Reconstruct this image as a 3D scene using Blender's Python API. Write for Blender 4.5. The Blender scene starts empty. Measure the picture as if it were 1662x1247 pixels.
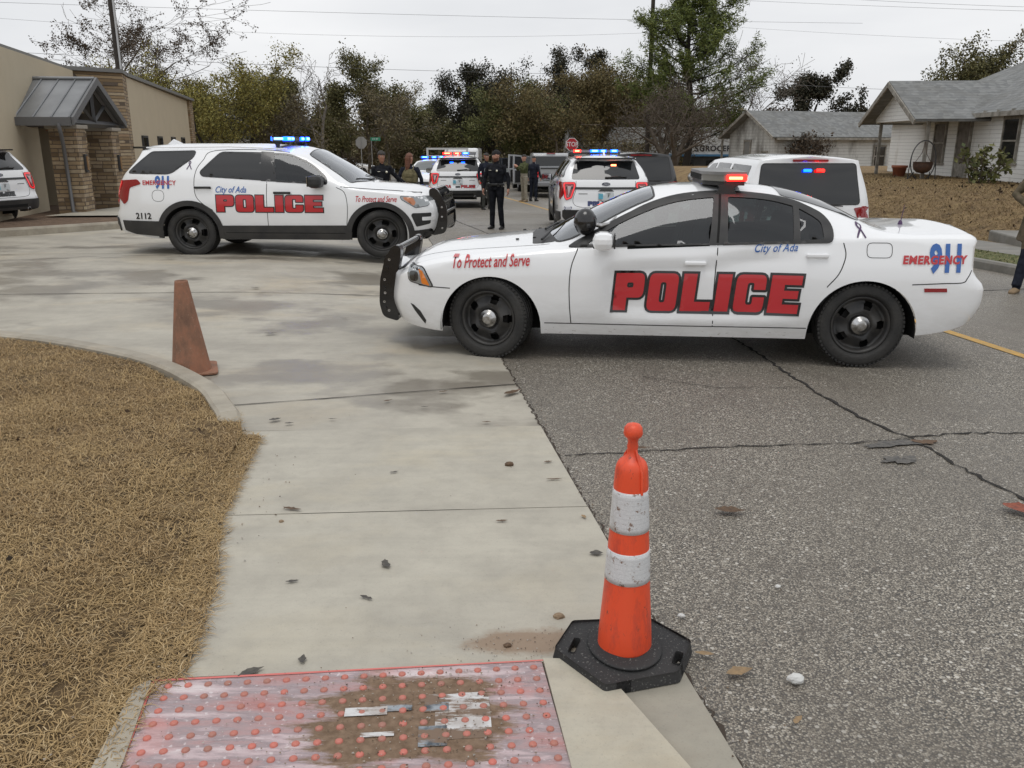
import bpy, bmesh, math, random
import numpy as np
from mathutils import Vector, Matrix, Euler
from mathutils.bvhtree import BVHTree
from mathutils.geometry import delaunay_2d_cdt
R = math.radians
random.seed(7)
SC = bpy.context.scene
COL = SC.collection

# ------------------------------------------------------------ camera, sky, sun, exposure
cam_d = bpy.data.cameras.new('camera'); cam = bpy.data.objects.new('camera', cam_d); COL.objects.link(cam)
cam.location = (0, 0, 1.71); cam.rotation_euler = (R(90 - 15.948), 0, 0)
cam_d.sensor_fit = 'HORIZONTAL'; cam_d.sensor_width = 36; cam_d.lens = 36 * 1370 / 1662.0
cam_d.clip_start = .05; cam_d.clip_end = 3000
SC.camera = cam
SUN_EL, SUN_AZ = R(76), R(200)
w = bpy.data.worlds.new('World'); SC.world = w; w.use_nodes = True
nt = w.node_tree; nt.nodes.clear()
def wn(t, **k):
    n = nt.nodes.new(t)
    for a, b in k.items(): setattr(n, a, b)
    return n
out = wn('ShaderNodeOutputWorld'); bg = wn('ShaderNodeBackground'); bg.inputs['Strength'].default_value = .10
sky = wn('ShaderNodeTexSky'); sky.sky_type = 'NISHITA'; sky.sun_disc = False
sky.sun_elevation = SUN_EL; sky.sun_rotation = SUN_AZ; sky.dust_density = 3
hs = wn('ShaderNodeHueSaturation'); hs.inputs['Saturation'].default_value = .15
nt.links.new(sky.outputs[0], hs.inputs['Color'])
tc = wn('ShaderNodeTexCoord'); mp = wn('ShaderNodeMapping'); mp.inputs['Scale'].default_value = (1.2, 1.2, 4.5)
nt.links.new(tc.outputs['Generated'], mp.inputs['Vector'])
nz = wn('ShaderNodeTexNoise'); nz.inputs['Scale'].default_value = 1.6; nz.inputs['Detail'].default_value = 5; nz.inputs['Roughness'].default_value = .5
nt.links.new(mp.outputs[0], nz.inputs['Vector'])
cr = wn('ShaderNodeValToRGB'); cr.color_ramp.elements[0].position = .3; cr.color_ramp.elements[1].position = .72
cr.color_ramp.elements[0].color = (5.1, 5.25, 5.5, 1); cr.color_ramp.elements[1].color = (6.95, 7.0, 7.1, 1)
nt.links.new(nz.outputs['Fac'], cr.inputs['Fac'])
mx = wn('ShaderNodeMix', data_type='RGBA'); mx.inputs[0].default_value = .9
nt.links.new(hs.outputs[0], mx.inputs[6]); nt.links.new(cr.outputs[0], mx.inputs[7])
nt.links.new(mx.outputs[2], bg.inputs['Color']); nt.links.new(bg.outputs[0], out.inputs[0])
sd = bpy.data.lights.new('sun', 'SUN'); sun = bpy.data.objects.new('sun', sd); COL.objects.link(sun)
sd.energy = .6; sd.angle = R(28); sd.color = (1, .97, .93)
sun.rotation_euler = (R(90) - SUN_EL, 0, R(180) - SUN_AZ)
SC.view_settings.view_transform = 'Standard'; SC.view_settings.look = 'None'
SC.view_settings.exposure = .48; SC.view_settings.gamma = 1
SC.cycles.max_bounces = 6; SC.cycles.transparent_max_bounces = 12

# ------------------------------------------------------------ materials
MATS = {}
def mat(name, col, rough=.6, metal=0, spec=.5, coat=0, var=None, scale=5, bump=0, bscale=None, emit=None, estr=1, alpha=None, trans=0, detail=4, island=None, coord='Object'):
    """Principled material: var = second colour mixed in by noise, island = per-leaf colour spread"""
    if name in MATS: return MATS[name]
    m = bpy.data.materials.new(name); m.use_nodes = True; MATS[name] = m
    t = m.node_tree; b = t.nodes['Principled BSDF']; L = t.links
    def c4(c): return (c[0], c[1], c[2], 1)
    b.inputs['Base Color'].default_value = c4(col); b.inputs['Roughness'].default_value = rough
    b.inputs['Metallic'].default_value = metal; b.inputs['Specular IOR Level'].default_value = spec
    b.inputs['Coat Weight'].default_value = coat; b.inputs['Coat Roughness'].default_value = .04
    if trans: b.inputs['Transmission Weight'].default_value = trans
    if alpha is not None: b.inputs['Alpha'].default_value = alpha
    if emit: b.inputs['Emission Color'].default_value = c4(emit); b.inputs['Emission Strength'].default_value = estr
    src = None
    if var is not None or bump:
        tc = t.nodes.new('ShaderNodeTexCoord')
        n = t.nodes.new('ShaderNodeTexNoise'); n.inputs['Scale'].default_value = scale; n.inputs['Detail'].default_value = detail
        L.new(tc.outputs[coord], n.inputs['Vector'])
    if var is not None:
        mr = t.nodes.new('ShaderNodeMapRange'); mr.inputs[1].default_value = .35; mr.inputs[2].default_value = .65
        L.new(n.outputs['Fac'], mr.inputs[0])
        x = t.nodes.new('ShaderNodeMix'); x.data_type = 'RGBA'
        x.inputs[6].default_value = c4(col); x.inputs[7].default_value = c4(var)
        L.new(mr.outputs[0], x.inputs[0]); src = x.outputs[2]
    if island is not None:
        g = t.nodes.new('ShaderNodeNewGeometry'); r = t.nodes.new('ShaderNodeValToRGB'); r.color_ramp.interpolation = 'LINEAR'
        e = r.color_ramp.elements
        for i, cc in enumerate(island):
            p = i / (len(island) - 1)
            if i == 0: e[0].position = 0; e[0].color = c4(cc)
            elif i == len(island) - 1: e[-1].position = 1; e[-1].color = c4(cc)
            else: q = e.new(p); q.color = c4(cc)
        L.new(g.outputs['Random Per Island'], r.inputs[0])
        if src is not None:
            x2 = t.nodes.new('ShaderNodeMix'); x2.data_type = 'RGBA'; x2.inputs[0].default_value = .6
            L.new(src, x2.inputs[6]); L.new(r.outputs[0], x2.inputs[7]); src = x2.outputs[2]
        else: src = r.outputs[0]
    if src is not None: L.new(src, b.inputs['Base Color'])
    if bump:
        if bscale:
            n2 = t.nodes.new('ShaderNodeTexNoise'); n2.inputs['Scale'].default_value = bscale; n2.inputs['Detail'].default_value = 3
            L.new(tc.outputs[coord], n2.inputs['Vector']); n = n2
        bp = t.nodes.new('ShaderNodeBump'); bp.inputs['Strength'].default_value = bump; bp.inputs['Distance'].default_value = .02
        L.new(n.outputs['Fac'], bp.inputs['Height']); L.new(bp.outputs[0], b.inputs['Normal'])
    return m

# ------------------------------------------------------------ mesh helpers
def new_mesh(name, verts, faces, mats, parent=None, smooth=False, midx=None):
    me = bpy.data.meshes.new(name)
    me.from_pydata([tuple(v) for v in verts], [], [tuple(f) for f in faces])
    if not isinstance(mats, (list, tuple)): mats = [mats]
    for m in mats: me.materials.append(m)
    if midx is not None: me.polygons.foreach_set('material_index', np.array(midx, dtype=np.int32))
    if smooth: me.polygons.foreach_set('use_smooth', [True] * len(me.polygons))
    me.update()
    o = bpy.data.objects.new(name, me); COL.objects.link(o)
    if parent: o.parent = parent
    return o
def np_mesh(name, verts, nper, mats, parent=None, smooth=False, idx=None, midx=None):
    """big meshes: idx (F, nper) faces"""
    verts = np.asarray(verts, dtype=np.float32).reshape(-1, 3)
    if idx is None: idx = np.arange(len(verts)).reshape(-1, nper)
    idx = np.asarray(idx, dtype=np.int32); F = len(idx)
    me = bpy.data.meshes.new(name)
    me.vertices.add(len(verts)); me.vertices.foreach_set('co', verts.ravel())
    me.loops.add(F * nper); me.loops.foreach_set('vertex_index', idx.ravel())
    me.polygons.add(F); me.polygons.foreach_set('loop_start', np.arange(F, dtype=np.int32) * nper)
    me.polygons.foreach_set('loop_total', np.full(F, nper, dtype=np.int32))
    if not isinstance(mats, (list, tuple)): mats = [mats]
    for m in mats: me.materials.append(m)
    if midx is not None: me.polygons.foreach_set('material_index', np.asarray(midx, dtype=np.int32))
    if smooth: me.polygons.foreach_set('use_smooth', np.ones(F, dtype=bool))
    me.update(calc_edges=True); me.validate()
    o = bpy.data.objects.new(name, me); COL.objects.link(o)
    if parent: o.parent = parent
    return o
def tag(o, label=None, cat=None, group=None, kind=None):
    if label: o['label'] = label
    if cat: o['category'] = cat
    if group: o['group'] = group
    if kind: o['kind'] = kind
    return o
def thing(name, label, cat, loc=(0, 0, 0), rz=0, sc=1, group=None):
    o = bpy.data.objects.new(name, None); COL.objects.link(o)
    o.location = loc; o.rotation_euler = (0, 0, rz); o.scale = (sc, sc, sc)
    o.empty_display_size = .2
    return tag(o, label, cat, group)
def copy_tree(o, parent=None):
    c = o.copy(); COL.objects.link(c)
    if parent: c.parent = parent
    for ch in list(o.children): copy_tree(ch, c)
    return c

class MB:
    """collects shapes into one mesh"""
    def __init__(s): s.v = []; s.f = []; s.m = []; s.sm = []
    def add(s, vs, fs, mi=0, smooth=False):
        n = len(s.v); s.v += [tuple(v) for v in vs]
        for f in fs: s.f.append(tuple(n + i for i in f)); s.m.append(mi); s.sm.append(smooth)
        return s
    def box(s, c, d, mi=0, rz=0, taper=1, M=None):
        cx, cy, cz = c; hx, hy, hz = d[0] / 2, d[1] / 2, d[2] / 2
        vs = []
        for z in (-1, 1):
            k = taper if z > 0 else 1
            for x, y in ((-1, -1), (1, -1), (1, 1), (-1, 1)):
                p = Vector((x * hx * k, y * hy * k, z * hz))
                if rz: p = Matrix.Rotation(rz, 3, 'Z') @ p
                if M is not None: p = M @ p
                vs.append((cx + p.x, cy + p.y, cz + p.z))
        return s.add(vs, [(3, 2, 1, 0), (4, 5, 6, 7), (0, 1, 5, 4), (1, 2, 6, 5), (2, 3, 7, 6), (3, 0, 4, 7)], mi)
    def rbox(s, c, d, r=.02, mi=0, rz=0, M=None):
        """box with chamfered edges"""
        cx, cy, cz = c; hx, hy, hz = d[0] / 2, d[1] / 2, d[2] / 2; r = min(r, hx * .9, hy * .9, hz * .9)
        bm = bmesh.new(); bmesh.ops.create_cube(bm, size=1)
        for v in bm.verts: v.co = Vector((v.co.x * 2 * hx, v.co.y * 2 * hy, v.co.z * 2 * hz))
        bmesh.ops.bevel(bm, geom=list(bm.edges), offset=r, segments=2, affect='EDGES', profile=.5)
        RR = Matrix.Rotation(rz, 3, 'Z') if M is None else M
        vs = [(RR @ v.co) + Vector(c) for v in bm.verts]; bm.verts.index_update()
        fs = [[v.index for v in f.verts] for f in bm.faces]; bm.free()
        return s.add(vs, fs, mi)
    def tube(s, pts, rad, n=8, mi=0, caps=True, smooth=True, flat=1):
        pts = [Vector(p) for p in pts]; k = len(pts)
        if not isinstance(rad, (list, tuple)): rad = [rad] * k
        vs = []; up = None
        for i, p in enumerate(pts):
            t = (pts[min(i + 1, k - 1)] - pts[max(i - 1, 0)]).normalized()
            if up is None:
                a = Vector((0, 0, 1)) if abs(t.z) < .9 else Vector((1, 0, 0))
            else: a = up
            u = (a - t * a.dot(t)).normalized(); w_ = t.cross(u); up = u
            for j in range(n):
                q = 2 * math.pi * j / n
                vs.append(p + u * math.cos(q) * rad[i] + w_ * math.sin(q) * rad[i] * flat)
        fs = [(i * n + j, i * n + (j + 1) % n, (i + 1) * n + (j + 1) % n, (i + 1) * n + j) for i in range(k - 1) for j in range(n)]
        s.add(vs, fs, mi, smooth)
        if caps:
            s.add(vs[:n][::-1], [tuple(range(n))], mi); s.add(vs[-n:], [tuple(range(n))], mi)
        return s
    def lathe(s, prof, n=32, mi=0, axis='Z', c=(0, 0, 0), smooth=True, M=None, sx=1, sy=1):
        """prof: list of (r, h) ; closed loops allowed"""
        vs = []
        for r, h in prof:
            for j in range(n):
                q = 2 * math.pi * j / n
                x, y, z = r * math.cos(q) * sx, r * math.sin(q) * sy, h
                if axis == 'Y': x, y, z = x, z, y
                if axis == 'X': x, y, z = z, x, y
                p = Vector((x, y, z))
                if M is not None: p = M @ p
                vs.append(p + Vector(c))
        fs = [(i * n + j, i * n + (j + 1) % n, (i + 1) * n + (j + 1) % n, (i + 1) * n + j) for i in range(len(prof) - 1) for j in range(n)]
        return s.add(vs, fs, mi, smooth)
    def sphere(s, c, r, mi=0, n=12, sx=1, sy=1, sz=1):
        pr = [(r * math.sin(math.pi * i / n) + 1e-5, -r * math.cos(math.pi * i / n) * sz) for i in range(n + 1)]
        return s.lathe(pr, n * 2, mi, c=c, sx=sx, sy=sy)
    def prism(s, poly, z0, z1, mi=0, M=None, c=(0, 0, 0)):
        n = len(poly); vs = []
        for z in (z0, z1):
            for p in poly:
                q = Vector((p[0], p[1], z))
                if M is not None: q = M @ q
                vs.append(q + Vector(c))
        s.add(vs, [tuple(range(n))[::-1], tuple(range(n, 2 * n))] + [(i, (i + 1) % n, n + (i + 1) % n, n + i) for i in range(n)], mi)
        return s
    def build(s, name, mats, parent=None, smooth=None):
        o = new_mesh(name, s.v, s.f, mats, parent, False, s.m)
        o.data.polygons.foreach_set('use_smooth', s.sm if smooth is None else [smooth] * len(s.f))
        return o

def recalc(o):
    bm = bmesh.new(); bm.from_mesh(o.data); bmesh.ops.recalc_face_normals(bm, faces=bm.faces); bm.to_mesh(o.data); bm.free(); return o
def sstep(a, b, x):
    t = min(1, max(0, (x - a) / (b - a))); return t * t * (3 - 2 * t)
def tab(keys):
    """smooth (monotone cubic) interpolation table"""
    xs = [k[0] for k in keys]; ys = [k[1] for k in keys]; n = len(xs)
    d = [(ys[i + 1] - ys[i]) / (xs[i + 1] - xs[i]) for i in range(n - 1)]
    m = [d[0]] + [0 if d[i - 1] * d[i] <= 0 else 2 * d[i - 1] * d[i] / (d[i - 1] + d[i]) for i in range(1, n - 1)] + [d[-1]]
    def f(x):
        if x <= xs[0]: return ys[0]
        if x >= xs[-1]: return ys[-1]
        i = 0
        while xs[i + 1] < x: i += 1
        h = xs[i + 1] - xs[i]; t = (x - xs[i]) / h
        return (1 + 2 * t) * (1 - t) ** 2 * ys[i] + t * (1 - t) ** 2 * h * m[i] + t * t * (3 - 2 * t) * ys[i + 1] + t * t * (t - 1) * h * m[i + 1]
    return f
def in_poly(p, poly):
    x, y = p; c = False; n = len(poly); j = n - 1
    for i in range(n):
        xi, yi = poly[i][0], poly[i][1]; xj, yj = poly[j][0], poly[j][1]
        if (yi > y) != (yj > y) and x < (xj - xi) * (y - yi) / (yj - yi) + xi: c = not c
        j = i
    return c
def dens(poly, sp):
    o = []
    for i in range(len(poly)):
        a = Vector(poly[i][:2]); b = Vector(poly[(i + 1) % len(poly)][:2]); n = max(1, int((b - a).length / sp))
        for k in range(n): o.append(tuple(a.lerp(b, k / n)))
    return o
def tri_poly(outer, holes=(), sp=.05):
    """triangulate polygon with holes, with interior grid points -> verts2d, tris, boundary loops"""
    loops = [dens(outer, sp)] + [dens(h, sp) for h in holes]
    vs = []; es = []; bl = []
    for lp in loops:
        n0 = len(vs); vs += lp; es += [(n0 + i, n0 + (i + 1) % len(lp)) for i in range(len(lp))]; bl.append(len(lp))
    nb = len(vs)
    x0 = min(p[0] for p in outer); x1 = max(p[0] for p in outer); y0 = min(p[1] for p in outer); y1 = max(p[1] for p in outer)
    arr = np.array(vs); nx = int((x1 - x0) / sp); ny = int((y1 - y0) / sp)
    for i in range(1, nx + 1):
        for j in range(1, ny + 1):
            p = (x0 + i * sp + (j % 2) * sp * .31, y0 + j * sp)
            if in_poly(p, outer) and not any(in_poly(p, h) for h in holes):
                if ((arr[:, 0] - p[0]) ** 2 + (arr[:, 1] - p[1]) ** 2).min() > (sp * .4) ** 2: vs.append(p)
    r = delaunay_2d_cdt([Vector(v) for v in vs], es, [], 0, 1e-6)
    V, E_, F = r[0], r[1], r[2]
    keep = []
    for f in F:
        c = sum((V[i] for i in f), Vector((0, 0))) / len(f)
        if in_poly(c, loops[0]) and not any(in_poly(c, h) for h in loops[1:]):
            a, b, d = V[f[0]], V[f[1]], V[f[2]]
            if (b - a).cross(d - a) < 0: f = f[::-1]
            keep.append(tuple(f))
    return [tuple(v) for v in V], keep
def bedges(F):
    cnt = {}
    for f in F:
        for i in range(len(f)):
            a, b = f[i], f[(i + 1) % len(f)]
            if (b, a) in cnt: del cnt[(b, a)]
            else: cnt[(a, b)] = 1
    return list(cnt)
def rpoly(pts, r=.1, n=4):
    """round the corners of a polygon; r number or list"""
    o = []; N = len(pts)
    for i in range(N):
        p = Vector(pts[i][:2]); a = Vector(pts[i - 1][:2]); b = Vector(pts[(i + 1) % N][:2])
        rr = r[i] if isinstance(r, (list, tuple)) else r
        rr = min(rr, (a - p).length * .49, (b - p).length * .49)
        if rr < 1e-5: o.append(tuple(p)); continue
        s_ = p + (a - p).normalized() * rr; e = p + (b - p).normalized() * rr
        for k in range(n + 1):
            t = k / n; o.append(tuple(s_ * (1 - t) ** 2 + p * 2 * t * (1 - t) + e * t * t))
    return o
def spline(pts, n=8):
    """Catmull-Rom through open points"""
    P = [Vector(p) for p in pts]; P = [P[0] * 2 - P[1]] + P + [P[-1] * 2 - P[-2]]; o = []
    for i in range(1, len(P) - 2):
        for k in range(n):
            t = k / n; a, b, c, d = P[i - 1], P[i], P[i + 1], P[i + 2]
            o.append(.5 * ((2 * b) + (c - a) * t + (2 * a - 5 * b + 4 * c - d) * t * t + (3 * b - a - 3 * c + d) * t ** 3))
    o.append(P[-2]); return [tuple(q) for q in o]
def strip(pts, w):
    """2D outline of a stroke"""
    L_, R_ = [], []; n = len(pts)
    for i in range(n):
        a = Vector(pts[max(0, i - 1)][:2]); b = Vector(pts[min(n - 1, i + 1)][:2]); t = (b - a).normalized(); q = Vector((-t.y, t.x))
        ww = w[i] if isinstance(w, (list, tuple)) else w; p = Vector(pts[i][:2])
        L_.append(tuple(p + q * ww / 2)); R_.append(tuple(p - q * ww / 2))
    return L_ + R_[::-1]

# ------------------------------------------------------------ text outlines
_TXT = {}
def text2d(s, size=1, shear=0, offset=0, sx=1, spacing=1):
    key = (s, size, shear, offset, sx, spacing)
    if key in _TXT: return _TXT[key]
    c = bpy.data.curves.new('lettering', 'FONT'); c.body = s; c.size = 1; c.shear = shear; c.offset = offset; c.space_character = spacing
    c.align_x = 'CENTER'; c.align_y = 'CENTER'; c.resolution_u = 3; c.fill_mode = 'FRONT'
    o = bpy.data.objects.new('lettering', c); COL.objects.link(o)
    dg = bpy.context.evaluated_depsgraph_get(); dg.update()
    e = o.evaluated_get(dg); me = e.to_mesh()
    V = [(v.co.x * size * sx, v.co.y * size) for v in me.vertices]; F = [tuple(p.vertices) for p in me.polygons]
    e.to_mesh_clear(); bpy.data.objects.remove(o); bpy.data.curves.remove(c)
    F2 = []
    for f in F:
        a, b, d = [Vector(V[i]) for i in f[:3]]
        F2.append(f if (b - a).cross(d - a) > 0 else f[::-1])
    _TXT[key] = (V, F2); return V, F2

def text_fine(*a):
    V, F = text2d(*a)
    bm = bmesh.new(); bv = [bm.verts.new((x, y, 0)) for x, y in V]
    for f in F:
        try: bm.faces.new([bv[i] for i in f])
        except ValueError: pass
    bmesh.ops.triangulate(bm, faces=bm.faces)
    for _ in range(3):
        es = [e for e in bm.edges if e.calc_length() > .03]
        if not es: break
        bmesh.ops.subdivide_edges(bm, edges=es, cuts=1); bmesh.ops.triangulate(bm, faces=bm.faces)
    bm.verts.index_update(); V = [(v.co.x, v.co.y) for v in bm.verts]; F = [tuple(v.index for v in f.verts) for f in bm.faces]; bm.free()
    return V, F

# block lettering: every glyph in a 0..1 x 0..1 box
def _box(x0, y0, x1, y1): return [(x0, y0), (x1, y0), (x1, y1), (x0, y1)]
GLY = {
 'P': (rpoly([(0, 0), (.45, 0), (.45, .34), (1, .34), (1, 1), (0, 1)], [0, 0, 0, .2, .2, 0]), [rpoly(_box(.42, .62, .62, .74), .05)]),
 'O': (rpoly(_box(0, 0, 1, 1), .2), [rpoly(_box(.41, .24, .59, .76), .07)]),
 'L': ([(0, 0), (1, 0), (1, .27), (.46, .27), (.46, 1), (0, 1)], []),
 'I': (_box(0, 0, 1, 1), []),
 'C': (rpoly([(0, 0), (1, 0), (1, .42), (.6, .42), (.6, .22), (.4, .22), (.4, .78), (.6, .78), (.6, .6), (1, .6), (1, 1), (0, 1)], [.2, .2, .02, .02, .06, .08, .08, .06, .02, .02, .2, .2]), []),
 'E': ([(0, 0), (1, 0), (1, .25), (.46, .25), (.46, .39), (.93, .39), (.93, .61), (.46, .61), (.46, .75), (1, .75), (1, 1), (0, 1)], []),
 'A': ([(0, 0), (.3, 0), (.36, .2), (.64, .2), (.7, 0), (1, 0), (.74, 1), (.26, 1)], [[(.42, .42), (.58, .42), (.5, .76)]]),
 'D': (rpoly([(0, 0), (1, 0), (1, 1), (0, 1)], [0, .25, .25, 0]), [rpoly(_box(.4, .24, .62, .76), .08)]),
}
def grow(poly, d):
    """offset a ccw polygon outward by d (x, y given separately by anisotropic callers)"""
    n = len(poly); o = []
    for i in range(n):
        p = Vector(poly[i]); a = Vector(poly[i - 1]); b = Vector(poly[(i + 1) % n])
        e1 = (p - a); e2 = (b - p)
        if e1.length < 1e-7 or e2.length < 1e-7: o.append(tuple(p)); continue
        n1 = Vector((e1.y, -e1.x)).normalized(); n2 = Vector((e2.y, -e2.x)).normalized()
        k = n1 + n2; l = k.length
        if l < .3: k = n1; l = 1; q = p + k * d
        else: q = p + k.normalized() * d / max(.5, (l / 2))
        o.append(tuple(q))
    return o
def block_word(word, x0, z0, width, height, gap=.04, shear=.06, narrow={'I': .5}, d=0, flip=1):
    """list of (outer, holes) in panel coordinates; flip=-1 for text on the side whose +x runs right to left"""
    ws = [narrow.get(ch, 1) for ch in word]; u = (width - gap * (len(word) - 1)) / sum(ws); x = 0; r = []
    for ch, k in zip(word, ws):
        o, hs_ = GLY[ch]
        def tr(pl): return [(x + p[0] * u * k + shear * height * p[1], p[1] * height) for p in pl]
        O = tr(o); Hs = [tr(h) for h in hs_]
        if d: O = grow(O, d); Hs = [grow(h, -d) for h in Hs]
        def fl(pl): return [(x0 + p[0], z0 + p[1]) for p in pl] if flip > 0 else [(x0 - p[0], z0 + p[1]) for p in pl][::-1]
        r.append((fl(O), [fl(h) for h in Hs])); x += u * k + gap
    return r

# ------------------------------------------------------------ terrain
def ramp(u, k=4.): return .5 * (u + math.sqrt(u * u + k * k))
def RV(x, y): return x + .155 * y                  # distance across the road, measured at its left edge line
def T(x, y):
    z = -.02 * (ramp(min(y, 140) - 11) - ramp(-11)); v = RV(x, y)
    z -= .02 * min(max(v - 3, 0), 6)
    z += .14 * (1 - sstep(-2, .9, v)) * sstep(7, 12, y)
    r = sstep(11.7, 14.8, v) * (1 - sstep(45, 60, y))
    return z + (.45 - z) * r
def sst(a, b, x):
    return sstep(a, b, x)
def at_v(v, y): return (v - .155 * y, y)
# ------------------------------------------------------------ vehicle materials
def paint(name, col, dirt=(.30, .27, .22), dz=.75, amt=.55):
    """glossy paint with road dirt splashed on the lower body (dirt stays on the thing)"""
    m = mat(name, col, .28, coat=1.0, spec=.5); t = m.node_tree; L = t.links; b = t.nodes['Principled BSDF']
    tc = t.nodes.new('ShaderNodeTexCoord'); sp = t.nodes.new('ShaderNodeSeparateXYZ'); L.new(tc.outputs['Object'], sp.inputs[0])
    mr = t.nodes.new('ShaderNodeMapRange'); mr.inputs[1].default_value = dz; mr.inputs[2].default_value = .15
    mr.inputs[3].default_value = 0; mr.inputs[4].default_value = 1; L.new(sp.outputs['Z'], mr.inputs[0])
    n = t.nodes.new('ShaderNodeTexNoise'); n.inputs['Scale'].default_value = 7; n.inputs['Detail'].default_value = 8; n.inputs['Roughness'].default_value = .7
    mpn = t.nodes.new('ShaderNodeMapping'); mpn.inputs['Scale'].default_value = (.7, .7, 2.2); L.new(tc.outputs['Object'], mpn.inputs[0]); L.new(mpn.outputs[0], n.inputs['Vector'])
    mu = t.nodes.new('ShaderNodeMath'); mu.operation = 'MULTIPLY'; L.new(mr.outputs[0], mu.inputs[0]); L.new(n.outputs['Fac'], mu.inputs[1])
    m2 = t.nodes.new('ShaderNodeMath'); m2.operation = 'MULTIPLY'; m2.use_clamp = True; L.new(mu.outputs[0], m2.inputs[0]); m2.inputs[1].default_value = amt * 1.6
    n3 = t.nodes.new('ShaderNodeTexNoise'); n3.inputs['Scale'].default_value = 34; n3.inputs['Detail'].default_value = 4; L.new(mpn.outputs[0], n3.inputs['Vector'])
    m3 = t.nodes.new('ShaderNodeMapRange'); m3.inputs[1].default_value = .62; m3.inputs[2].default_value = .72; L.new(n3.outputs['Fac'], m3.inputs[0])
    mr4 = t.nodes.new('ShaderNodeMapRange'); mr4.inputs[1].default_value = .42; mr4.inputs[2].default_value = .2; L.new(sp.outputs['Z'], mr4.inputs[0])
    m4 = t.nodes.new('ShaderNodeMath'); m4.operation = 'MULTIPLY'; L.new(m3.outputs[0], m4.inputs[0]); L.new(mr4.outputs[0], m4.inputs[1])
    m5 = t.nodes.new('ShaderNodeMath'); m5.operation = 'MAXIMUM'; L.new(m2.outputs[0], m5.inputs[0]); L.new(m4.outputs[0], m5.inputs[1])
    x = t.nodes.new('ShaderNodeMix'); x.data_type = 'RGBA'; x.inputs[6].default_value = (*col, 1); x.inputs[7].default_value = (*dirt, 1)
    L.new(m5.outputs[0], x.inputs[0])
    ge = t.nodes.new('ShaderNodeNewGeometry'); xb = t.nodes.new('ShaderNodeMix'); xb.data_type = 'RGBA'; xb.inputs[7].default_value = (.06, .06, .062, 1)   # grey headliner on the inner side of the shell
    L.new(ge.outputs['Backfacing'], xb.inputs[0]); L.new(x.outputs[2], xb.inputs[6]); L.new(xb.outputs[2], b.inputs['Base Color'])
    rg = t.nodes.new('ShaderNodeMapRange'); rg.inputs[3].default_value = .28; rg.inputs[4].default_value = .8; L.new(m5.outputs[0], rg.inputs[0]); L.new(rg.outputs[0], b.inputs['Roughness'])
    c_ = t.nodes.new('ShaderNodeMapRange'); c_.inputs[3].default_value = 1; c_.inputs[4].default_value = 0; L.new(m5.outputs[0], c_.inputs[0]); L.new(c_.outputs[0], b.inputs['Coat Weight'])
    return m
def glass_mat(name, tint, refl=1.0, opac=.6):
    """flat tinted glazing: partly clear, mirror reflection from the coat"""
    m = bpy.data.materials.new(name); m.use_nodes = True; t = m.node_tree; t.nodes.clear(); L = t.links; MATS[name] = m
    o = t.nodes.new('ShaderNodeOutputMaterial'); tr = t.nodes.new('ShaderNodeBsdfTransparent'); tr.inputs[0].default_value = (*tint, 1)
    gl = t.nodes.new('ShaderNodeBsdfGlossy'); gl.inputs['Roughness'].default_value = .015; gl.inputs['Color'].default_value = (.95, .97, 1, 1)
    fr = t.nodes.new('ShaderNodeFresnel'); fr.inputs[0].default_value = 1.52
    ad = t.nodes.new('ShaderNodeMath'); ad.operation = 'MULTIPLY_ADD'; ad.inputs[1].default_value = refl; ad.inputs[2].default_value = .02; ad.use_clamp = True
    L.new(fr.outputs[0], ad.inputs[0])
    mx = t.nodes.new('ShaderNodeMixShader'); L.new(ad.outputs[0], mx.inputs[0]); L.new(tr.outputs[0], mx.inputs[1]); L.new(gl.outputs[0], mx.inputs[2])
    L.new(mx.outputs[0], o.inputs[0]); return m
WHITE = paint('white_paint', (.88, .89, .90), amt=.45)
SILVER = paint('silver_paint', (.36, .37, .38)); BLACKP = paint('black_paint', (.012, .012, .014), dirt=(.12, .11, .1), amt=.2)
NAVYP = paint('dark_navy_paint', (.02, .025, .035), dirt=(.12, .11, .1), amt=.2)
GLASS = glass_mat('clear_side_glass', (.26, .33, .32), .9); WGLASS = glass_mat('windscreen_glass', (.62, .70, .68), 1.6)
TINT = mat('privacy_glass', (.012, .013, .014), .03, spec=.6, coat=.3)
BLK = mat('black_plastic', (.016, .016, .017), .5, var=(.03, .03, .029), scale=9, bump=.1, bscale=120)
GBLK = mat('gloss_black_trim', (.012, .012, .013), .18, coat=.4)
CLAD = mat('dark_cladding', (.022, .022, .023), .55, var=(.045, .043, .04), scale=4, bump=.08, bscale=150)
RUB = mat('tyre_rubber', (.018, .018, .018), .75, var=(.04, .038, .035), scale=6, bump=.25, bscale=60)
STEELB = mat('black_steel_wheel', (.02, .02, .021), .42, var=(.045, .042, .038), scale=8)
CHROME = mat('bright_metal', (.55, .55, .56), .27, metal=1, var=(.36, .35, .33), scale=30)
ALLOY = mat('alloy_wheel', (.42, .42, .43), .3, metal=.9)
UNDER = mat('underbody', (.008, .008, .008), .95)
SEATM = mat('seat_cloth', (.035, .035, .038), .9); INTER = mat('interior_trim', (.05, .05, .052), .8)
SEAM = mat('panel_gap', (.03, .03, .03), .9)
REDL = mat('red_lens', (.28, .008, .012), .12, coat=1, spec=.6); REDLIT = mat('red_lens_lit', (.5, .02, .02), .2, coat=1, emit=(1, .02, .03), estr=.5)
AMB = mat('amber_lens', (.75, .22, .03), .15, coat=1); HEADL = mat('headlamp_lens', (.32, .34, .35), .06, metal=.4, coat=1)
LRED = mat('red_strobe', (1, .05, .02), .3, emit=(1, .004, .003), estr=11); LBLUE = mat('blue_strobe', (.05, .2, 1), .3, emit=(.0, .05, 1), estr=8)
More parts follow.
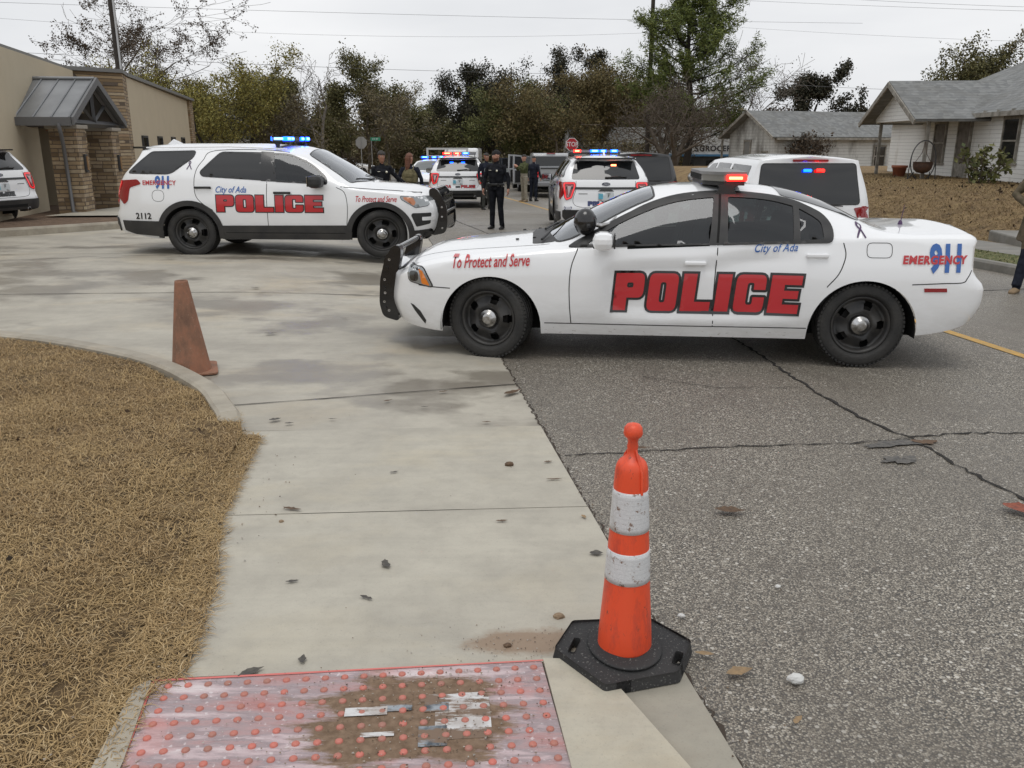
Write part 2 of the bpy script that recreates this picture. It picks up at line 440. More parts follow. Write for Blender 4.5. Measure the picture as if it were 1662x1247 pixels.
LREDC = mat('red_strobe_core', (1, .5, .3), .3, emit=(1, .16, .06), estr=6); LBLUEC = mat('blue_strobe_core', (.4, .8, 1), .3, emit=(.10, .45, 1), estr=5)
LRDIM = mat('unlit_strobe_lens', (.16, .16, .165), .1, coat=1)
DRED = mat('decal_red', (.52, .018, .025), .35, coat=.6); DBLUE = mat('decal_blue', (.02, .12, .42), .35, coat=.6); DNAVY = mat('decal_navy', (.015, .03, .13), .35, coat=.6)
DBLK = mat('decal_black', (.012, .012, .013), .35, coat=.6); DPUR = mat('decal_purple', (.06, .025, .085), .4)
PLATE = mat('number_plate', (.6, .64, .66), .4); PLBLUE = mat('plate_blue', (.12, .42, .55), .4)

class Body:
    """car shell: x from the nose (0) to the tail (L), y sideways, z up. All sheet panels are laid on it by ray casting."""
    def __init__(s, L, hw, zb, zt, zr, yr, sill, arches, prof, xf, xr, bulge=.02, crown=2.4, tum=.02, scallop=None, noseb=.06, tailb=.05):
        s.L = L; s.ar = arches; nL, nG, nT = 15, 9, 11; R_ = arches[0][2]
        xs = set(round(.03 + i * .035, 4) for i in range(int((L - .06) / .035) + 1)) | {0, .012, L, L - .012}
        for c, zc, r in arches:
            xs = {x for x in xs if abs(abs(x - c) - r) > .012}
            for k in range(31): xs.add(round(c + r * math.cos(math.pi * k / 30), 4))
            xs |= {round(c - r - .002, 4), round(c + r + .002, 4)}
        xs = sorted(xs); s.xs = xs
        pr = tab(prof)
        def W(x, z):
            y = hw(x) + pr(z)
            if scallop: y -= scallop(x, z)
            return y
        s.W = W
        def shx(x, z, k):
            xo = x
            if x < .75: xo = x + xf(z) * (1 - x / .75) ** 2
            if x > L - .75: xo = xo + xr(z) * (1 - (L - x) / .75) ** 2
            return xo
        V = []; rows = nL + nG + nT
        for x in xs:
            zbt = sill(x)
            for c, zc, r in arches:
                if abs(x - c) <= r + 1e-5: zbt = max(zbt, zc + math.sqrt(max(0, r * r - (x - c) ** 2)))
            B = zb(x); col_ = []
            for j in range(nL):
                z = zbt + (B - zbt) * j / (nL - 1); col_.append((W(x, z), z))
            yb = W(x, B); YR = yr(x); ZR = max(zr(x), B + .01); ZT = max(zt(x), ZR + .005)
            for j in range(1, nG + 1):
                u = j / nG; y = yb + (YR - yb) * u + bulge * math.sin(math.pi * u) * min(1, (ZR - B) / .2)
                z = B + (ZR - B) * (u if ZR - B > .12 else math.sin(u * math.pi / 2)); col_.append((y, z))
            for j in range(1, nT + 1):
                a = j / nT; y = YR * (1 - a ** 1.25) if True else 0
                z = ZR + (ZT - ZR) * (1 - (y / YR) ** crown); col_.append((y, z))
            V.append([(shx(x, z, 0), y, z) for y, z in col_])
        vs = []; fs = []; nr = len(V[0]); nx = len(xs)
        for sgn in (1, -1):
            n0 = len(vs)
            for col_ in V: vs += [(x, sgn * y, z) for x, y, z in col_]
            for i in range(nx - 1):
                for j in range(nr - 1):
                    a, b, c, d = n0 + i * nr + j, n0 + (i + 1) * nr + j, n0 + (i + 1) * nr + j + 1, n0 + i * nr + j + 1
                    fs.append((a, d, c, b) if sgn > 0 else (a, b, c, d))
        # end caps
        m = 14
        for end, col_, bl in ((0, V[0], -noseb), (1, V[-1], tailb)):
            n0 = len(vs)
            for x, y, z in col_:
                for k in range(m + 1):
                    t = -1 + 2 * k / m; vs.append((x + bl * (1 - t ** 2), y * t, z))
            for j in range(nr - 1):
                for k in range(m):
                    a, b, c, d = n0 + j * (m + 1) + k, n0 + j * (m + 1) + k + 1, n0 + (j + 1) * (m + 1) + k + 1, n0 + (j + 1) * (m + 1) + k
                    fs.append((a, d, c, b) if end == 0 else (a, b, c, d))
        # weld
        bm = bmesh.new(); bv = [bm.verts.new(v) for v in vs]; bm.verts.index_update()
        for f in fs:
            try: bm.faces.new([bv[i] for i in f])
            except ValueError: pass
        bmesh.ops.remove_doubles(bm, verts=bm.verts, dist=.0006)
        bmesh.ops.dissolve_degenerate(bm, dist=.0003, edges=bm.edges)
        bmesh.ops.recalc_face_normals(bm, faces=bm.faces)
        bm.normal_update(); s.bm = bm; s.bvh = BVHTree.FromBMesh(bm)
    def cast(s, ax, u, v):
        if ax == 'L': o, d = Vector((u, -4, v)), Vector((0, 1, 0))
        elif ax == 'R': o, d = Vector((u, 4, v)), Vector((0, -1, 0))
        elif ax == 'B': o, d = Vector((s.L + 3, u, v)), Vector((-1, 0, 0))
        elif ax == 'F': o, d = Vector((-3, u, v)), Vector((1, 0, 0))
        elif ax == 'T': o, d = Vector((u, v, 6)), Vector((0, 0, -1))
        h = s.bvh.ray_cast(o, d)
        if h[0] is None:
            q = {'L': Vector((u, -.9, v)), 'R': Vector((u, .9, v)), 'B': Vector((s.L, u, v)), 'F': Vector((0, u, v)), 'T': Vector((u, v, 1.4))}[ax]
            h = s.bvh.find_nearest(q)
        n = h[1]
        if n.dot(d) > 0: n = -n
        return h[0], n
    def lay(s, mb, ax, polys, off=.004, mi=0, sp=.05, skirt=True, depth=None):
        """polys: list of (outer, holes) in (x,z) for sides, (y,z) for front/back, (x,y) for top"""
        flip = ax in ('R', 'F')
        for outer, holes in polys:
            V, F = tri_poly(outer, holes, sp); P = []; Q = []
            for u, v in V:
                p, n = s.cast(ax, u, v); P.append(p + n * off); Q.append(p - n * (depth if depth is not None else .004))
            F2 = [f[::-1] for f in F] if flip else F
            mb.add(P, F2, mi, True)
            if skirt:
                be = bedges(F2); ids = {}; vv = []
                for a, b in be:
                    for i in (a, b):
                        if i not in ids: ids[i] = len(vv); vv += [P[i], Q[i]]
                mb.add(vv, [(ids[b], ids[a], ids[a] + 1, ids[b] + 1) for a, b in be], mi, False)
        return mb
    def laytext(s, mb, ax, txt, u0, v0, size, mi=0, off=.005, shear=0, offset=.01, sx=1, spacing=1, rot=0):
        V, F = text_fine(txt, size, shear, offset, sx, spacing); fl = -1 if ax in ('R', 'F') else 1
        if ax == 'B': fl = 1
        P = []
        for a, b in V:
            ca, sa = math.cos(rot), math.sin(rot); p, n = s.cast(ax, u0 + fl * (a * ca - b * sa), v0 + a * sa + b * ca); P.append(p + n * off)
        mb.add(P, [f if not (fl < 0 and ax in ('F',)) else f for f in F], mi, True); return mb
    def cut(s, tests):
        """delete shell faces under the see-through glass"""
        dl = [f for f in s.bm.faces if any(t(f.calc_center_median()) for t in tests)]
        bmesh.ops.delete(s.bm, geom=dl, context='FACES')
    def build(s, name, mats, parent):
        me = bpy.data.meshes.new(name); s.bm.to_mesh(me)
        for m in mats: me.materials.append(m)
        me.polygons.foreach_set('use_smooth', [True] * len(me.polygons))
        o = bpy.data.objects.new(name, me); COL.objects.link(o); o.parent = parent; return o

def frame_poly(poly, wd):
    return (grow(poly, wd), [poly])
def make_wheel(kind, r=.36, w=.245):
    """returns (tyre, rim, cap) objects, axis along y, outer face towards -y"""
    rr = r * (.70 if kind != 'alloy' else .66)
    t = MB(); pr = [(rr, -w * .36), (rr + .012, -w * .46), (r * .80, -w * .5), (r * .93, -w * .475), (r * .975, -w * .42), (r, -w * .34), (r, w * .34), (r * .97, w * .44), (r * .8, w * .5), (rr, w * .4)]
    sm = spline(pr, 3); t.lathe(sm, 64, 0, 'Y')
    for k in range(60):                                           # shoulder tread blocks
        a = 2 * math.pi * k / 60; M = Matrix.Rotation(-a, 3, 'Y')
        for sg in (-1, 1):
            c = M @ Vector((r * .988, sg * w * .39, 0)); t.box(c, (.016, w * .13, .02), 0, M=M)
    for yy in (-.3, -.1, .1, .3): t.lathe([(r + .001, yy * w - .004), (r + .004, yy * w - .03), (r + .004, yy * w + .03), (r + .001, yy * w + .004)], 48, 0, 'Y')
    tyre = recalc(t.build('tyre', [RUB]))
    m = MB(); n = 120; y0 = -w * .36
    rings = [(rr, y0), (rr - .006, y0 - .008), (rr - .022, y0), (rr - .03, y0 + .035), (rr * .83, y0 + .05), (rr * .76, y0 + .04), (rr * .66, y0 + .026), (rr * .55, y0 + .014), (rr * .47, y0 + .008), (rr * .38, y0 + .012), (rr * .34, y0 + .03), (.03, y0 + .03)]
    if kind == 'alloy': rings = [(rr, y0), (rr - .008, y0 - .01), (rr - .02, y0), (rr * .9, y0 + .03), (rr * .8, y0 + .03), (rr * .65, y0 + .02), (rr * .5, y0 + .01), (rr * .35, y0), (.02, y0)]
    nh = {'steel5': 5, 'steel6': 5, 'alloy': 5}[kind]; vs = []
    for q, (a, h) in enumerate(rings):
        for j in range(n):
            th = 2 * math.pi * j / n; hh = h
            if kind.startswith('steel') and 4 <= q <= 8: hh -= .012 * math.cos(th * nh) * (1 if q in (5, 6, 7) else .4)
            vs.append((a * math.cos(th), hh, a * math.sin(th)))
    fs = []; wid = {'steel5': .17, 'steel6': .24, 'alloy': .62}[kind]
    for i in range(len(rings) - 1):
        for j in range(n):
            ph = ((j + .5) / n * nh + .5) % 1
            hole = (abs(ph - .5) < wid * (1 if i != 4 else .8) and (4 <= i <= 6 if kind != 'alloy' else 3 <= i <= 5))
            if not hole: fs.append((i * n + j, (i + 1) * n + j, (i + 1) * n + (j + 1) % n, i * n + (j + 1) % n))
    m.add(vs, fs, 0, True)
    m.lathe([(rr, y0), (rr - .01, y0 + .05), (rr - .03, y0 + .12), (.02, y0 + .13)], 48, 1, 'Y')
    m.lathe([(.155, y0 + .06), (.155, y0 + .07), (.02, y0 + .068)], 40, 2, 'Y')
    rim = m.build('rim', [ALLOY if kind == 'alloy' else STEELB, UNDER, mat('brake_disc', (.14, .135, .13), .5, metal=.6)])
    c = MB(); cr_ = rr * (.33 if kind != 'alloy' else .16); yc = y0 + .008
    c.lathe([(cr_, yc + .03), (cr_, yc - .012), (cr_ * .9, yc - .026), (cr_ * .62, yc - .03), (cr_ * .58, yc - .042), (cr_ * .3, yc - .046), (.001, yc - .046)], 40, 0, 'Y')
    for k in range(5 if kind == 'steel6' else 0):
        a = 2 * math.pi * (k + .5) / 5; c.lathe([(.009, yc - .026), (.011, yc - .036), (.001, yc - .037)], 10, 0, 'Y', c=(cr_ * .76 * math.cos(a), 0, cr_ * .76 * math.sin(a)))
    cap = recalc(c.build('hub_cap', [CHROME]))
    return tyre, rim, cap
_WH = {}
def wheel(parent, kind, x, y, side, steer=0, r=.36):
    """side -1: outer face to -y"""
    root = bpy.data.objects.new('wheel', None); COL.objects.link(root); root.parent = parent
    root.location = (x, y, r); root.rotation_euler = (0, 0, (0 if side < 0 else math.pi) + steer); root.empty_display_size = .1
    key = (kind, r)
    if key not in _WH:
        _WH[key] = [o.data for o in (lambda q: q)(make_wheel(kind, r))]
        for o in list(COL.objects):
            if o.type == 'MESH' and o.data in _WH[key]: bpy.data.objects.remove(o)
    for nm, me in zip(('tyre', 'rim', 'hub_cap'), _WH[key]):
        o = bpy.data.objects.new(nm, me); COL.objects.link(o); o.parent = root
    return root
def wells(mb, arches, yo, mi=0):
    """inner arch liners"""
    for c, zc, r in arches:
        for sg in (-1, 1):
            n = 20; vs = []
            for j in range(n + 1):
                a = math.pi * (-.03 + 1.06 * j / n)
                for yy in (yo - .012, yo - .36): vs.append((c + r * math.cos(a), sg * yy, zc + r * math.sin(a)))
            fs = [(2 * j, 2 * j + 1, 2 * j + 3, 2 * j + 2) for j in range(n)]
            mb.add(vs, fs, mi, True)
            mb.add([(c + r * math.cos(math.pi * (-.03 + 1.06 * j / n)), sg * (yo - .36), zc + r * math.sin(math.pi * (-.03 + 1.06 * j / n))) for j in range(n + 1)], [tuple(range(n + 1))], mi)
def ring_poly(c, zc, r0, r1, zmin, n=28, a0=None):
    """arch flare outline in (x,z)"""
    o = []
    a_out = math.asin(max(-1, min(1, (zmin - zc) / r1))); a_in = math.asin(max(-1, min(1, (zmin - zc) / r0)))
    for k in range(n + 1):
        a = a_out + (math.pi - 2 * a_out) * k / n; o.append((c + r1 * math.cos(a), zc + r1 * math.sin(a)))
    for k in range(n + 1):
        a = math.pi - a_in - (math.pi - 2 * a_in) * k / n; o.append((c + r0 * math.cos(a), zc + r0 * math.sin(a)))
    return o
def mirror_mesh(src, name, parent, mats=None):
    """mirrored copy of a mesh part across y = 0"""
    me = src.data.copy(); me.transform(Matrix.Scale(-1, 4, (0, 1, 0))); me.flip_normals()
    o = bpy.data.objects.new(name, me); COL.objects.link(o); o.parent = parent; return o
def ribbon(x, z, h, fl=1):
    """awareness ribbon: loop and two crossed tails"""
    loop = spline([(-.30, -.5), (-.06, -.02), (.10, .28), (.08, .44), (0, .5), (-.08, .44), (-.10, .28), (.06, -.02), (.30, -.5)], 5)
    p = strip([(x + fl * a * h, z + b * h) for a, b in loop], h * .11)
    n = len(p) // 2; o = []
    for i in range(n - 1):
        q = [p[i], p[i + 1], p[-i - 2], p[-i - 1]]
        ar = sum(q[k][0] * q[(k + 1) % 4][1] - q[(k + 1) % 4][0] * q[k][1] for k in range(4))
        o.append((q if ar > 0 else q[::-1], []))
    return o
def seats(parent, xs, yw=.42, zh=.55, back=.62):
    for x, ys, wd in xs:
        for y in ys:
            m = MB(); m.rbox((x - .05, y, zh), (.5, wd, .16), .05); m.rbox((x + .28, y, zh + back / 2), (.15, wd, back), .06, M=Matrix.Rotation(R(16), 3, 'Y'))
            if wd < .7:
                m.rbox((x + .40, y, zh + back + .05), (.09, .25, .17), .04, M=Matrix.Rotation(R(10), 3, 'Y')); m.tube([(x + .37, y - .05, zh + back - .1), (x + .39, y - .05, zh + back + .02)], .008, 6); m.tube([(x + .37, y + .05, zh + back - .1), (x + .39, y + .05, zh + back + .02)], .008, 6)
            m.build('seat', [SEATM], parent)
def steering(parent, x, y, z):
    m = MB(); M = Matrix.Rotation(R(-62), 3, 'Y')
    pts = [M @ Vector((.19 * math.cos(a), .19 * math.sin(a), 0)) + Vector((x, y, z)) for a in [2 * math.pi * k / 24 for k in range(25)]]
    m.tube(pts, .014, 8, caps=False); m.rbox((x, y, z), (.04, .12, .1), .02); m.tube([(x, y, z), (x - .3, y, z - .16)], .025, 8)
    for a in (R(90), R(-90), R(180)):
        m.tube([(x, y, z), M @ Vector((.19 * math.cos(a), .19 * math.sin(a), 0)) + Vector((x, y, z))], .011, 6)
    m.build('steering_wheel', [BLK], parent)

# ------------------------------------------------------------ foreground sedan
def police_sedan():
    th = thing('police_car', 'white police sedan with red POLICE on its doors parked across the near lane', 'police car')
    L = 5.06; xw1, xw2, RW = .96, 4.012, .358
    arch = [(xw1, .275, .43), (xw2, .28, .435)]
    hw = tab([(0, .66), (.05, .72), (.15, .79), (.3, .855), (.5, .90), (.7, .92), (1.0, .935), (1.6, .93), (2.5, .935), (3.2, .94), (4.0, .955), (4.4, .95), (4.7, .925), (4.9, .895), (5.0, .865), (5.06, .825)])
    prof = [(.1, -.06), (.2, -.035), (.32, -.008), (.5, .0), (.68, -.004), (.80, -.014), (.9, -.035), (1.0, -.06), (1.1, -.085)]
    zb = tab([(0, .66), (.1, .70), (.3, .76), (.6, .82), (1.0, .865), (1.5, .90), (1.9, .93), (2.5, .96), (3.2, .995), (3.8, 1.03), (4.2, 1.045), (4.6, 1.045), (4.9, 1.04), (5.06, 1.02)])
    zt = tab([(0, .74), (.08, .80), (.25, .86), (.5, .90), (.9, .945), (1.2, .975), (1.35, .99), (1.43, 1.01), (1.6, 1.10), (1.85, 1.225), (2.1, 1.335), (2.3, 1.40), (2.55, 1.435), (2.85, 1.445), (3.2, 1.43), (3.5, 1.385), (3.8, 1.29), (4.0, 1.195), (4.12, 1.135), (4.24, 1.10), (4.6, 1.09), (4.85, 1.10), (4.98, 1.11), (5.06, 1.085)])
    zr = tab([(0, .69), (.1, .735), (.3, .80), (.6, .855), (1.0, .90), (1.45, .945), (1.62, .965), (1.75, 1.03), (2.0, 1.165), (2.2, 1.26), (2.4, 1.325), (2.65, 1.365), (2.9, 1.372), (3.2, 1.355), (3.5, 1.30), (3.75, 1.225), (4.0, 1.135), (4.2, 1.085), (4.4, 1.072), (4.7, 1.075), (4.95, 1.075), (5.06, 1.05)])
    yr = tab([(0, .56), (.15, .68), (.4, .76), (.9, .80), (1.4, .815), (1.65, .78), (1.95, .70), (2.3, .64), (2.6, .61), (3.0, .60), (3.4, .60), (3.65, .62), (3.9, .67), (4.15, .74), (4.4, .79), (5.06, .68)])
    sill = tab([(0, .27), (.3, .24), (.5, .225), (1.4, .222), (3.5, .222), (4.45, .275), (4.7, .30), (5.06, .36)])
    xf = tab([(.15, .24), (.3, .14), (.45, .10), (.6, .12), (.72, .14), (.85, .20)])
    xr = tab([(.25, -.32), (.4, -.16), (.55, -.10), (.66, -.095), (.72, -.15), (.8, -.195), (.95, -.19), (1.05, -.17), (1.12, -.18)])
    def scallop(x, z):
        fx = sstep(1.93 + (z - .42) * -.12, 2.01 + (z - .42) * -.12, x) * (1 - sstep(3.0, 3.7, x))
        top = .76 + (x - 1.95) * .10
        k = fx * sstep(.405, .435, z) * (1 - sstep(top, top + .035, z))
        crease = .010 * (1 - sstep(.315, .335, z)) if 1.4 < x < 3.58 else 0
        return .036 * k + crease
    b = Body(L, hw, zb, zt, zr, yr, sill, arch, prof, xf, xr, bulge=.028, scallop=scallop, noseb=.15, tailb=.07)
    # ---- windows (x,z)
    fw = rpoly([(1.76, .968), (2.755, .99), (2.80, 1.342), (2.55, 1.318), (2.36, 1.272), (2.12, 1.175), (1.92, 1.07)], [.02, .02, .02, .1, .2, .2, .1])
    rw = rpoly([(2.90, .995), (3.42, 1.018), (3.44, 1.275), (3.28, 1.317), (3.1, 1.338), (2.915, 1.345)], [.02, .01, .01, .1, .1, .02])
    qw = rpoly([(3.475, 1.022), (3.66, 1.032), (3.65, 1.155), (3.60, 1.195), (3.485, 1.258)], [.01, .02, .06, .1, .01])
    dlo = rpoly([(1.60, .945), (3.73, 1.006), (3.74, 1.125), (3.68, 1.218), (3.50, 1.308), (3.3, 1.358), (3.0, 1.388), (2.75, 1.388), (2.5, 1.362), (2.28, 1.30), (2.02, 1.175), (1.8, 1.055)], [.03, .05, .08, .12, .15, .2, .2, .2, .2, .2, .2, .2])
    for ax in ('L', 'R'):
        m = MB(); b.lay(m, ax, [(dlo, [fw, rw, qw])], .011, 0, .03)
        b.lay(m, ax, [([(2.812, .995), (2.83, .995), (2.862, 1.365), (2.842, 1.365)], [])], .0125, 1, .05, skirt=False)
        m.build('window_frame', [BLK, UNDER], th)
        g = MB(); b.lay(g, ax, [(fw, []), (rw, []), (qw, [])], .0045, 0, .05, skirt=False); g.build('side_glass', [GLASS], th)
    wsp = rpoly([(1.52, -.72), (2.31, -.55), (2.31, .55), (1.52, .72), (1.44, .40), (1.425, 0), (1.44, -.40)], [.04, .06, .06, .04, .2, .2, .2])
    m = MB(); b.lay(m, 'T', [(wsp, [])], .006, 0, .06, skirt=False); m.build('windscreen', [WGLASS], th)
    m = MB(); b.lay(m, 'T', [(grow(wsp, .018), [wsp])], .005, 0, .05); m.build('windscreen_seal', [BLK], th)
    rwp = rpoly([(3.36, -.52), (4.0, -.58), (4.12, 0), (4.0, .58), (3.36, .52)], [.05, .06, .2, .06, .05])
    m = MB(); b.lay(m, 'T', [(rwp, [])], .006, 0, .06); m.build('rear_window', [TINT], th)
    # ---- decals and panel gaps on both flanks
    for ax, fl in (('L', 1), ('R', -1)):
        gaps = [[(1.645, .315), (1.63, .48), (1.625, .65), (1.64, .80), (1.69, .94)], [(2.815, .315), (2.812, .6), (2.825, .985)], [(3.70, .66), (3.78, .76), (3.82, .86), (3.83, .93), (3.81, 1.01)], [(1.42, .318), (2.5, .315), (3.57, .318)],
                [(.34, .615), (.45, .607), (.62, .60)], [(4.36, .69), (4.6, .70), (4.76, .705), (4.80, .74), (4.84, .80)]]
        for gp in gaps:
            m = MB(); st = strip(spline(gp, 6), .008); b.lay(m, ax, [(st[::-1], [])], .0015, 0, .05, skirt=False); m.build('panel_gap', [SEAM], th)
        m = MB(); fc = rpoly(_box(3.99, .895, 4.19, 1.015), .045); b.lay(m, ax, [(fc, [grow(fc, -.005)])], .0015, 0, .03, skirt=False)
        m.build('fuel_door', [SEAM], th)
        xs0 = 1.985 if fl > 0 else 3.50
        wd = 1.50
        m = MB(); b.lay(m, ax, block_word('POLICE', xs0, .434, wd, .315, .035, .09, {'I': .48}, d=.018, flip=fl), .0040, 0, .035, skirt=False)
        b.lay(m, ax, block_word('POLICE', xs0, .434, wd, .315, .035, .09, {'I': .48}, d=-.002, flip=fl), .0085, 1, .035, skirt=False)
        m.build('police_lettering', [DBLK, DRED], th); m = MB()
        b.laytext(m, ax, 'To Protect and Serve', .96, .825, .135, 1, .009, .35, .016, .56, 1, R(2.5) * fl)
        m.build('motto_lettering', [DBLK, DRED], th); m = MB()
        b.laytext(m, ax, 'City of Ada', 3.28, .962, .088, 2, .006, .4, .008, .80, 1.05, R(2) * fl)
        m.build('city_lettering', [DBLK, DRED, DBLUE], th); m = MB()
        b.laytext(m, ax, '911', 4.62, .885, .29, 2, .006, 0, .045, .66, .98)
        b.laytext(m, ax, 'EMERGENCY', 4.52, .88, .088, 1, .0085, .1, .045, .92, 1.12)
        m.build('emergency_number_decal', [DBLK, DRED, DBLUE], th); m = MB()
        b.lay(m, ax, ribbon(3.95, 1.10, .105, fl), .005, 3, .05, skirt=False)
        m.build('ribbon_decal', [DBLK, DRED, DBLUE, DPUR], th)
        # handles
        for hx, hz in ((2.65, .83), (3.61, .905)):
            h = MB(); p, n = b.cast(ax, hx, hz); sg = -1 if ax == 'L' else 1
            h.rbox(p + Vector((0, sg * .022, .004)), (.175, .022, .034), .01, 0); h.rbox(p + Vector((-.07, sg * .008, .004)), (.03, .03, .03), .01, 0); h.rbox(p + Vector((.07, sg * .008, .004)), (.03, .03, .03), .01, 0)
            h.build('door_handle', [WHITE], th)
        m = MB(); b.lay(m, ax, [([(4.46, .632), (4.64, .632), (4.635, .662), (4.455, .662)], [])], .006, 0, .03); m.build('side_marker', [REDL], th)
        # head lamp, wraps the corner
        hl = rpoly([(.25, .645), (.45, .607), (.465, .615), (.39, .755), (.375, .765), (.235, .765)], [.03, .02, .01, .02, .01, .02])
        am = rpoly([(.375, .628), (.445, .614), (.38, .735), (.345, .75)], .01)
        m = MB(); b.lay(m, ax, [(grow(hl, .008), [])], .004, 0, .03); b.lay(m, ax, [(hl, [])], .008, 1, .03, skirt=False)
        b.lay(m, ax, [(am, [])], .0105, 2, .03, skirt=False); b.lay(m, ax, [(rpoly(_box(.26, .645, .34, .73), .03), [])], .010, 3, .03, skirt=False)
        m.build('headlight', [GBLK, HEADL, AMB, mat('reflector_grey', (.12, .125, .12), .1, metal=.8)], th)
        # bumper side scoop
        m = MB(); b.lay(m, ax, [([(.26, .45), (.30, .39), (.39, .28), (.40, .31), (.35, .39), (.29, .44)], [])], .004, 0, .03); m.build('bumper_vent', [BLK], th)
        # mirror
        sg = -1 if ax == 'L' else 1; p, n = b.cast(ax, 1.9, .97)
        m = MB(); m.rbox((1.895, sg * 1.02, 1.02), (.17, .21, .145), .055, 0); m.rbox((1.90, sg * .91, .975), (.06, .14, .03), .01, 1)
        m.rbox((1.985, sg * 1.02, 1.02), (.012, .17, .11), .004, 1)
        m.build('side_mirror', [WHITE, BLK], th)
    for ax in ('L',):                                              # A pillar spot lamp
        p = Vector((1.93, -.70, 1.12)); m = MB()
        hc = Vector((1.745, -.77, 1.15))
        m.sphere(hc, .112, 0, 12, .86, .9, 1.0); m.tube([hc + Vector((.07, 0, -.02)), hc + Vector((.13, .02, -.035)), hc + Vector((.20, .06, -.02)), hc + Vector((.26, .12, .03))], [.016, .022, .014, .01], 8, 1)
        m.build('spot_lamp', [GBLK, CHROME], th)
    # ---- push bumper
    m = MB()
    for sg in (-1, 1):
        DX = .11
        pl = rpoly([(-.03, .22), (-.17, .26), (-.20, .38), (-.185, .60), (-.13, .80), (-.07, .90), (-.005, .91), (.01, .84), (-.03, .66), (-.045, .42)], .04)
        pl = [(p_[0] + DX, p_[1]) for p_ in pl]; M = Matrix(((1, 0, 0), (0, 0, 1), (0, 1, 0)))
        m.prism(pl, sg * .50 - .006, sg * .50 + .006, 0, M=M); m.prism(pl, sg * .40 - .006, sg * .40 + .006, 0, M=M)
        m.prism([(p[0] - .012 if p[0] < 0 else p[0], p[1]) for p in pl], sg * .45 - .035, sg * .45 + .035, 0, M=M)
        for hx, hz in ((-.10, .78), (-.15, .6), (-.15, .48), (-.12, .32), (-.16, .40)): m.lathe([(.012, 0), (.001, .001)], 10, 1, 'Y', c=(hx + DX, sg * .5067 if sg > 0 else -.5067, hz))
    for zz, xx, rr in ((.875, -.03, .027), (.70, -.13, .022), (.52, -.165, .022), (.34, -.16, .022)): m.tube([(xx + DX, -.52, zz), (xx + DX, .52, zz)], rr, 12, 0)
    m.box((-.05, 0, .43), (.02, .8, .12), 0)
    for sg in (-1, 1): m.box((.14, sg * .35, .35), (.3, .05, .08), 0)
    recalc(m.build('push_bumper', [GBLK, CHROME], th))
    # grille + rear lamps
    m = MB(); b.lay(m, 'F', [(rpoly(_box(-.5, .50, .5, .74), .05), [])], .006, 0, .08); m.build('grille', [BLK], th)
    m = MB(); b.lay(m, 'B', [(rpoly(_box(-.68, .80, .68, .93), .05), [])], .006, 0, .08); m.build('taillight', [REDL], th)
    m = MB(); b.lay(m, 'B', [(_box(-.17, .62, .17, .76), [])], .008, 0, .08); m.build('number_plate', [PLATE], th)
    # hood line, wipers, cowl
    m = MB(); b.lay(m, 'T', [(rpoly([(1.30, -.66), (1.50, -.70), (1.44, -.4), (1.42, 0), (1.44, .4), (1.50, .70), (1.30, .66), (1.26, 0)], .03), [])], .004, 0, .06, skirt=False)
    for y0, y1 in ((-.62, -.05), (-.02, .55)):
        p1, n1 = b.cast('T', 1.38, y0); p2, n2 = b.cast('T', 1.56, y1); m.tube([p1 + n1 * .02, p1.lerp(p2, .5) + n1 * .035, p2 + n2 * .018], [.012, .009, .006], 6, 0)
    m.build('wiper_cowl', [BLK], th)
    for sg in (-1, 1):
        m = MB(); st = strip(spline([(.26, sg * .52), (.5, sg * .60), (1.0, sg * .68), (1.45, sg * .74)], 6), .007)
        if sg < 0: st = st[::-1]
        ar = sum(st[k][0] * st[(k + 1) % len(st)][1] - st[(k + 1) % len(st)][0] * st[k][1] for k in range(len(st)))
        b.lay(m, 'T', [(st if ar > 0 else st[::-1], [])], .0015, 0, .06, skirt=False)
        for wx in (1.15, 1.3): p, n = b.cast('T', wx, sg * .42); m.rbox(p + n * .006, (.03, .02, .012), .004, 0)
        m.build('bonnet_seam', [SEAM], th)
    # underside and wells
    m = MB(); m.box((2.5, 0, .28), (4.1, 1.15, .16), 0); m.box((2.49, 0, .28), (2.05, 1.74, .1), 0); wells(m, arch, .915); m.box((.85, 0, .34), (.9, 1.0, .2), 0)
    m.tube([(4.3, .5, .25), (4.75, .5, .27)], .035, 8); m.build('underbody', [UNDER], th)
    # interior
    m = MB(); m.box((1.68, 0, .84), (.42, 1.36, .2), 0); m.box((2.9, 0, .42), (2.3, 1.5, .1), 0)
    for sg in (-1, 1): m.box((2.8, sg * .80, .72), (2.1, .06, .46), 0)
    m.build('dashboard', [INTER], th); seats(th, [(2.38, (-.38, .38), .5), (3.25, (0,), 1.2)]); steering(th, 1.95, -.38, .93)
    m = MB(); m.box((2.83, 0, 1.1), (.015, 1.1, .38), 1); m.tube([(2.84, -.6, .9), (2.84, -.5, 1.31), (2.84, .5, 1.31), (2.84, .6, .9)], .02, 8, 0); m.build('partition', [BLK, GLASS], th)
    def cutside(c): return any(in_poly((c.x, c.z), grow(w_, .02)) for w_ in (fw, rw, qw)) and abs(c.y) > .5
    inner = grow(wsp, -.0)
    def cutws(c): return in_poly((c.x, c.y), inner) and c.z > .97
    b.cut([cutside, cutws]); b.build('body', [WHITE], th)
    # wheels
    for x, st in ((xw1, R(-13)), (xw2, 0)):
        wheel(th, 'steel5', x, -.80, -1, st, .342); wheel(th, 'steel5', x, .80, 1, st, .342)
    # light bar: long side runs across the roof
    z0 = 1.428
    m = MB(); X = -.14
    out = rpoly([(2.86, -.40), (3.0, -.62), (3.20, -.62), (3.20, .62), (3.0, .62), (2.86, .40)], .03)
    out = [(p_[0] + X, p_[1]) for p_ in out]
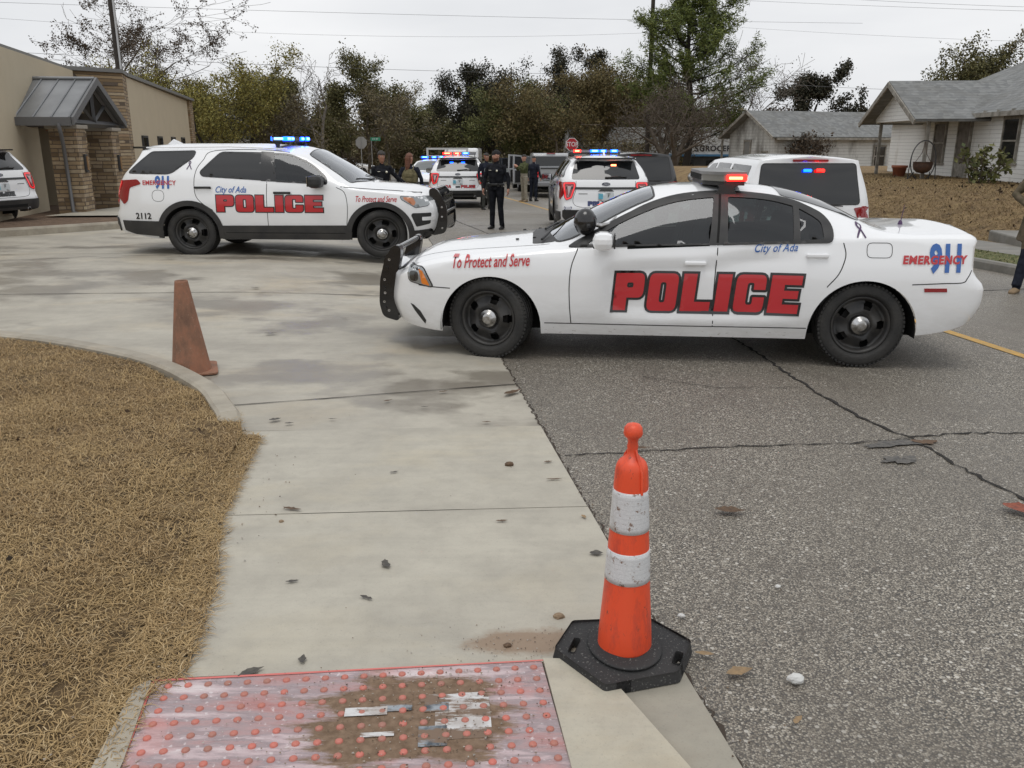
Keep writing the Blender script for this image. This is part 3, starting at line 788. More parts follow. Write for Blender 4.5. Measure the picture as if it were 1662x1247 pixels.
    m.prism(out, z0 + .046, z0 + .10, 1); m.prism(grow(out, .006), z0 + .098, z0 + .122, 0); m.prism(grow(out, -.01), z0 + .012, z0 + .047, 2)
    for q in range(8): m.box((2.853 + X, -.36 + .1 * q, z0 + .073), (.012, .008, .05), 2)
    lb = m.build('lightbar', [mat('lightbar_top', (.24, .24, .235), .4, var=(.17, .17, .17), scale=6), mat('lightbar_lens', (.20, .20, .19), .12, coat=1), BLK], th)
    m = MB(); m.rbox((3.12 + X, -.628, z0 + .073), (.165, .02, .048), .008, 0); m.rbox((3.11 + X, -.636, z0 + .073), (.11, .012, .022), .004, 1); m.build('red_strobe', [LRED, LREDC], lb)
    for sg in (-1, 1):
        m = MB()
        m.prism([(2.97 + X, z0 + .02), (3.15 + X, z0 + .02), (3.10 + X, z0 - .01), (3.13 + X, z0 - .065), (2.95 + X, z0 - .065), (2.99 + X, z0 - .01)], sg * .60 - .015, sg * .60 + .015, 0, M=Matrix(((1, 0, 0), (0, 0, 1), (0, 1, 0))))
        m.build('mounting_foot', [BLK], lb)
    m = MB(); p, n = b.cast('T', 4.5, -.1); m.tube([p, p + Vector((.02, 0, .17))], [.004, .002], 6); m.lathe([(.022, 0), (.014, .03), (.002, .04)], 12, 0, c=p); m.build('antenna', [DPUR], th)
    return th
# ------------------------------------------------------------ shared small car pieces
MXZ = Matrix(((1, 0, 0), (0, 0, 1), (0, 1, 0)))
def strobes(parent, y0, y1, x0, x1, z, cols, bar=True):
    """roof light bar across the car; cols: list of (y, width, colour or None)"""
    m = MB(); out = rpoly([(x0 + .05, y0), (x1, y0), (x1, y1), (x0 + .05, y1), (x0, y1 * .7), (x0, y0 * .7)], .03)
    m.prism(out, z + .03, z + .085, 1); m.prism(grow(out, .004), z + .083, z + .098, 0); m.prism(grow(out, -.012), z + .005, z + .032, 0)
    lb = m.build('lightbar', [BLK, LRDIM], parent)
    for sg in (y0 * .93, y1 * .93):
        f = MB(); f.prism([(x0 + .1, z + .02), (x1 - .03, z + .02), (x1 - .06, z - .09), (x0 + .12, z - .09)], sg - .012, sg + .012, 0, M=MXZ); f.build('mounting_foot', [BLK], lb)
    for y, wd, c in cols:
        k = MB()
        k.rbox(((x0 + x1) / 2, y, z + .06), (x1 - x0 + .03, wd, .062), .012, 0); k.rbox(((x0 + x1) / 2, y, z + .062), (x1 - x0 + .045, wd * .62, .034), .006, 1)
        if abs(y) > abs(y1) - .14: k.rbox(((x0 + x1) / 2, y * 1.02, z + .062), ((x1 - x0) * .6, wd + .02, .034), .006, 1)
        k.build('red_strobe' if c == 'r' else 'blue_strobe', [LRED, LREDC] if c == 'r' else [LBLUE, LBLUEC], lb)
    return lb
def mirror_pair(th, x, y, z, m0, sz=(.2, .26, .19), sides=(-1, 1)):
    for sg in sides:
        m = MB(); m.rbox((x, sg * y, z), sz, .06, 0); m.rbox((x + sz[0] / 2, sg * y, z), (.012, sz[1] * .8, sz[2] * .8), .004, 1); m.rbox((x + .02, sg * (y - .12), z - .06), (.08, .16, .04), .012, 0)
        m.build('side_mirror', [m0, mat('mirror_glass', (.5, .52, .55), .03, metal=1)], th)
def push_bar(th, x0, zt_, w=.5, zb_=.3, big=1):
    for sg in (-1, 1):
        m = MB(); pl = rpoly([(x0 + .02, zb_), (x0 - .18, zb_ + .04), (x0 - .22, zb_ + .16), (x0 - .21, zt_ - .28), (x0 - .10, zt_ - .06), (x0 - .05, zt_), (x0 + .05, zt_ - .01), (x0 + .04, zt_ - .3), (x0 - .0, zb_ + .2)], .05)
        m.prism(pl, sg * w - .03, sg * w + .03, 0, M=MXZ); m.prism(grow(pl, .012), sg * w - .006, sg * w + .006, 0, M=MXZ)
        for hz in (zb_ + .12, zb_ + .3, zt_ - .3): m.lathe([(.016, 0), (.001, .001)], 10, 1, 'Y', c=(x0 - .14, sg * (w + .0315), hz))
        recalc(m.build('push_bumper_upright', [GBLK, CHROME], th))
    m = MB()
    for zz, xx, rr in ((zt_ - .03, x0 - .02, .032), (zt_ - .22, x0 - .15, .026), ((zt_ + zb_) / 2, x0 - .19, .026), (zb_ + .12, x0 - .18, .026)): m.tube([(xx, -w, zz), (xx, w, zz)], rr, 12, 0)
    m.box((x0 - .19, 0, zb_ + .22), (.02, w * 1.7, .16), 0)
    for k_ in range(15): m.box((x0 - .165, -w + .03 + k_ * (2 * w - .06) / 14, (zt_ + zb_) / 2 + .05), (.012, .022, zt_ - zb_ - .32), 0)
    m.box((x0 - .10, 0, (zt_ + zb_) / 2 + .05), (.01, w * 1.9, zt_ - zb_ - .30), 0)
    m.build('push_bumper_rails', [GBLK], th)

# ------------------------------------------------------------ police utility vehicle
def police_suv(label, number, rear_text=None, rear_col=None, side_col='r', cols=(), window_lamps=(), push=True, name='police_suv', plate='P', tail_lit=True, drv=False, steer=0):
    th = thing(name, label, 'police suv')
    L = 5.03; xw1, xw2 = .93, 3.79
    arch = [(xw1, .36, .425), (xw2, .36, .43)]
    hw = tab([(0, .66), (.05, .74), (.15, .84), (.35, .92), (.6, .96), (1, .98), (3.8, .985), (4.4, .97), (4.75, .935), (4.95, .88), (5.03, .82)])
    prof = [(.2, -.05), (.4, -.01), (.55, 0), (.8, 0), (1.0, -.018), (1.2, -.05), (1.3, -.07)]
    zb = tab([(0, .82), (.1, .88), (.4, .95), (.9, 1.0), (1.3, 1.04), (1.8, 1.09), (2.6, 1.14), (3.5, 1.19), (4.2, 1.23), (4.8, 1.22), (5.03, 1.18)])
    zt = tab([(0, .92), (.1, .98), (.4, 1.05), (.9, 1.11), (1.15, 1.13), (1.25, 1.16), (1.55, 1.35), (1.85, 1.53), (2.05, 1.64), (2.35, 1.70), (3.0, 1.735), (4.0, 1.735), (4.6, 1.71), (4.9, 1.68), (5.03, 1.65)])
    zr = tab([(0, .86), (.4, 1.0), (.9, 1.06), (1.2, 1.08), (1.35, 1.11), (1.6, 1.26), (1.9, 1.45), (2.1, 1.55), (2.4, 1.61), (3, 1.645), (4, 1.645), (4.7, 1.62), (5.03, 1.60)])
    yr = tab([(0, .58), (.4, .78), (.9, .83), (1.25, .86), (1.5, .83), (1.9, .73), (2.3, .685), (3, .67), (4, .66), (4.7, .64), (5.03, .60)])
    sill = tab([(0, .30), (.4, .27), (4.3, .27), (4.7, .33), (5.03, .38)])
    xf = tab([(.25, .32), (.45, .20), (.7, .16), (.9, .22), (1.0, .28)])
    xr = tab([(.3, -.12), (.45, -.07), (.64, -.05), (.70, -.09), (1.0, -.12), (1.2, -.17), (1.62, -.46), (1.66, -.34), (1.72, -.32)])
    b = Body(L, hw, zb, zt, zr, yr, sill, arch, prof, xf, xr, bulge=.03, noseb=.07, tailb=.10)
    qw = rpoly([(4.05, 1.275), (4.72, 1.285), (4.40, 1.60), (3.72, 1.615), (3.74, 1.52)], [.08, .05, .04, .04, .08])
    rw = rpoly([(2.66, 1.19), (3.56, 1.245), (3.60, 1.30), (3.33, 1.595), (2.70, 1.585)], [.02, .04, .06, .06, .02])
    fw = rpoly([(1.70, 1.13), (2.46, 1.17), (2.53, 1.575), (2.30, 1.565), (1.98, 1.44), (1.72, 1.22)], [.03, .02, .02, .08, .15, .05])
    pil = [(2.46, 1.16), (2.68, 1.17), (2.72, 1.61), (2.53, 1.60)]
    for ax in ('L', 'R'):
        m = MB(); b.lay(m, ax, [(grow(qw, .012), [grow(qw, -.01)]), (grow(rw, .014), [grow(rw, -.012)]), (grow(fw, .014), [grow(fw, -.012)]), (pil, [])], .006, 0, .05)
        m.build('window_frame', [GBLK], th)
        m = MB(); b.lay(m, ax, [(qw, []), (rw, [])], .0045, 0, .05, skirt=False); m.build('rear_side_glass', [TINT], th)
        m = MB(); b.lay(m, ax, [(fw, [])], .0045, 0, .05, skirt=False); m.build('side_glass', [GLASS], th)
        m = MB(); cl = [rpoly([(xw1 + .46, .275), (xw2 - .47, .275), (xw2 - .47, .485), (xw1 + .46, .50)], .01), ring_poly(xw1, .36, .42, .505, .29), ring_poly(xw2, .36, .425, .51, .29)]
        cl.append([(.20, .31), (.48, .30), (.46, .42), (.22, .44)]); cl.append([(4.27, .31), (4.66, .34), (L - .20, .40), (L - .18, .555), (4.27, .545)])
        b.lay(m, ax, [(cl[0], [])], .012, 0, .06); b.lay(m, ax, [(c_, []) for c_ in cl[1:]], .016, 0, .06); b.lay(m, ax, [([(1.45, .375), (3.25, .375), (3.25, .383), (1.45, .383)], [])], .014, 1, .08, skirt=False)
        m.build('lower_cladding', [CLAD, UNDER], th)
        fl = 1 if ax == 'L' else -1
        for gp in ([(1.42, .50), (1.40, .8), (1.44, 1.0), (1.56, 1.08)], [(2.60, .49), (2.60, .9), (2.59, 1.16)], [(3.42, .72), (3.60, .85), (3.68, 1.0), (3.67, 1.3), (3.58, 1.48), (3.44, 1.62), (2.7, 1.635), (2.3, 1.60)], [(.15, .95), (.6, 1.02), (1.1, 1.055), (1.5, 1.085)]):
            m = MB(); st = strip(spline(gp, 6), .009); b.lay(m, ax, [(st[::-1], [])], .0015, 0, .05, skirt=False); m.build('panel_gap', [SEAM], th)
        m = MB(); fc = rpoly(_box(4.15, .85, 4.34, 1.03), .09); b.lay(m, ax, [(fc, [grow(fc, -.006)])], .0015, 0, .03, skirt=False)
        m.build('fuel_door', [SEAM], th)
        c_main = {'r': 1, 'b': 2}[side_col]
        m = MB(); xs0 = 1.74 if fl > 0 else 3.36; pw = 1.60
        b.lay(m, ax, block_word('POLICE', xs0, .70, pw, .255, .03, -.0, {'I': .45}, d=.013, flip=fl), .004, 0, .06, skirt=False)
        b.lay(m, ax, block_word('POLICE', xs0, .70, pw, .255, .03, -.0, {'I': .45}, d=-.002, flip=fl), .0075, c_main, .05, skirt=False)
        m.build('police_lettering', [DBLK, DRED, DNAVY], th); m = MB()
        b.laytext(m, ax, 'To Protect and Serve', .98, .90, .125, c_main, .007, .35, .012, .56)
        m.build('motto_lettering', [DBLK, DRED, DNAVY], th); m = MB()
        b.laytext(m, ax, 'City of Ada', 3.14, 1.035, .135, 2, .006, .35, .010, .75)
        m.build('city_lettering', [DBLK, DRED, DBLUE], th); m = MB()
        b.laytext(m, ax, '911', 4.16, 1.135, .25, 2, .006, 0, .045, .66, .98); b.laytext(m, ax, 'EMERGENCY', 4.22, 1.135, .095, 1, .008, 0, .022, .92, 1.05)
        m.build('emergency_number_decal', [DBLK, DRED, DBLUE], th); m = MB()
        b.laytext(m, ax, number, 4.50, .62, .13, 0, .006, 0, .03, .95)
        m.build('unit_number', [DBLK], th); m = MB()
        b.lay(m, ax, ribbon(3.77, 1.40, .12, fl), .005, 3, .05, skirt=False)
        m.build('ribbon_decal', [DBLK, DRED, DBLUE, DPUR], th)
        sg = -1 if ax == 'L' else 1
        for hx, hz in ((2.36, .99), (3.55, 1.065)):
            h = MB(); p, n = b.cast(ax, hx, hz); h.rbox(p + Vector((0, sg * .028, .004)), (.26, .022, .036), .012, 0)
            h.rbox(p + Vector((-.10, sg * .01, .004)), (.03, .04, .03), .01, 0); h.rbox(p + Vector((.10, sg * .01, .004)), (.03, .04, .03), .01, 0); h.build('door_handle', [BLK], th)
        hl = rpoly([(.24, .80), (.40, .775), (.60, .90), (.62, .945), (.30, .93), (.20, .90)], .02)
        m = MB(); b.lay(m, ax, [(grow(hl, .008), [])], .004, 0, .04); b.lay(m, ax, [(hl, [])], .009, 1, .04, skirt=False)
        b.lay(m, ax, [(rpoly([(.43, .80), (.57, .90), (.58, .935), (.44, .925), (.40, .85)], .02), [])], .011, 2, .04, skirt=False)
        m.build('headlight', [GBLK, HEADL, mat('amber_reflector', (.55, .2, .08), .15, coat=1)], th)
        fv = rpoly([(.22, .52), (.40, .48), (.47, .66), (.45, .69), (.20, .69)], .02)
        m = MB(); b.lay(m, ax, [(fv, [])], .006, 0, .04); b.lay(m, ax, [(rpoly([(.16, .575), (.32, .575), (.32, .63), (.16, .63)], .01), [])], .012, 1, .03); m.build('fog_lamp_bezel', [BLK, WHITE], th)
        tl = rpoly([(4.50, 1.12), (4.56, 1.19), (L - .19, 1.17), (L - .14, .90), (4.80, .80), (4.73, .86), (4.69, 1.06)][::-1], .03)
        m = MB(); b.lay(m, ax, [(tl, [])], .008, 0, .04); t_ = m.build('taillight', [REDL], th)
        ys = .74
    # rear face
    gl = rpoly([(-.70, 1.235), (.70, 1.235), (.60, 1.615), (-.60, 1.615)], .06)
    m = MB(); b.lay(m, 'B', [(gl, [])], .006, 0, .06); m.build('tailgate_glass', [TINT], th)
    m = MB(); b.lay(m, 'B', [(_box(-.80, 1.03, .80, 1.075), [])], .012, 0, .06); b.lay(m, 'B', [(rpoly([(-.16, .99), (.16, .99), (.10, 1.035), (-.10, 1.035)], .01), [])], .02, 0, .05); m.build('tailgate_bar', [mat('dark_bright_trim', (.06, .06, .06), .25, metal=.7)], th)
    for sg in (-1, 1):
        tl = [(sg * .68, .84), (sg * .80, .79), (sg * .835, .86), (sg * .86, 1.12), (sg * .84, 1.18), (sg * .62, 1.18), (sg * .60, 1.10)]
        if sg < 0: tl = tl[::-1]
        m = MB(); tp = rpoly(tl, .03); b.lay(m, 'B', [(tp, [])], .010, 0, .04)
        b.lay(m, 'B', [(grow(tp, -.012), [grow(tp, -.038)])], .0135, 1, .04, skirt=False); b.lay(m, 'B', [(grow(tp, -.085), [])], .0135, 2, .04, skirt=False)
        m.build('taillight', [REDL, REDLIT if tail_lit else REDL, mat('clear_lens', (.55, .4, .4), .1, coat=1)], th)
        gp = [(sg * .60, 1.2), (sg * .61, 1.0), (sg * .66, .84), (sg * .64, .72), (sg * .5, .66), (0, .65)]
        st = strip(spline(gp, 6), .008); ar = sum(st[k][0] * st[(k + 1) % len(st)][1] - st[(k + 1) % len(st)][0] * st[k][1] for k in range(len(st)))
        m = MB(); b.lay(m, 'B', [(st if ar > 0 else st[::-1], [])], .0015, 0, .06, skirt=False); b.lay(m, 'B', [(_box(sg * .46 - .09, .93, sg * .46 + .09, .945), [])], .004, 1, .06, skirt=False); m.build('panel_gap', [SEAM, mat('badge_grey', (.15, .15, .15), .3, metal=.8)], th)
    m = MB(); bp = rpoly([(-.80, .38), (.80, .38), (.86, .45), (.86, .60), (-.86, .60), (-.86, .45)], .03); b.lay(m, 'B', [(bp, [])], .022, 0, .06)
    b.lay(m, 'B', [(_box(-.5, .44, .5, .50), [])], .026, 1, .06, skirt=False); m.build('rear_bumper_cladding', [CLAD, UNDER], th)
    for sg in (-1, 1):
        m = MB(); m.lathe([(.035, 0), (.042, .0), (.042, -.1)], 14, 0, 'X', c=(L + .0, sg * .55, .38)); m.build('exhaust_tip', [CHROME], th)
    pl = MB(); b.lay(pl, 'B', [(_box(-.16, .80, .16, .955), [])], .014, 0, .05); b.lay(pl, 'B', [(_box(-.15, .83, -.06, .94), [])], .017, 1, .05, skirt=False); b.laytext(pl, 'B', plate, .05, .885, .085, 2, .0175, 0, .01, .8)
    pl.build('number_plate', [PLATE, PLBLUE, DBLK], th)
    m = MB(); b.lay(m, 'B', [(rpoly(_box(-.075, .69, .075, .75), .01), [])], .012, 0, .04); m.build('tailgate_handle', [BLK], th)
    m = MB(); ov = [(.085 * math.cos(2 * math.pi * k / 24), 1.14 + .034 * math.sin(2 * math.pi * k / 24)) for k in range(24)]
    b.lay(m, 'B', [(ov, [])], .012, 0, .03); b.laytext(m, 'B', 'Ford', 0, 1.14, .05, 1, .0135, .35, .004, 1.1); m.build('emblem', [mat('emblem_blue', (.01, .015, .04), .2, coat=1), CHROME], th)
    if rear_text:
        m = MB()
        for wd_, x0, ww in rear_text:
            b.lay(m, 'B', block_word(wd_, x0, .685, ww, .095, .012, 0, {'I': .45}, d=.006), .005, 0, .06, skirt=False); b.lay(m, 'B', block_word(wd_, x0, .685, ww, .095, .012, 0, {'I': .45}, d=-.002), .007, 1, .06, skirt=False)
        b.laytext(m, 'B', number, -.76, .625, .10, 0, .006, 0, .016, .8)
        m.build('rear_lettering', [DBLK if rear_col != 'b' else DNAVY, {'r': DRED, 'b': DNAVY, 'k': DBLK}[rear_col]], th)
    m = MB(); p1, n = b.cast('B', .02, 1.26); p2, n2 = b.cast('B', .30, 1.29); m.tube([p1 + n * .02, p2 + n2 * .03], [.016, .008], 6); m.tube([b.cast('B', -.02, 1.265)[0] + n * .02, b.cast('B', .42, 1.275)[0] + n * .022], [.018, .012], 6); m.build('rear_wiper', [BLK], th)
    # spoiler
    m = MB(); sp_ = [(-.62, 4.50), (.62, 4.50), (.60, 4.73), (0, 4.78), (-.60, 4.73)]
    m.prism([(p_[1], p_[0]) for p_ in sp_][::-1], 1.655, 1.685, 0); m.build('roof_spoiler', [GBLK], th)
    for y, c, xx in window_lamps:
        p, n = b.cast('B', y, 1.52); k = MB(); k.rbox(p + n * .012, (.03, .11, .035), .01, 0, M=Matrix.Rotation(R(-38), 3, 'Y')); k.build('rear_strobe', [{'r': LRED, 'b': LBLUE, 'R': LREDC}[c]], th)
    # front
    wsp = rpoly([(1.38, -.78), (2.02, -.60), (2.04, 0), (2.02, .60), (1.38, .78), (1.24, .40), (1.22, 0), (1.24, -.40)], [.04, .06, .2, .06, .04, .2, .2, .2])
    m = MB(); b.lay(m, 'T', [(wsp, [])], .006, 0, .07, skirt=False); m.build('windscreen', [WGLASS], th)
    m = MB(); b.lay(m, 'T', [(grow(wsp, .018), [wsp])], .005, 0, .06)
    for y0, y1 in ((-.62, -.05), (-.02, .55)):
        p1, n1 = b.cast('T', 1.22, y0); p2, n2 = b.cast('T', 1.36, y1); m.tube([p1 + n1 * .02, p2 + n2 * .018], [.012, .006], 6, 0)
    m.build('windscreen_seal', [BLK], th)
    m = MB(); b.lay(m, 'F', [(rpoly(_box(-.56, .66, .56, .86), .06), [])], .008, 0, .08); b.lay(m, 'F', [(rpoly(_box(-.5, .36, .5, .55), .03), [])], .008, 0, .08); m.build('grille', [BLK], th)
    m = MB(); m.box((2.4, 0, .34), (4.2, 1.2, .16), 0); m.box((2.36, 0, .33), (1.85, 1.8, .1), 0); wells(m, arch, .965); m.build('underbody', [UNDER], th)
    m = MB(); m.box((1.6, 0, .95), (.5, 1.5, .25), 0); m.box((2.9, 0, .5), (2.4, 1.5, .1), 0)
    for sg in (-1, 1): m.box((2.75, sg * .86, .85), (2.0, .06, .5), 0)
    m.build('dashboard', [INTER], th); seats(th, [(2.3, (-.42, .42), .5)], zh=.75, back=.66)
    if True: m = MB(); m.box((2.9, 0, 1.2), (.02, 1.4, .7), 0); m.build('partition', [BLK], th)
    mirror_pair(th, 1.82, 1.08, 1.17, BLK)
    if drv:
        pd = MB(); pd.sphere((2.42, -.42, 1.50), .105, 0, 10, 1, .85, 1.2); pd.tube([(2.45, -.42, 1.42), (2.46, -.42, 1.34), (2.47, -.42, 1.15), (2.45, -.42, .85)], [.055, .13, .19, .18], 12, 1)
        pd.tube([(2.44, -.62, 1.28), (2.3, -.66, 1.08), (2.05, -.5, 1.1)], [.06, .05, .04], 8, 1)
        DRIVER.append(pd)
    if cols: strobes(th, -.58, .58, 2.38, 2.60, 1.745, cols)
    m = MB(); m.prism([(4.22, 1.73), (4.46, 1.72), (4.42, 1.75), (4.36, 1.80)], -.018, .018, 0, M=MXZ); recalc(m.build('roof_antenna', [WHITE], th))
    m = MB(); p, n = b.cast('T', 1.0, .5)
    if push: push_bar(th, .22, 1.05, .48)
    for sg in (-1, 1):
        m = MB(); m.tube([(2.35, sg * .655, 1.650), (3.2, sg * .665, 1.683), (4.5, sg * .64, 1.668)], .010, 6); m.build('roof_rail', [WHITE], th)
    cutw = wsp
    b.cut([lambda c: abs(c.y) > .5 and in_poly((c.x, c.z), fw), lambda c: in_poly((c.x, c.y), wsp) and c.z > 1.12]); b.build('body', [WHITE], th)
    for x, st in ((xw1, steer), (xw2, 0)):
        wheel(th, 'steel6', x, -.85, -1, st, .366); wheel(th, 'steel6', x, .85, 1, st, .366)
    return th
DRIVER = []

# ------------------------------------------------------------ other cars
def plain_car(name, label, cat, P, kind='suv', rear=True, wk='alloy', lens=None, stow=None):
    """civil car from a size table"""
    th = thing(name, label, cat); k = P['k']; L = 5.1 if kind == 'suv' else 4.8
    if kind == 'suv':
        hw = tab([(0, .74), (.1, .84), (.3, .92), (.7, .97), (1, .985), (4.2, .985), (4.8, .965), (5.1, .93)]); arch = [(.95, .38, .45), (3.95, .38, .45)]
        zb = tab([(0, .90), (.2, .98), (1.2, 1.10), (2.0, 1.12), (4.5, 1.14), (5.1, 1.13)]); zt = tab([(0, 1.0), (.15, 1.08), (.9, 1.17), (1.35, 1.20), (1.45, 1.23), (1.8, 1.52), (2.1, 1.74), (2.4, 1.82), (3.2, 1.86), (4.4, 1.86), (5.1, 1.84)])
        zr = tab([(0, .96), (.3, 1.06), (1.3, 1.14), (1.5, 1.2), (1.85, 1.5), (2.15, 1.68), (2.5, 1.75), (3.5, 1.79), (5.1, 1.78)]); yr = tab([(0, .70), (.6, .84), (1.3, .90), (1.5, .88), (1.9, .80), (2.3, .76), (3, .75), (5.1, .73)])
        sill = tab([(0, .36), (5.1, .38)]); xf = tab([(.3, .08), (.6, 0), (1.0, .08)]); xr = tab([(.35, -.04), (.5, .04), (.7, .04), (.76, -.03), (1.15, -.05), (1.75, -.16), (1.86, -.12)]); prof = [(.3, -.04), (.6, 0), (.9, 0), (1.2, -.03)]; r = .39
        ws = [(1.50, -.80), (2.08, -.70), (2.1, 0), (2.08, .70), (1.50, .80), (1.42, 0)]
        win = [[(1.95, 1.18), (2.72, 1.18), (2.74, 1.70), (2.42, 1.68), (2.25, 1.60)], [(2.84, 1.18), (3.62, 1.18), (3.62, 1.71), (2.86, 1.71)], [(3.76, 1.18), (4.80, 1.19), (4.70, 1.70), (3.76, 1.71)]]
        gl = rpoly([(-.76, 1.16), (.76, 1.16), (.69, 1.73), (-.69, 1.73)], .05)
    else:
        hw = tab([(0, .60), (.1, .74), (.3, .82), (.7, .88), (1, .90), (4.0, .90), (4.5, .85), (4.8, .74)]); arch = [(.92, .32, .38), (3.7, .32, .38)]
        zb = tab([(0, .68), (.2, .76), (1.2, .90), (3, .96), (4.2, .98), (4.8, .92)]); zt = tab([(0, .76), (.2, .84), (.9, .95), (1.2, .98), (1.3, 1.01), (1.7, 1.20), (2.1, 1.38), (2.5, 1.44), (3.0, 1.44), (3.5, 1.37), (3.9, 1.24), (4.25, 1.09), (4.5, 1.06), (4.8, .99)])
        zr = tab([(0, .72), (.5, .84), (1.3, .93), (1.5, 1.0), (1.9, 1.22), (2.3, 1.35), (2.8, 1.38), (3.3, 1.34), (3.8, 1.18), (4.1, 1.06), (4.8, .95)]); yr = tab([(0, .52), (.6, .74), (1.3, .80), (1.6, .76), (2.1, .62), (2.6, .58), (3.2, .58), (3.8, .64), (4.2, .72), (4.8, .6)])
        sill = tab([(0, .24), (1, .2), (3.9, .2), (4.8, .3)]); xf = tab([(.2, .1), (.45, 0), (.8, .1)]); xr = tab([(.25, -.1), (.5, 0), (.8, -.02), (1.05, -.08)]); prof = [(.2, -.04), (.5, 0), (.8, -.01), (1, -.06)]; r = .325
        ws = [(1.42, -.68), (2.1, -.52), (2.12, 0), (2.1, .52), (1.42, .68), (1.30, 0)]
        win = [[(1.72, .96), (2.55, .97), (2.58, 1.33), (2.25, 1.29)], [(2.64, .97), (3.38, .99), (3.42, 1.26), (3.0, 1.33), (2.66, 1.34)], [(3.46, .99), (3.80, 1.0), (3.62, 1.15), (3.5, 1.22)]]
        gl = rpoly([(-.55, 1.08), (.55, 1.08), (.45, 1.34), (-.45, 1.34)], .05)
    b = Body(L, hw, zb, zt, zr, yr, sill, arch, prof, xf, xr, bulge=.02, noseb=.12, tailb=.06)
    for ax in ('L', 'R'):
        m = MB(); b.lay(m, ax, [(rpoly(q, .03), []) for q in win], .005, 0, .08); m.build('side_glass', [TINT], th)
        m = MB()
        for q in win[:2]:
            st = strip([(q[0][0] - .08, q[0][1] - .03), (q[0][0] - .06, .45 if kind == 'suv' else .3)], .01); b.lay(m, ax, [(st, [])], .002, 0, .08, skirt=False)
            p, n = b.cast(ax, q[1][0] - .1, q[0][1] - .12); m.rbox(p + n * .015, (.2, .03, .03), .01, 1)
        m.build('door_trim', [SEAM, CHROME if kind != 'suv' else BLK], th)
        y0 = .12 if kind == 'suv' else .15; z0 = .78 if kind == 'suv' else .60
        m = MB(); b.lay(m, ax, [(rpoly([(.10, z0), (.32, z0 + .02), (.40, z0 + .12), (.08, z0 + .12)], .02), [])], .006, 0, .06); m.build('headlight', [P.get('head', HEADL)], th)
        zt0, zt1 = (.82, 1.12) if kind == 'suv' else (.76, .92)
        m = MB(); b.lay(m, ax, [(rpoly(_box(L - .20, zt0, L - .02, zt1), .03), [])], .008, 0, .05); m.build('taillight', [REDL], th)
    if kind == 'suv':
        for sg in (-1, 1):
            tl = rpoly(_box(.80, .80, .93, 1.13) if sg > 0 else _box(-.93, .80, -.80, 1.13), .02); m = MB(); b.lay(m, 'B', [(tl, [])], .010, 0, .05)
            m.lathe([(.04, 0), (.001, .01)], 12, 1, 'X', c=(L + .05, sg * .865, .88)); m.build('taillight', [REDL, mat('clear_lens', (.55, .4, .4), .1, coat=1)], th)
        m = MB(); b.lay(m, 'B', [(grow(gl, .014), [gl])], .006, 0, .08); b.lay(m, 'B', [(rpoly(_box(-.86, .40, .86, .62), .03), [])], .02, 1, .08); b.lay(m, 'B', [(_box(-.8, .75, .8, .757), [])], .003, 0, .08); m.build('tailgate_trim', [BLK, CLAD], th)
        m = MB(); b.lay(m, 'B', [(_box(-.16, .84, .16, .98), [])], .012, 0, .05); m.build('number_plate', [PLATE], th)
        m = MB(); b.lay(m, 'B', [(rpoly(_box(-.26, 1.765, .26, 1.80), .01), [])], .02, 0, .05); m.build('brake_light', [REDL], th)
        m = MB(); p, n = b.cast('B', -.05, 1.13); m.rbox(p + n * .03, (.05, .12, .05), .01, 0); m.tube([p + n * .05, b.cast('B', .2, 1.15)[0] + n * .04, b.cast('B', .50, 1.13)[0] + n * .03], [.016, .014, .008], 6, 0); m.tube([p + n * .05, b.cast('B', -.35, 1.16)[0] + n * .035], [.012, .006], 6, 0); m.build('rear_wiper', [BLK], th)
        for sg in (-1, 1):
            if P.get('rail') is None: continue
            m = MB(); m.tube([(2.3, sg * .74, 1.82), (3.2, sg * .75, 1.86), (4.9, sg * .73, 1.84)], .018, 6); m.build('roof_rail', [P.get('rail', BLK)], th)
    m = MB(); b.lay(m, 'B', [(gl, [])], .006, 0, .08); m.build('rear_window', [TINT], th)
    m = MB(); b.lay(m, 'T', [(rpoly(ws, .05), [])], .006, 0, .08); m.build('windscreen', [mat('dark_windscreen', (.05, .06, .06), .03, coat=1)], th)
    m = MB(); b.lay(m, 'F', [(rpoly(_box(-.5, .5, .5, .72 if kind == 'suv' else .62), .04), [])], .008, 0, .1); m.build('grille', [BLK], th)
    m = MB(); m.box((L / 2, 0, .36), (L * .8, 1.2, .16), 0); m.box((L / 2, 0, .36), (1.9, 1.75, .12), 0); wells(m, arch, .93 if kind == 'suv' else .86); m.build('underbody', [UNDER], th)
    mirror_pair(th, 1.9 if kind == 'suv' else 1.75, 1.08 if kind == 'suv' else .98, 1.22 if kind == 'suv' else .98, P['paint'] if kind != 'suv' else P['paint'], (.15, .22, .2) if kind == 'suv' else (.13, .2, .13))
    b.build('body', [P['paint']], th)
    for x in (arch[0][0], arch[1][0]):
        wheel(th, wk, x, -.83 if kind == 'suv' else -.77, -1, 0, r); wheel(th, wk, x, .83 if kind == 'suv' else .77, 1, 0, r)
    return th

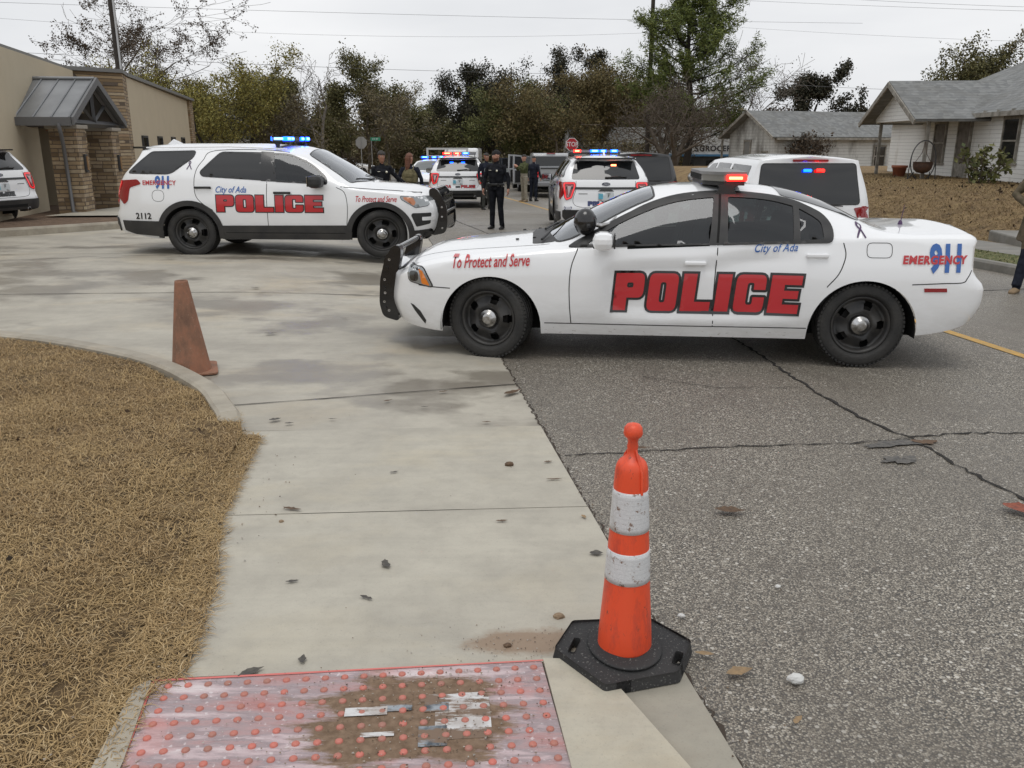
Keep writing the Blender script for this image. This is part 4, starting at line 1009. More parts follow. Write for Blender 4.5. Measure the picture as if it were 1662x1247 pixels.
def pickup():
    th = thing('pickup_truck', 'silver pickup truck with its doors standing open in the far right lane', 'pickup truck')
    def sidep(pl, y0, y1, m, mi=0): m.prism(pl, y0, y1, mi, M=MXZ)
    m = MB()
    # bonnet and cab lower
    sidep(rpoly([(0, .45), (.05, .95), (.3, 1.12), (1.5, 1.18), (3.55, 1.2), (3.55, .45), (1.62, .45), (1.5, .80), (1.05, .95), (.6, .80), (.5, .45)], .06), -.96, .96, m)
    m.build('body', [SILVER], th)
    m = MB(); sidep(rpoly([(1.45, 1.17), (2.05, 1.80), (2.3, 1.88), (3.35, 1.88), (3.5, 1.80), (3.55, 1.17)], .08), -.80, .80, m); m.build('cab', [SILVER], th)
    m = MB()
    for sg in (-1, 1):
        sidep(rpoly([(3.6, .55), (4.0, .58), (4.08, .85), (4.45, 1.0), (4.85, .85), (4.95, .58), (5.7, .6), (5.72, 1.30), (3.6, 1.30)], .05), sg * .96 - .05, sg * .96 + .05, m)
    m.box((4.65, 0, .75), (2.05, 1.82, .06), 0); m.rbox((5.68, 0, .97), (.07, 1.72, .62), .02, 0); m.box((5.725, 0, 1.27), (.02, 1.5, .05), 1); m.build('cargo_bed', [SILVER, BLK], th)
    m = MB(); m.rbox((5.85, 0, .60), (.2, 1.9, .2), .04, 0); m.build('rear_bumper', [mat('chrome_bumper', (.28, .28, .29), .3, metal=.6)], th)
    m = MB(); m.rbox((3.54, 0, 1.53), (.03, 1.42, .42), .02, 0, M=Matrix.Rotation(R(-4), 3, 'Y')); m.build('rear_window', [TINT], th)
    m = MB(); m.rbox((3.48, 0, 1.865), (.06, .4, .04), .01, 0); m.build('brake_light', [REDL], th)
    for sg in (-1, 1):
        m = MB(); m.rbox((5.74, sg * .90, 1.02), (.04, .15, .36), .02, 0); m.rbox((5.765, sg * .90, 1.10), (.01, .10, .09), .01, 1); m.rbox((5.765, sg * .90, .93), (.01, .10, .07), .01, 1); m.build('taillight', [REDL, REDLIT], th)
        for hx, l_, a, sz in ((1.62, 1.0, 62, 1.0), (2.62, .88, 58, .9)):
            d = bpy.data.objects.new('open_door', None); COL.objects.link(d); d.parent = th; d.location = (hx, sg * .97, 0); d.rotation_euler = (0, 0, sg * R(a))
            q = MB(); q.rbox((l_ / 2, 0, .83), (l_, .09, .70), .04, 0); q.prism([(.05, 1.15), (.45 * sz, 1.78), (l_ - .02, 1.82), (l_, 1.15), (l_ - .07, 1.22), (l_ - .09, 1.74), (.5 * sz, 1.72), (.16, 1.2)], -.03, .03, 0, M=MXZ); q.build('door_panel', [SILVER], d)
            q = MB(); q.box((l_ / 2, -sg * .05, .83), (l_ * .8, .015, .55), 0); q.build('door_lining', [BLK], d)
            q = MB(); q.prism([(.14, 1.18), (.48 * sz, 1.73), (l_ - .08, 1.75), (l_ - .06, 1.18)], -.008, .008, 0, M=MXZ); q.build('door_glass', [TINT], d)
    mirror_pair(th, 1.75, 1.10, 1.28, BLK, (.14, .22, .24))
    m = MB(); m.box((2.6, 0, .5), (5.0, 1.1, .3), 0); wells(m, [(1.05, .4, .45), (4.45, .4, .46)], .93); m.box((2.6, 0, .8), (1.9, 1.86, .6), 0); m.build('underbody', [UNDER], th)
    for x in (1.05, 4.45): wheel(th, 'alloy', x, -.85, -1, 0, .41); wheel(th, 'alloy', x, .85, 1, 0, .41)
    return th
# ------------------------------------------------------------ ground materials
def node_mat(name):
    m = bpy.data.materials.new(name); m.use_nodes = True; t = m.node_tree; b = t.nodes['Principled BSDF']; MATS[name] = m
    tc = t.nodes.new('ShaderNodeTexCoord')
    class N: pass
    n = N(); n.m = m; n.t = t; n.b = b; n.co = tc.outputs['Object']
    def noise(sc, det=4, rough=.5, co=None, dist=0, stretch=None):
        x = t.nodes.new('ShaderNodeTexNoise'); x.inputs['Scale'].default_value = sc; x.inputs['Detail'].default_value = det; x.inputs['Roughness'].default_value = rough; x.inputs['Distortion'].default_value = dist
        c = co or n.co
        if stretch:
            mp = t.nodes.new('ShaderNodeMapping'); mp.inputs['Scale'].default_value = stretch; t.links.new(c, mp.inputs[0]); c = mp.outputs[0]
        t.links.new(c, x.inputs['Vector']); return x.outputs['Fac']
    def voro(sc, feat='F1', rnd=1):
        x = t.nodes.new('ShaderNodeTexVoronoi'); x.inputs['Scale'].default_value = sc; x.feature = feat; x.inputs['Randomness'].default_value = rnd
        t.links.new(n.co, x.inputs['Vector']); return x
    def rng(s, a, b_, c=0, d=1):
        x = t.nodes.new('ShaderNodeMapRange'); x.inputs[1].default_value = a; x.inputs[2].default_value = b_; x.inputs[3].default_value = c; x.inputs[4].default_value = d; t.links.new(s, x.inputs[0]); return x.outputs[0]
    def mix(f, a, b_):
        x = t.nodes.new('ShaderNodeMix'); x.data_type = 'RGBA'
        for s, i in ((a, 6), (b_, 7)):
            if isinstance(s, tuple): x.inputs[i].default_value = (*s, 1)
            else: t.links.new(s, x.inputs[i])
        if isinstance(f, (int, float)): x.inputs[0].default_value = f
        else: t.links.new(f, x.inputs[0])
        return x.outputs[2]
    def math_(op, a, b_=None, clamp=False):
        x = t.nodes.new('ShaderNodeMath'); x.operation = op; x.use_clamp = clamp
        for s, i in ((a, 0), (b_, 1)):
            if s is None: continue
            if isinstance(s, (int, float)): x.inputs[i].default_value = s
            else: t.links.new(s, x.inputs[i])
        return x.outputs[0]
    def ramp_(s, stops):
        x = t.nodes.new('ShaderNodeValToRGB'); e = x.color_ramp.elements
        e[0].position = stops[0][0]; e[0].color = (*stops[0][1], 1); e[1].position = stops[-1][0]; e[1].color = (*stops[-1][1], 1)
        for p, c in stops[1:-1]: q = e.new(p); q.color = (*c, 1)
        t.links.new(s, x.inputs[0]); return x.outputs[0]
    def bump(h, st=.3, dist=.01):
        x = t.nodes.new('ShaderNodeBump'); x.inputs['Strength'].default_value = st; x.inputs['Distance'].default_value = dist; t.links.new(h, x.inputs['Height']); t.links.new(x.outputs[0], b.inputs['Normal'])
    def out(col=None, rough=None):
        if col is not None: t.links.new(col, b.inputs['Base Color'])
        if rough is not None:
            if isinstance(rough, (int, float)): b.inputs['Roughness'].default_value = rough
            else: t.links.new(rough, b.inputs['Roughness'])
        return m
    n.noise, n.voro, n.rng, n.mix, n.math, n.ramp, n.bump, n.out = noise, voro, rng, mix, math_, ramp_, bump, out
    return n
n = node_mat('asphalt')                                   # chip seal: pale and dark stones in bitumen
v = n.voro(150); vc = n.t.nodes.new('ShaderNodeSeparateColor'); n.t.links.new(v.outputs['Color'], vc.inputs[0])
st = n.ramp(vc.outputs[0], [(0, (.085, .07, .055)), (.35, (.185, .163, .13)), (.62, (.30, .265, .213)), (.85, (.43, .39, .32)), (1, (.60, .555, .47))])
gap = n.rng(v.outputs['Distance'], .42, .75); c = n.mix(gap, st, (.05, .048, .045))
v2 = n.voro(48); v2c = n.t.nodes.new('ShaderNodeSeparateColor'); n.t.links.new(v2.outputs['Color'], v2c.inputs[0])
pale = n.math('MULTIPLY', n.rng(v2c.outputs[1], .86, .9), n.rng(v2.outputs['Distance'], .38, .30)); c = n.mix(pale, c, (.55, .52, .46))
c = n.mix(n.rng(n.noise(.55, 5, .6), .40, .62, 0, .45), c, (.155, .137, .112)); c = n.mix(n.rng(n.noise(2.3, 5, .6), .5, .72, 0, .35), c, (.10, .085, .07))
wet = n.rng(n.noise(.35, 4, .6, stretch=(1, .5, 1)), .38, .6)
n.bump(n.math('SUBTRACT', 1.0, v.outputs['Distance']), .55, .006); ASPH = n.out(c, n.rng(wet, 0, 1, .62, .36))

def mud_mask(n, x0, x1, y0, y1, sc=9., lo=.50, hi=.56, st=(.45, 1.9, 1)):
    sp = n.t.nodes.new('ShaderNodeSeparateXYZ'); n.t.links.new(n.co, sp.inputs[0]); w_ = (x1 - x0) * .35; h_ = (y1 - y0) * .4
    a = n.math('MULTIPLY', n.rng(sp.outputs['X'], x0, x0 + w_), n.rng(sp.outputs['X'], x1, x1 - w_)); b_ = n.math('MULTIPLY', n.rng(sp.outputs['Y'], y0, y0 + h_), n.rng(sp.outputs['Y'], y1, y1 - h_))
    k = n.math('ADD', n.math('MULTIPLY', n.math('MULTIPLY', a, b_), .42), n.math('MULTIPLY', n.noise(sc, 8, .72, stretch=st), .6)); return n.rng(k, lo, hi)
def concrete(name, base=(.46, .43, .36), dark=(.31, .285, .24), tan=(.48, .41, .295), wetness=1., sc=1.):
    n = node_mat(name)
    a = n.noise(1.3 * sc, 7, .66, stretch=(.8, 1.2, 1)); c = n.mix(n.rng(a, .36, .66, 0, .85), base, dark)
    c = n.mix(n.rng(n.noise(.8 * sc, 6, .62, stretch=(.7, 1.2, 1), dist=.5), .52, .68, 0, .6), c, tan)
    c = n.mix(n.rng(n.noise(7, 6, .7), .45, .75, 0, .28), c, (.22, .20, .17))
    c = n.mix(n.rng(n.noise(160, 2), .6, .75, 0, .25), c, (.15, .14, .13))
    c = n.mix(n.rng(n.noise(16, 3, .6, stretch=(.05, 1, 1)), .45, .7, 0, .10), c, (.2, .19, .17))
    w_ = n.rng(n.noise(.5, 6, .62, stretch=(.8, 1.25, 1)), .50, .565, 0, wetness)
    c = n.mix(n.math('MULTIPLY', w_, .6), c, (.13, .11, .085))
    if name == 'sidewalk_concrete': c = n.mix(n.math('MULTIPLY', mud_mask(n, -.32, .42, 2.46, 2.80, 6, .52, .66, (.7, 1.2, 1)), .85), c, (.25, .17, .11))
    c = n.mix(n.rng(n.noise(48, 6, .75), .60, .72, 0, .35), c, (.22, .19, .15))
    n.bump(n.noise(90, 4, .6), .18, .004)
    return n.out(c, n.rng(w_, 0, 1, .60, .33))
CONC = concrete('driveway_concrete', wetness=1.); WALK = concrete('sidewalk_concrete', (.475, .445, .37), (.365, .34, .285), (.48, .43, .325), .0, 1.6); KERBM = concrete('kerb_concrete', (.42, .38, .305), (.27, .24, .19), (.38, .32, .24), .0, 3)
OLDC = concrete('old_concrete', (.24, .23, .205), (.13, .125, .11), (.2, .17, .13), .6, 2)
n = node_mat('dry_lawn'); c = n.ramp(n.noise(5, 6, .7), [(.3, (.07, .045, .022)), (.48, (.17, .11, .05)), (.62, (.27, .18, .085)), (.75, (.18, .14, .06))]); n.bump(n.noise(60, 5, .7), .9, .03); DRYL = n.out(c, .95)
n = node_mat('winter_turf'); c = n.ramp(n.noise(2.2, 7, .75), [(.28, (.08, .053, .027)), (.42, (.19, .125, .06)), (.60, (.29, .20, .095)), (.75, (.17, .135, .055))]); c = n.mix(n.rng(n.noise(6, 5, .8), .62, .70), c, (.035, .027, .018)); n.bump(n.noise(18, 6, .7), .9, .06); TURF = n.out(c, .95)
n = node_mat('green_turf'); c = n.ramp(n.noise(4, 6, .7), [(.3, (.05, .06, .02)), (.5, (.11, .12, .04)), (.7, (.2, .17, .08))]); n.bump(n.noise(30, 5, .7), .8, .04); GTURF = n.out(c, .95)
n = node_mat('bare_earth'); c = n.ramp(n.noise(6, 6, .7), [(.3, (.07, .045, .03)), (.6, (.17, .11, .07)), (.75, (.25, .18, .11))]); n.bump(n.noise(40, 5, .7), .8, .02); EARTH = n.out(c, .95)
YEL = mat('road_yellow', (.58, .33, .06), .6, var=(.42, .27, .09), scale=14, detail=6); CRK = mat('crack_dark', (.02, .018, .016), .95)  # plain dark tone for the cracks and slab joints
TAR = mat('patch_bitumen', (.06, .058, .055), .5, var=(.13, .12, .105), scale=30, bump=.3)

def sheet(name, P, dz, m, kind='structure', label=None):
    """P: grid [i][j] of (x, y); draped on the terrain"""
    ni, nj = len(P), len(P[0]); vs = [(x, y, T(x, y) + dz) for r_ in P for x, y in r_]
    fs = [(i * nj + j, (i + 1) * nj + j, (i + 1) * nj + j + 1, i * nj + j + 1) for i in range(ni - 1) for j in range(nj - 1)]
    o = new_mesh(name, vs, fs, m, None, True)
    bm = bmesh.new(); bm.from_mesh(o.data); bmesh.ops.recalc_face_normals(bm, faces=bm.faces)
    if sum(f.normal.z for f in bm.faces) < 0: bmesh.ops.reverse_faces(bm, faces=bm.faces)
    bm.to_mesh(o.data); bm.free(); return tag(o, label, kind=kind)
def drape(name, poly, dz, m, sp=.3, kind='structure', holes=(), parent=None, zf=None, edge=0):
    V, F = tri_poly(poly, holes, sp); f = zf or (lambda x, y: T(x, y) + dz); vs = [(x, y, f(x, y)) for x, y in V]
    if edge:
        be = bedges(F); n0 = {}; F = list(F)
        for a, b in be:
            for i in (a, b):
                if i not in n0: n0[i] = len(vs); vs.append((vs[i][0], vs[i][1], vs[i][2] - edge))
            F.append((b, a, n0[a], n0[b]))
    o = new_mesh(name, vs, F, m, parent, False); return tag(o, kind=kind) if kind else o
def lin(a, b, st_):
    n_ = max(1, int(round((b - a) / st_))); return [a + (b - a) * i / n_ for i in range(n_ + 1)]
ysn = lin(-6, 20, .5) + lin(21, 60, 1.)[0:] + lin(65, 600, 15)
# base ground to the horizon
gx = lin(-900, -60, 60) + lin(-50, 50, 2.) + lin(60, 900, 60); gy = lin(-60, -6, 9) + lin(-4, 90, 2.) + lin(100, 1800, 50)
sheet('ground', [[(x, y) for y in gy] for x in gx], -.05, TURF)
vv = [.96, 1.6, 2.4, 3.2, 4, 4.8, 5.5, 6.2, 7, 7.8, 8.6, 9.32]
road = sheet('road', [[at_v(v_, y) for y in ysn] for v_ in vv], 0, ASPH)
def strip_along(pts, w_, dz, m, name, parent, jit=0, sp=.12, seed=1):
    rnd = random.Random(seed); P = []
    for i in range(len(pts) - 1):
        a, b = Vector(pts[i]), Vector(pts[i + 1]); k = max(1, int((b - a).length / sp))
        for j in range(k): P.append(a.lerp(b, j / k))
    P.append(Vector(pts[-1])); vs = []
    for i, p in enumerate(P):
        t = (P[min(i + 1, len(P) - 1)] - P[max(i - 1, 0)]).normalized(); q = Vector((-t.y, t.x)); o_ = q * rnd.uniform(-jit, jit) * (0 if i in (0, len(P) - 1) else 1)
        ww = w_ * (1 if not jit else rnd.uniform(.35, 1.5))
        for s_ in (-.5, 0, .5): r_ = p + o_ + q * ww * s_; vs.append((r_.x, r_.y, T(r_.x, r_.y) + dz))
    fs = [(3 * i + k, 3 * i + 3 + k, 3 * i + 4 + k, 3 * i + 1 + k) for i in range(len(P) - 1) for k in (0, 1)]
    o = new_mesh(name, vs, [f[::-1] for f in fs], m, parent); return o
strip_along([at_v(5.5, y) for y in [-6] + lin(0, 60, 4) + [100, 200]], .11, .005, YEL, 'centre_line', road)
for k, (pts, w_) in enumerate([([(2.02, 7.6), (2.10, 6.82), (2.18, 5.74), (2.26, 5.18), (2.41, 4.81), (2.47, 4.32), (2.57, 3.92), (2.75, 3.2)], .022), ([(2.41, 4.83), (2.8, 4.93), (3.18, 4.96), (3.9, 5.1), (5.2, 5.2)], .018), ([(2.40, 4.80), (1.9, 4.70), (1.34, 4.67), (.96, 4.61), (.55, 4.55), (.30, 4.51)], .011),
        ([(-.6, 13.5), (.2, 14.6), (.7, 15.8), (1.2, 17.2)], .03), ([(.5, 14.0), (-1.4, 21.8), (-2, 26)], .025), ([(-3.5, 19.5), (0, 20.6), (3, 21.6)], .03), ([(4.2, 10.3), (5.5, 10.6), (7.6, 11.3)], .02), ([(2.9, 4.2), (3.5, 3.6), (4.6, 3.3)], .008), ([(1.0, 6.2), (1.5, 5.9), (2.1, 5.9)], .007)]):
    strip_along(pts, w_, .004 + k * .0004, CRK, 'crack', road, jit=.018, sp=.05, seed=k)
def blob(cx, cy, rx, ry, n_=28, seed=0, j=.25, rot=0):
    rnd = random.Random(seed); ph = [rnd.uniform(0, 6.28) for _ in range(4)]; o = []
    for k in range(n_):
        a = 2 * math.pi * k / n_; r_ = 1 + j * (math.sin(2 * a + ph[0]) * .5 + math.sin(3 * a + ph[1]) * .4 + math.sin(5 * a + ph[2]) * .3 + rnd.uniform(-.3, .3))
        x, y = rx * r_ * math.cos(a), ry * r_ * math.sin(a); o.append((cx + x * math.cos(rot) - y * math.sin(rot), cy + x * math.sin(rot) + y * math.cos(rot)))
    return o
for k, q in enumerate([(2.30, 4.72, .13, .045, .1), (2.20, 4.67, .11, .03, .2), (2.15, 4.43, .075, .05, .4), (2.24, 4.46, .05, .025, 0)]): drape('bitumen_patch', blob(q[0], q[1], q[2], q[3], 34, seed=3 + k, j=.6, rot=q[4]), .0065 + .0004 * k, TAR, .05, None, parent=road)
drape('mud_smear', blob(2.46, 4.74, .06, .045, seed=8, j=.5), .0085, EARTH, .1, None, parent=road)
strip_along([at_v(.965, y) for y in lin(1.2, 26, .8)], (.011), .0062, mat('edge_dirt', (.05, .038, .028), .95), 'broken_edge', road, jit=.014, sp=.03, seed=77)
# driveway slabs: left of the asphalt edge
KC = [(-13.5, 10.4), (-9, 8.9), (-6.4, 8.05), (-4.61, 7.41), (-3.77, 7.07), (-2.78, 6.45), (-2.10, 5.73), (-1.78, 5.20), (-1.64, 4.93)]
KCs = spline(KC, 6)
KL = [(-14, 11.2), (-11.6, 13.3), (-9.41, 15.68), (-7.97, 17.66), (-6.2, 20.2), (-4.2, 23), (-3.9, 25.2)]; KLs = spline(KL, 6)
pts = [tuple(p) for p in KCs] + [(.96 - .155 * 5.02, 5.02)] + [at_v(.962, y) for y in lin(6, 26, 1.)] + [(-4.2, 26)] + [tuple(p) for p in KLs[::-1]][2:]
if True:
    drive = drape('driveway', [(p[0], p[1]) for p in pts], .004, CONC, .5)
for k, (a, b) in enumerate([((-9.8, 9.3), (-.55, 9.75)), ((-10.5, 12.6), (-1.1, 13.2)), ((-7, 16.4), (-1.7, 16.8)), ((-1.9, 5.45), (0.1, 6.0))]):
    strip_along([a, b], .012, .0085 + k * .0003, CRK, 'joint', drive, jit=.004, sp=.2, seed=k)
# sidewalk slabs with an uneven, grass-eaten left edge
rnd = random.Random(4)
def rag(a, b, n_, j):
    return [(a[0] + (b[0] - a[0]) * k / n_ + (rnd.uniform(-j, j) if 0 < k < n_ else 0), a[1] + (b[1] - a[1]) * k / n_ + (rnd.uniform(-j, j) * .4 if 0 < k < n_ else 0)) for k in range(n_ + 1)]
def xe(y): return .955 - .155 * y
slabs = [[*rag((-1.66, 4.90), (-1.46, 3.68), 9, .03), (xe(3.80), 3.79), (xe(5.01), 5.01)], [*rag((-1.46, 3.672), (-1.28, 2.95), 5, .03), *rag((-1.27, 2.9), (-1.20, 2.41), 4, .03), (.11, 2.505), (xe(2.55), 2.53), (xe(3.78), 3.782)]]
walk = None
for q in slabs:
    o = drape('sidewalk_slab', q, .012, WALK, .15, None, parent=walk, edge=.05)
    if walk is None: walk = o; o.name = 'sidewalk'; tag(o, kind='structure')
drape('gutter', [(.17, 2.30), (.40, 2.12), (.55, 1.2), (xe(1.2) + .02, 1.2), (xe(2.5), 2.50), (.30, 2.50)], .010, concrete('gutter_concrete', (.35, .325, .265), (.27, .25, .205), (.3, .26, .2), 0, 3), .12, edge=.04)
dw = drape('kerb_flare', [(.105, 2.50), (.28, 2.495), (.50, 1.98), (.62, 1.2), (.24, 1.2), (.165, 2.0)], .03, concrete('flare_concrete', (.50, .465, .375), (.38, .35, .28), (.47, .41, .30), 0, 3), .1, edge=.05)
drape('kerb_flare', [(-1.215, 2.345), (-1.175, 2.38), (-1.10, 2.0), (-1.0, 1.2), (-1.09, 1.2), (-1.18, 2.0)], .03, KERBM, .1, edge=.05)

def kerb(name, pts, w_, h, side=1, m=KERBM, taper=None, base=0):
    """raised kerb swept along pts, its road face on the pts side"""
    P = [Vector((p[0], p[1])) for p in pts]; N_ = len(P); vs = []
    prof = [(0, -.03), (0.008, h * .75), (.03, h), (w_ - .02, h), (w_, h * .85), (w_, -.03)]
    for i, p in enumerate(P):
        t = (P[min(i + 1, N_ - 1)] - P[max(i - 1, 0)]).normalized(); q = Vector((-t.y, t.x)) * side; k = taper(i / (N_ - 1)) if taper else 1
        for a, z in prof: r_ = p + q * a; vs.append((r_.x, r_.y, T(p.x, p.y) + base + (z * k if z > 0 else z)))
    np_ = len(prof); fs = [(i * np_ + j, (i + 1) * np_ + j, (i + 1) * np_ + j + 1, i * np_ + j + 1) for i in range(N_ - 1) for j in range(np_ - 1)]
    fs += [tuple(range(np_)), tuple(range((N_ - 1) * np_, N_ * np_))]
    o = new_mesh(name, vs, fs, m); recalc(o); return tag(o, kind='structure')
kerb('kerb', KCs, .15, .11, -1, taper=lambda t: 1 - .85 * sstep(.93, 1, t))
kerb('kerb', KLs, .16, .15, 1)
kerb('kerb', [at_v(.95, y) for y in lin(26, 140, 3)], .16, .12, 1)
kerb('kerb', [at_v(9.33, y) for y in lin(-4, 20, 1) + lin(21, 140, 3)], .16, .14, -1, m=OLDC)
# right verge, sidewalk and yard
def vsheet(name, v0, v1, nv, y0, y1, dy, dz, m):
    return sheet(name, [[at_v(v0 + (v1 - v0) * i / nv, y) for y in lin(y0, y1, dy)] for i in range(nv + 1)], dz, m)
vsheet('verge', 9.48, 10.42, 4, -4, 140, 1, .125, GTURF); vsheet('footpath', 10.42, 11.62, 3, -4, 140, 1, .13, OLDC)
yx = [11.62 + .3 * i for i in range(14)] + lin(16, 50, 1.); sheet('yard', [[at_v(v_, y) for y in lin(-4, 80, .8)] for v_ in yx], .10, TURF)
# left planting bed and far verge
sheet('verge', [[(p[0] - .14 - s_ * 1.0, p[1] + .1 + s_ * .25) for p in KLs] for s_ in (0, .8, 1.6, 2.4, 6, 9)], .12, EARTH)
sheet('footpath', [[(-7.2 - s_, 19.6 + t_ - s_ * .1) for t_ in lin(0, 12, 1.)] for s_ in lin(1.7, 3.3, .4)], .16, WALK)
sheet('verge', [[(.78 - v_ - .155 * y, y) for y in lin(26, 140, 2)] for v_ in lin(0, 34, 2.)], .10, TURF)

# ------------------------------------------------------------ dormant lawn, straw-like blades
lawn_poly = [(-1.62, 4.80), (-1.74, 5.12), (-2.2, 5.62), (-2.86, 6.32), (-3.8, 6.92), (-4.66, 7.27), (-6.4, 7.9), (-9, 8.75), (-12, 9.7), (-12, .6), (-1.06, .6), (-1.19, 1.95), (-1.225, 2.3), (-1.22, 2.42), (-1.33, 2.9), (-1.48, 3.68)]
def lz(x, y):
    return T(x, y) + .012 + .05 * (1 - sstep(-1.75, -1.2, x - (y - 2.4) * -.1)) + .012 * math.sin(x * 5 + 1.3 * math.sin(y * 3)) * math.sin(y * 4 + x) + .02 * math.sin(x * 1.3) * math.sin(y * 1.1)
lawn = drape('lawn', lawn_poly, .05, DRYL, .14, zf=lz)
def np_in(px, py, poly):
    c = np.zeros(len(px), bool); n_ = len(poly); j = n_ - 1
    for i in range(n_):
        xi, yi = poly[i]; xj, yj = poly[j]
        c ^= ((yi > py) != (yj > py)) & (px < (xj - xi) * (py - yi) / (yj - yi + 1e-12) + xi); j = i
    return c
def blades(name, poly, dens_f, zf, mats, Lr=(.03, .09), wd=.0035, seed=1, up=(.0, .6), kind='stuff', total=120000, clump=None, zoff=0):
    rg = np.random.default_rng(seed); xs = [p[0] for p in poly]; ys = [p[1] for p in poly]
    px = rg.uniform(min(xs), max(xs), total); py = rg.uniform(min(ys), max(ys), total); k = np_in(px, py, poly) & (rg.random(total) < dens_f(px, py)); px, py = px[k], py[k]
    N_ = len(px); pz = np.array([zf(a, b) for a, b in zip(px, py)]) + zoff
    th = rg.uniform(0, 2 * np.pi, N_); ln = rg.uniform(*Lr, N_); el = rg.uniform(*up, N_); w_ = wd * rg.uniform(.6, 1.4, N_)
    dx, dy, dz = np.cos(th) * np.cos(el), np.sin(th) * np.cos(el), np.sin(el); cx, cy = -np.sin(th) * w_ / 2, np.cos(th) * w_ / 2
    bend = rg.uniform(-.35, .35, (N_, 2)); V = np.zeros((N_, 8, 3), np.float32)
    for s_, t_ in enumerate((0, .4, .75, 1.)):
        lift = ln * (dz * t_ - .55 * np.abs(dz) * t_ * t_) + rg.uniform(0, .012, N_) * (1 if s_ else 0)
        x = px + ln * t_ * dx + bend[:, 0] * ln * t_ * t_ * .6; y = py + ln * t_ * dy + bend[:, 1] * ln * t_ * t_ * .6; z = pz + lift; f = 1 if s_ < 3 else .3
        V[:, 2 * s_] = np.stack([x - cx * f, y - cy * f, z], 1); V[:, 2 * s_ + 1] = np.stack([x + cx * f, y + cy * f, z], 1)
    base = (np.arange(N_) * 8)[:, None]; idx = np.concatenate([base + np.array([[0, 1, 3, 2]]), base + np.array([[2, 3, 5, 4]]), base + np.array([[4, 5, 7, 6]])], 0)
    o = np_mesh(name, V.reshape(-1, 3), 4, mats, None, False, idx); return tag(o, kind=kind)
STRAW = mat('straw_blade', (.3, .22, .1), .8, island=[(.13, .08, .033), (.34, .215, .09), (.52, .345, .155), (.62, .44, .22), (.40, .26, .11), (.74, .57, .34)], var=(.13, .085, .035), scale=2.6)
def dn(px, py):
    d = np.hypot(px, py); h = np.sin(px * 7 + 2 * np.sin(py * 5)) * np.sin(py * 8 + 1.5 * np.sin(px * 6)) + .6 * np.sin(px * 2.3 + 1.7 * np.sin(py * 2.1)) * np.sin(py * 2.7 + px); return np.clip(1.08 - d / 12 + .34 * h, .30, 1)
blades('dry_grass', lawn_poly, dn, lz, STRAW, (.02, .07), .0027, 2, (-.05, .6), total=1150000)
edge_poly = [(-1.50, 4.78), (-1.36, 3.66), (-1.16, 2.95), (-1.08, 2.42), (-1.16, 2.3), (-1.13, 2.0), (-1.05, 1.5), (-1.2, 1.5), (-1.30, 2.3), (-1.36, 2.9), (-1.62, 3.9), (-1.80, 4.9)]
blades('dry_grass', edge_poly, lambda x, y: .9 + 0 * x, lambda x, y: T(x, y) + .016, STRAW, (.02, .08), .0027, 3, (-.02, .5), total=60000)
YARDG = mat('yard_grass_blade', (.2, .16, .08), .85, island=[(.10, .07, .032), (.24, .16, .075), (.33, .23, .11), (.16, .13, .05)])
yp = [at_v(11.65, 8), at_v(11.65, 34), at_v(21, 34), at_v(21, 8)]
blades('yard_grass', yp, lambda x, y: 1 + 0 * x, lambda x, y: T(x, y) + .10, YARDG, (.05, .12), .008, 5, (.1, .8), total=240000)
GRN = mat('verge_grass_blade', (.1, .12, .04), .85, island=[(.06, .08, .025), (.13, .15, .05), (.24, .2, .1)])
blades('verge_grass', [at_v(9.5, 5), at_v(9.5, 30), at_v(10.4, 30), at_v(10.4, 5)], lambda x, y: 1 + 0 * x, lambda x, y: T(x, y) + .12, GRN, (.05, .11), .010, 6, (.2, .9), total=30000)

# ------------------------------------------------------------ warning mat with blisters under torn film
padp = [(-1.165, 2.385), (.10, 2.495), (.165, 2.0), (.26, 1.2), (-1.0, 1.2), (-1.10, 2.0)]
n = node_mat('film_over_pink'); a = n.noise(5, 6, .65, stretch=(.45, 2.6, 1)); c = n.ramp(a, [(.34, (.40, .20, .19)), (.45, (.40, .27, .27)), (.52, (.31, .25, .26)), (.59, (.50, .39, .40)), (.69, (.62, .54, .54))])
c = n.mix(n.rng(n.noise(4, 3), .60, .68, 0, .40), c, (.62, .30, .28)); c = n.mix(n.rng(n.noise(60, 3), .62, .7, 0, .5), c, (.75, .7, .7))
sx_ = n.t.nodes.new('ShaderNodeSeparateXYZ'); n.t.links.new(n.co, sx_.inputs[0])
g1 = mud_mask(n, -.86, .22, 1.80, 2.58, 7, .53, .60); c = n.mix(g1, c, n.mix(n.rng(n.noise(40, 5), .3, .7), (.14, .09, .055), (.24, .165, .11)))
n.bump(n.noise(14, 4, .6, stretch=(.5, 1.6, 1)), .7, .02); FILM = n.out(c, n.rng(g1, 0, 1, .30, .9))
pad = drape('tactile_mat', padp, .022, FILM, .08, None, edge=.02); tag(pad, 'red blister warning mat under muddy torn clear film at the bottom of the photo', 'tactile paving')
m = MB()
vx = Vector((1.265, .11)).normalized(); vy = Vector((.135, -.99)).normalized()
for i in range(20):
    for j in range(14):
        p = Vector((-1.165, 2.385)) + vx * (.05 + i * .0625) + vy * (.035 + j * .0625)
        if not in_poly(p, grow(padp[::-1], -.02)): continue
        m.lathe([(.0125, 0), (.0115, .004), (.008, .0065), (.0001, .0075)], 12, 0, c=(p.x, p.y, T(p.x, p.y) + .0215))
tag(m.build('blister', [mat('blister_red', (.58, .17, .13), .5, var=(.36, .17, .13), scale=9)], pad), kind='stuff')
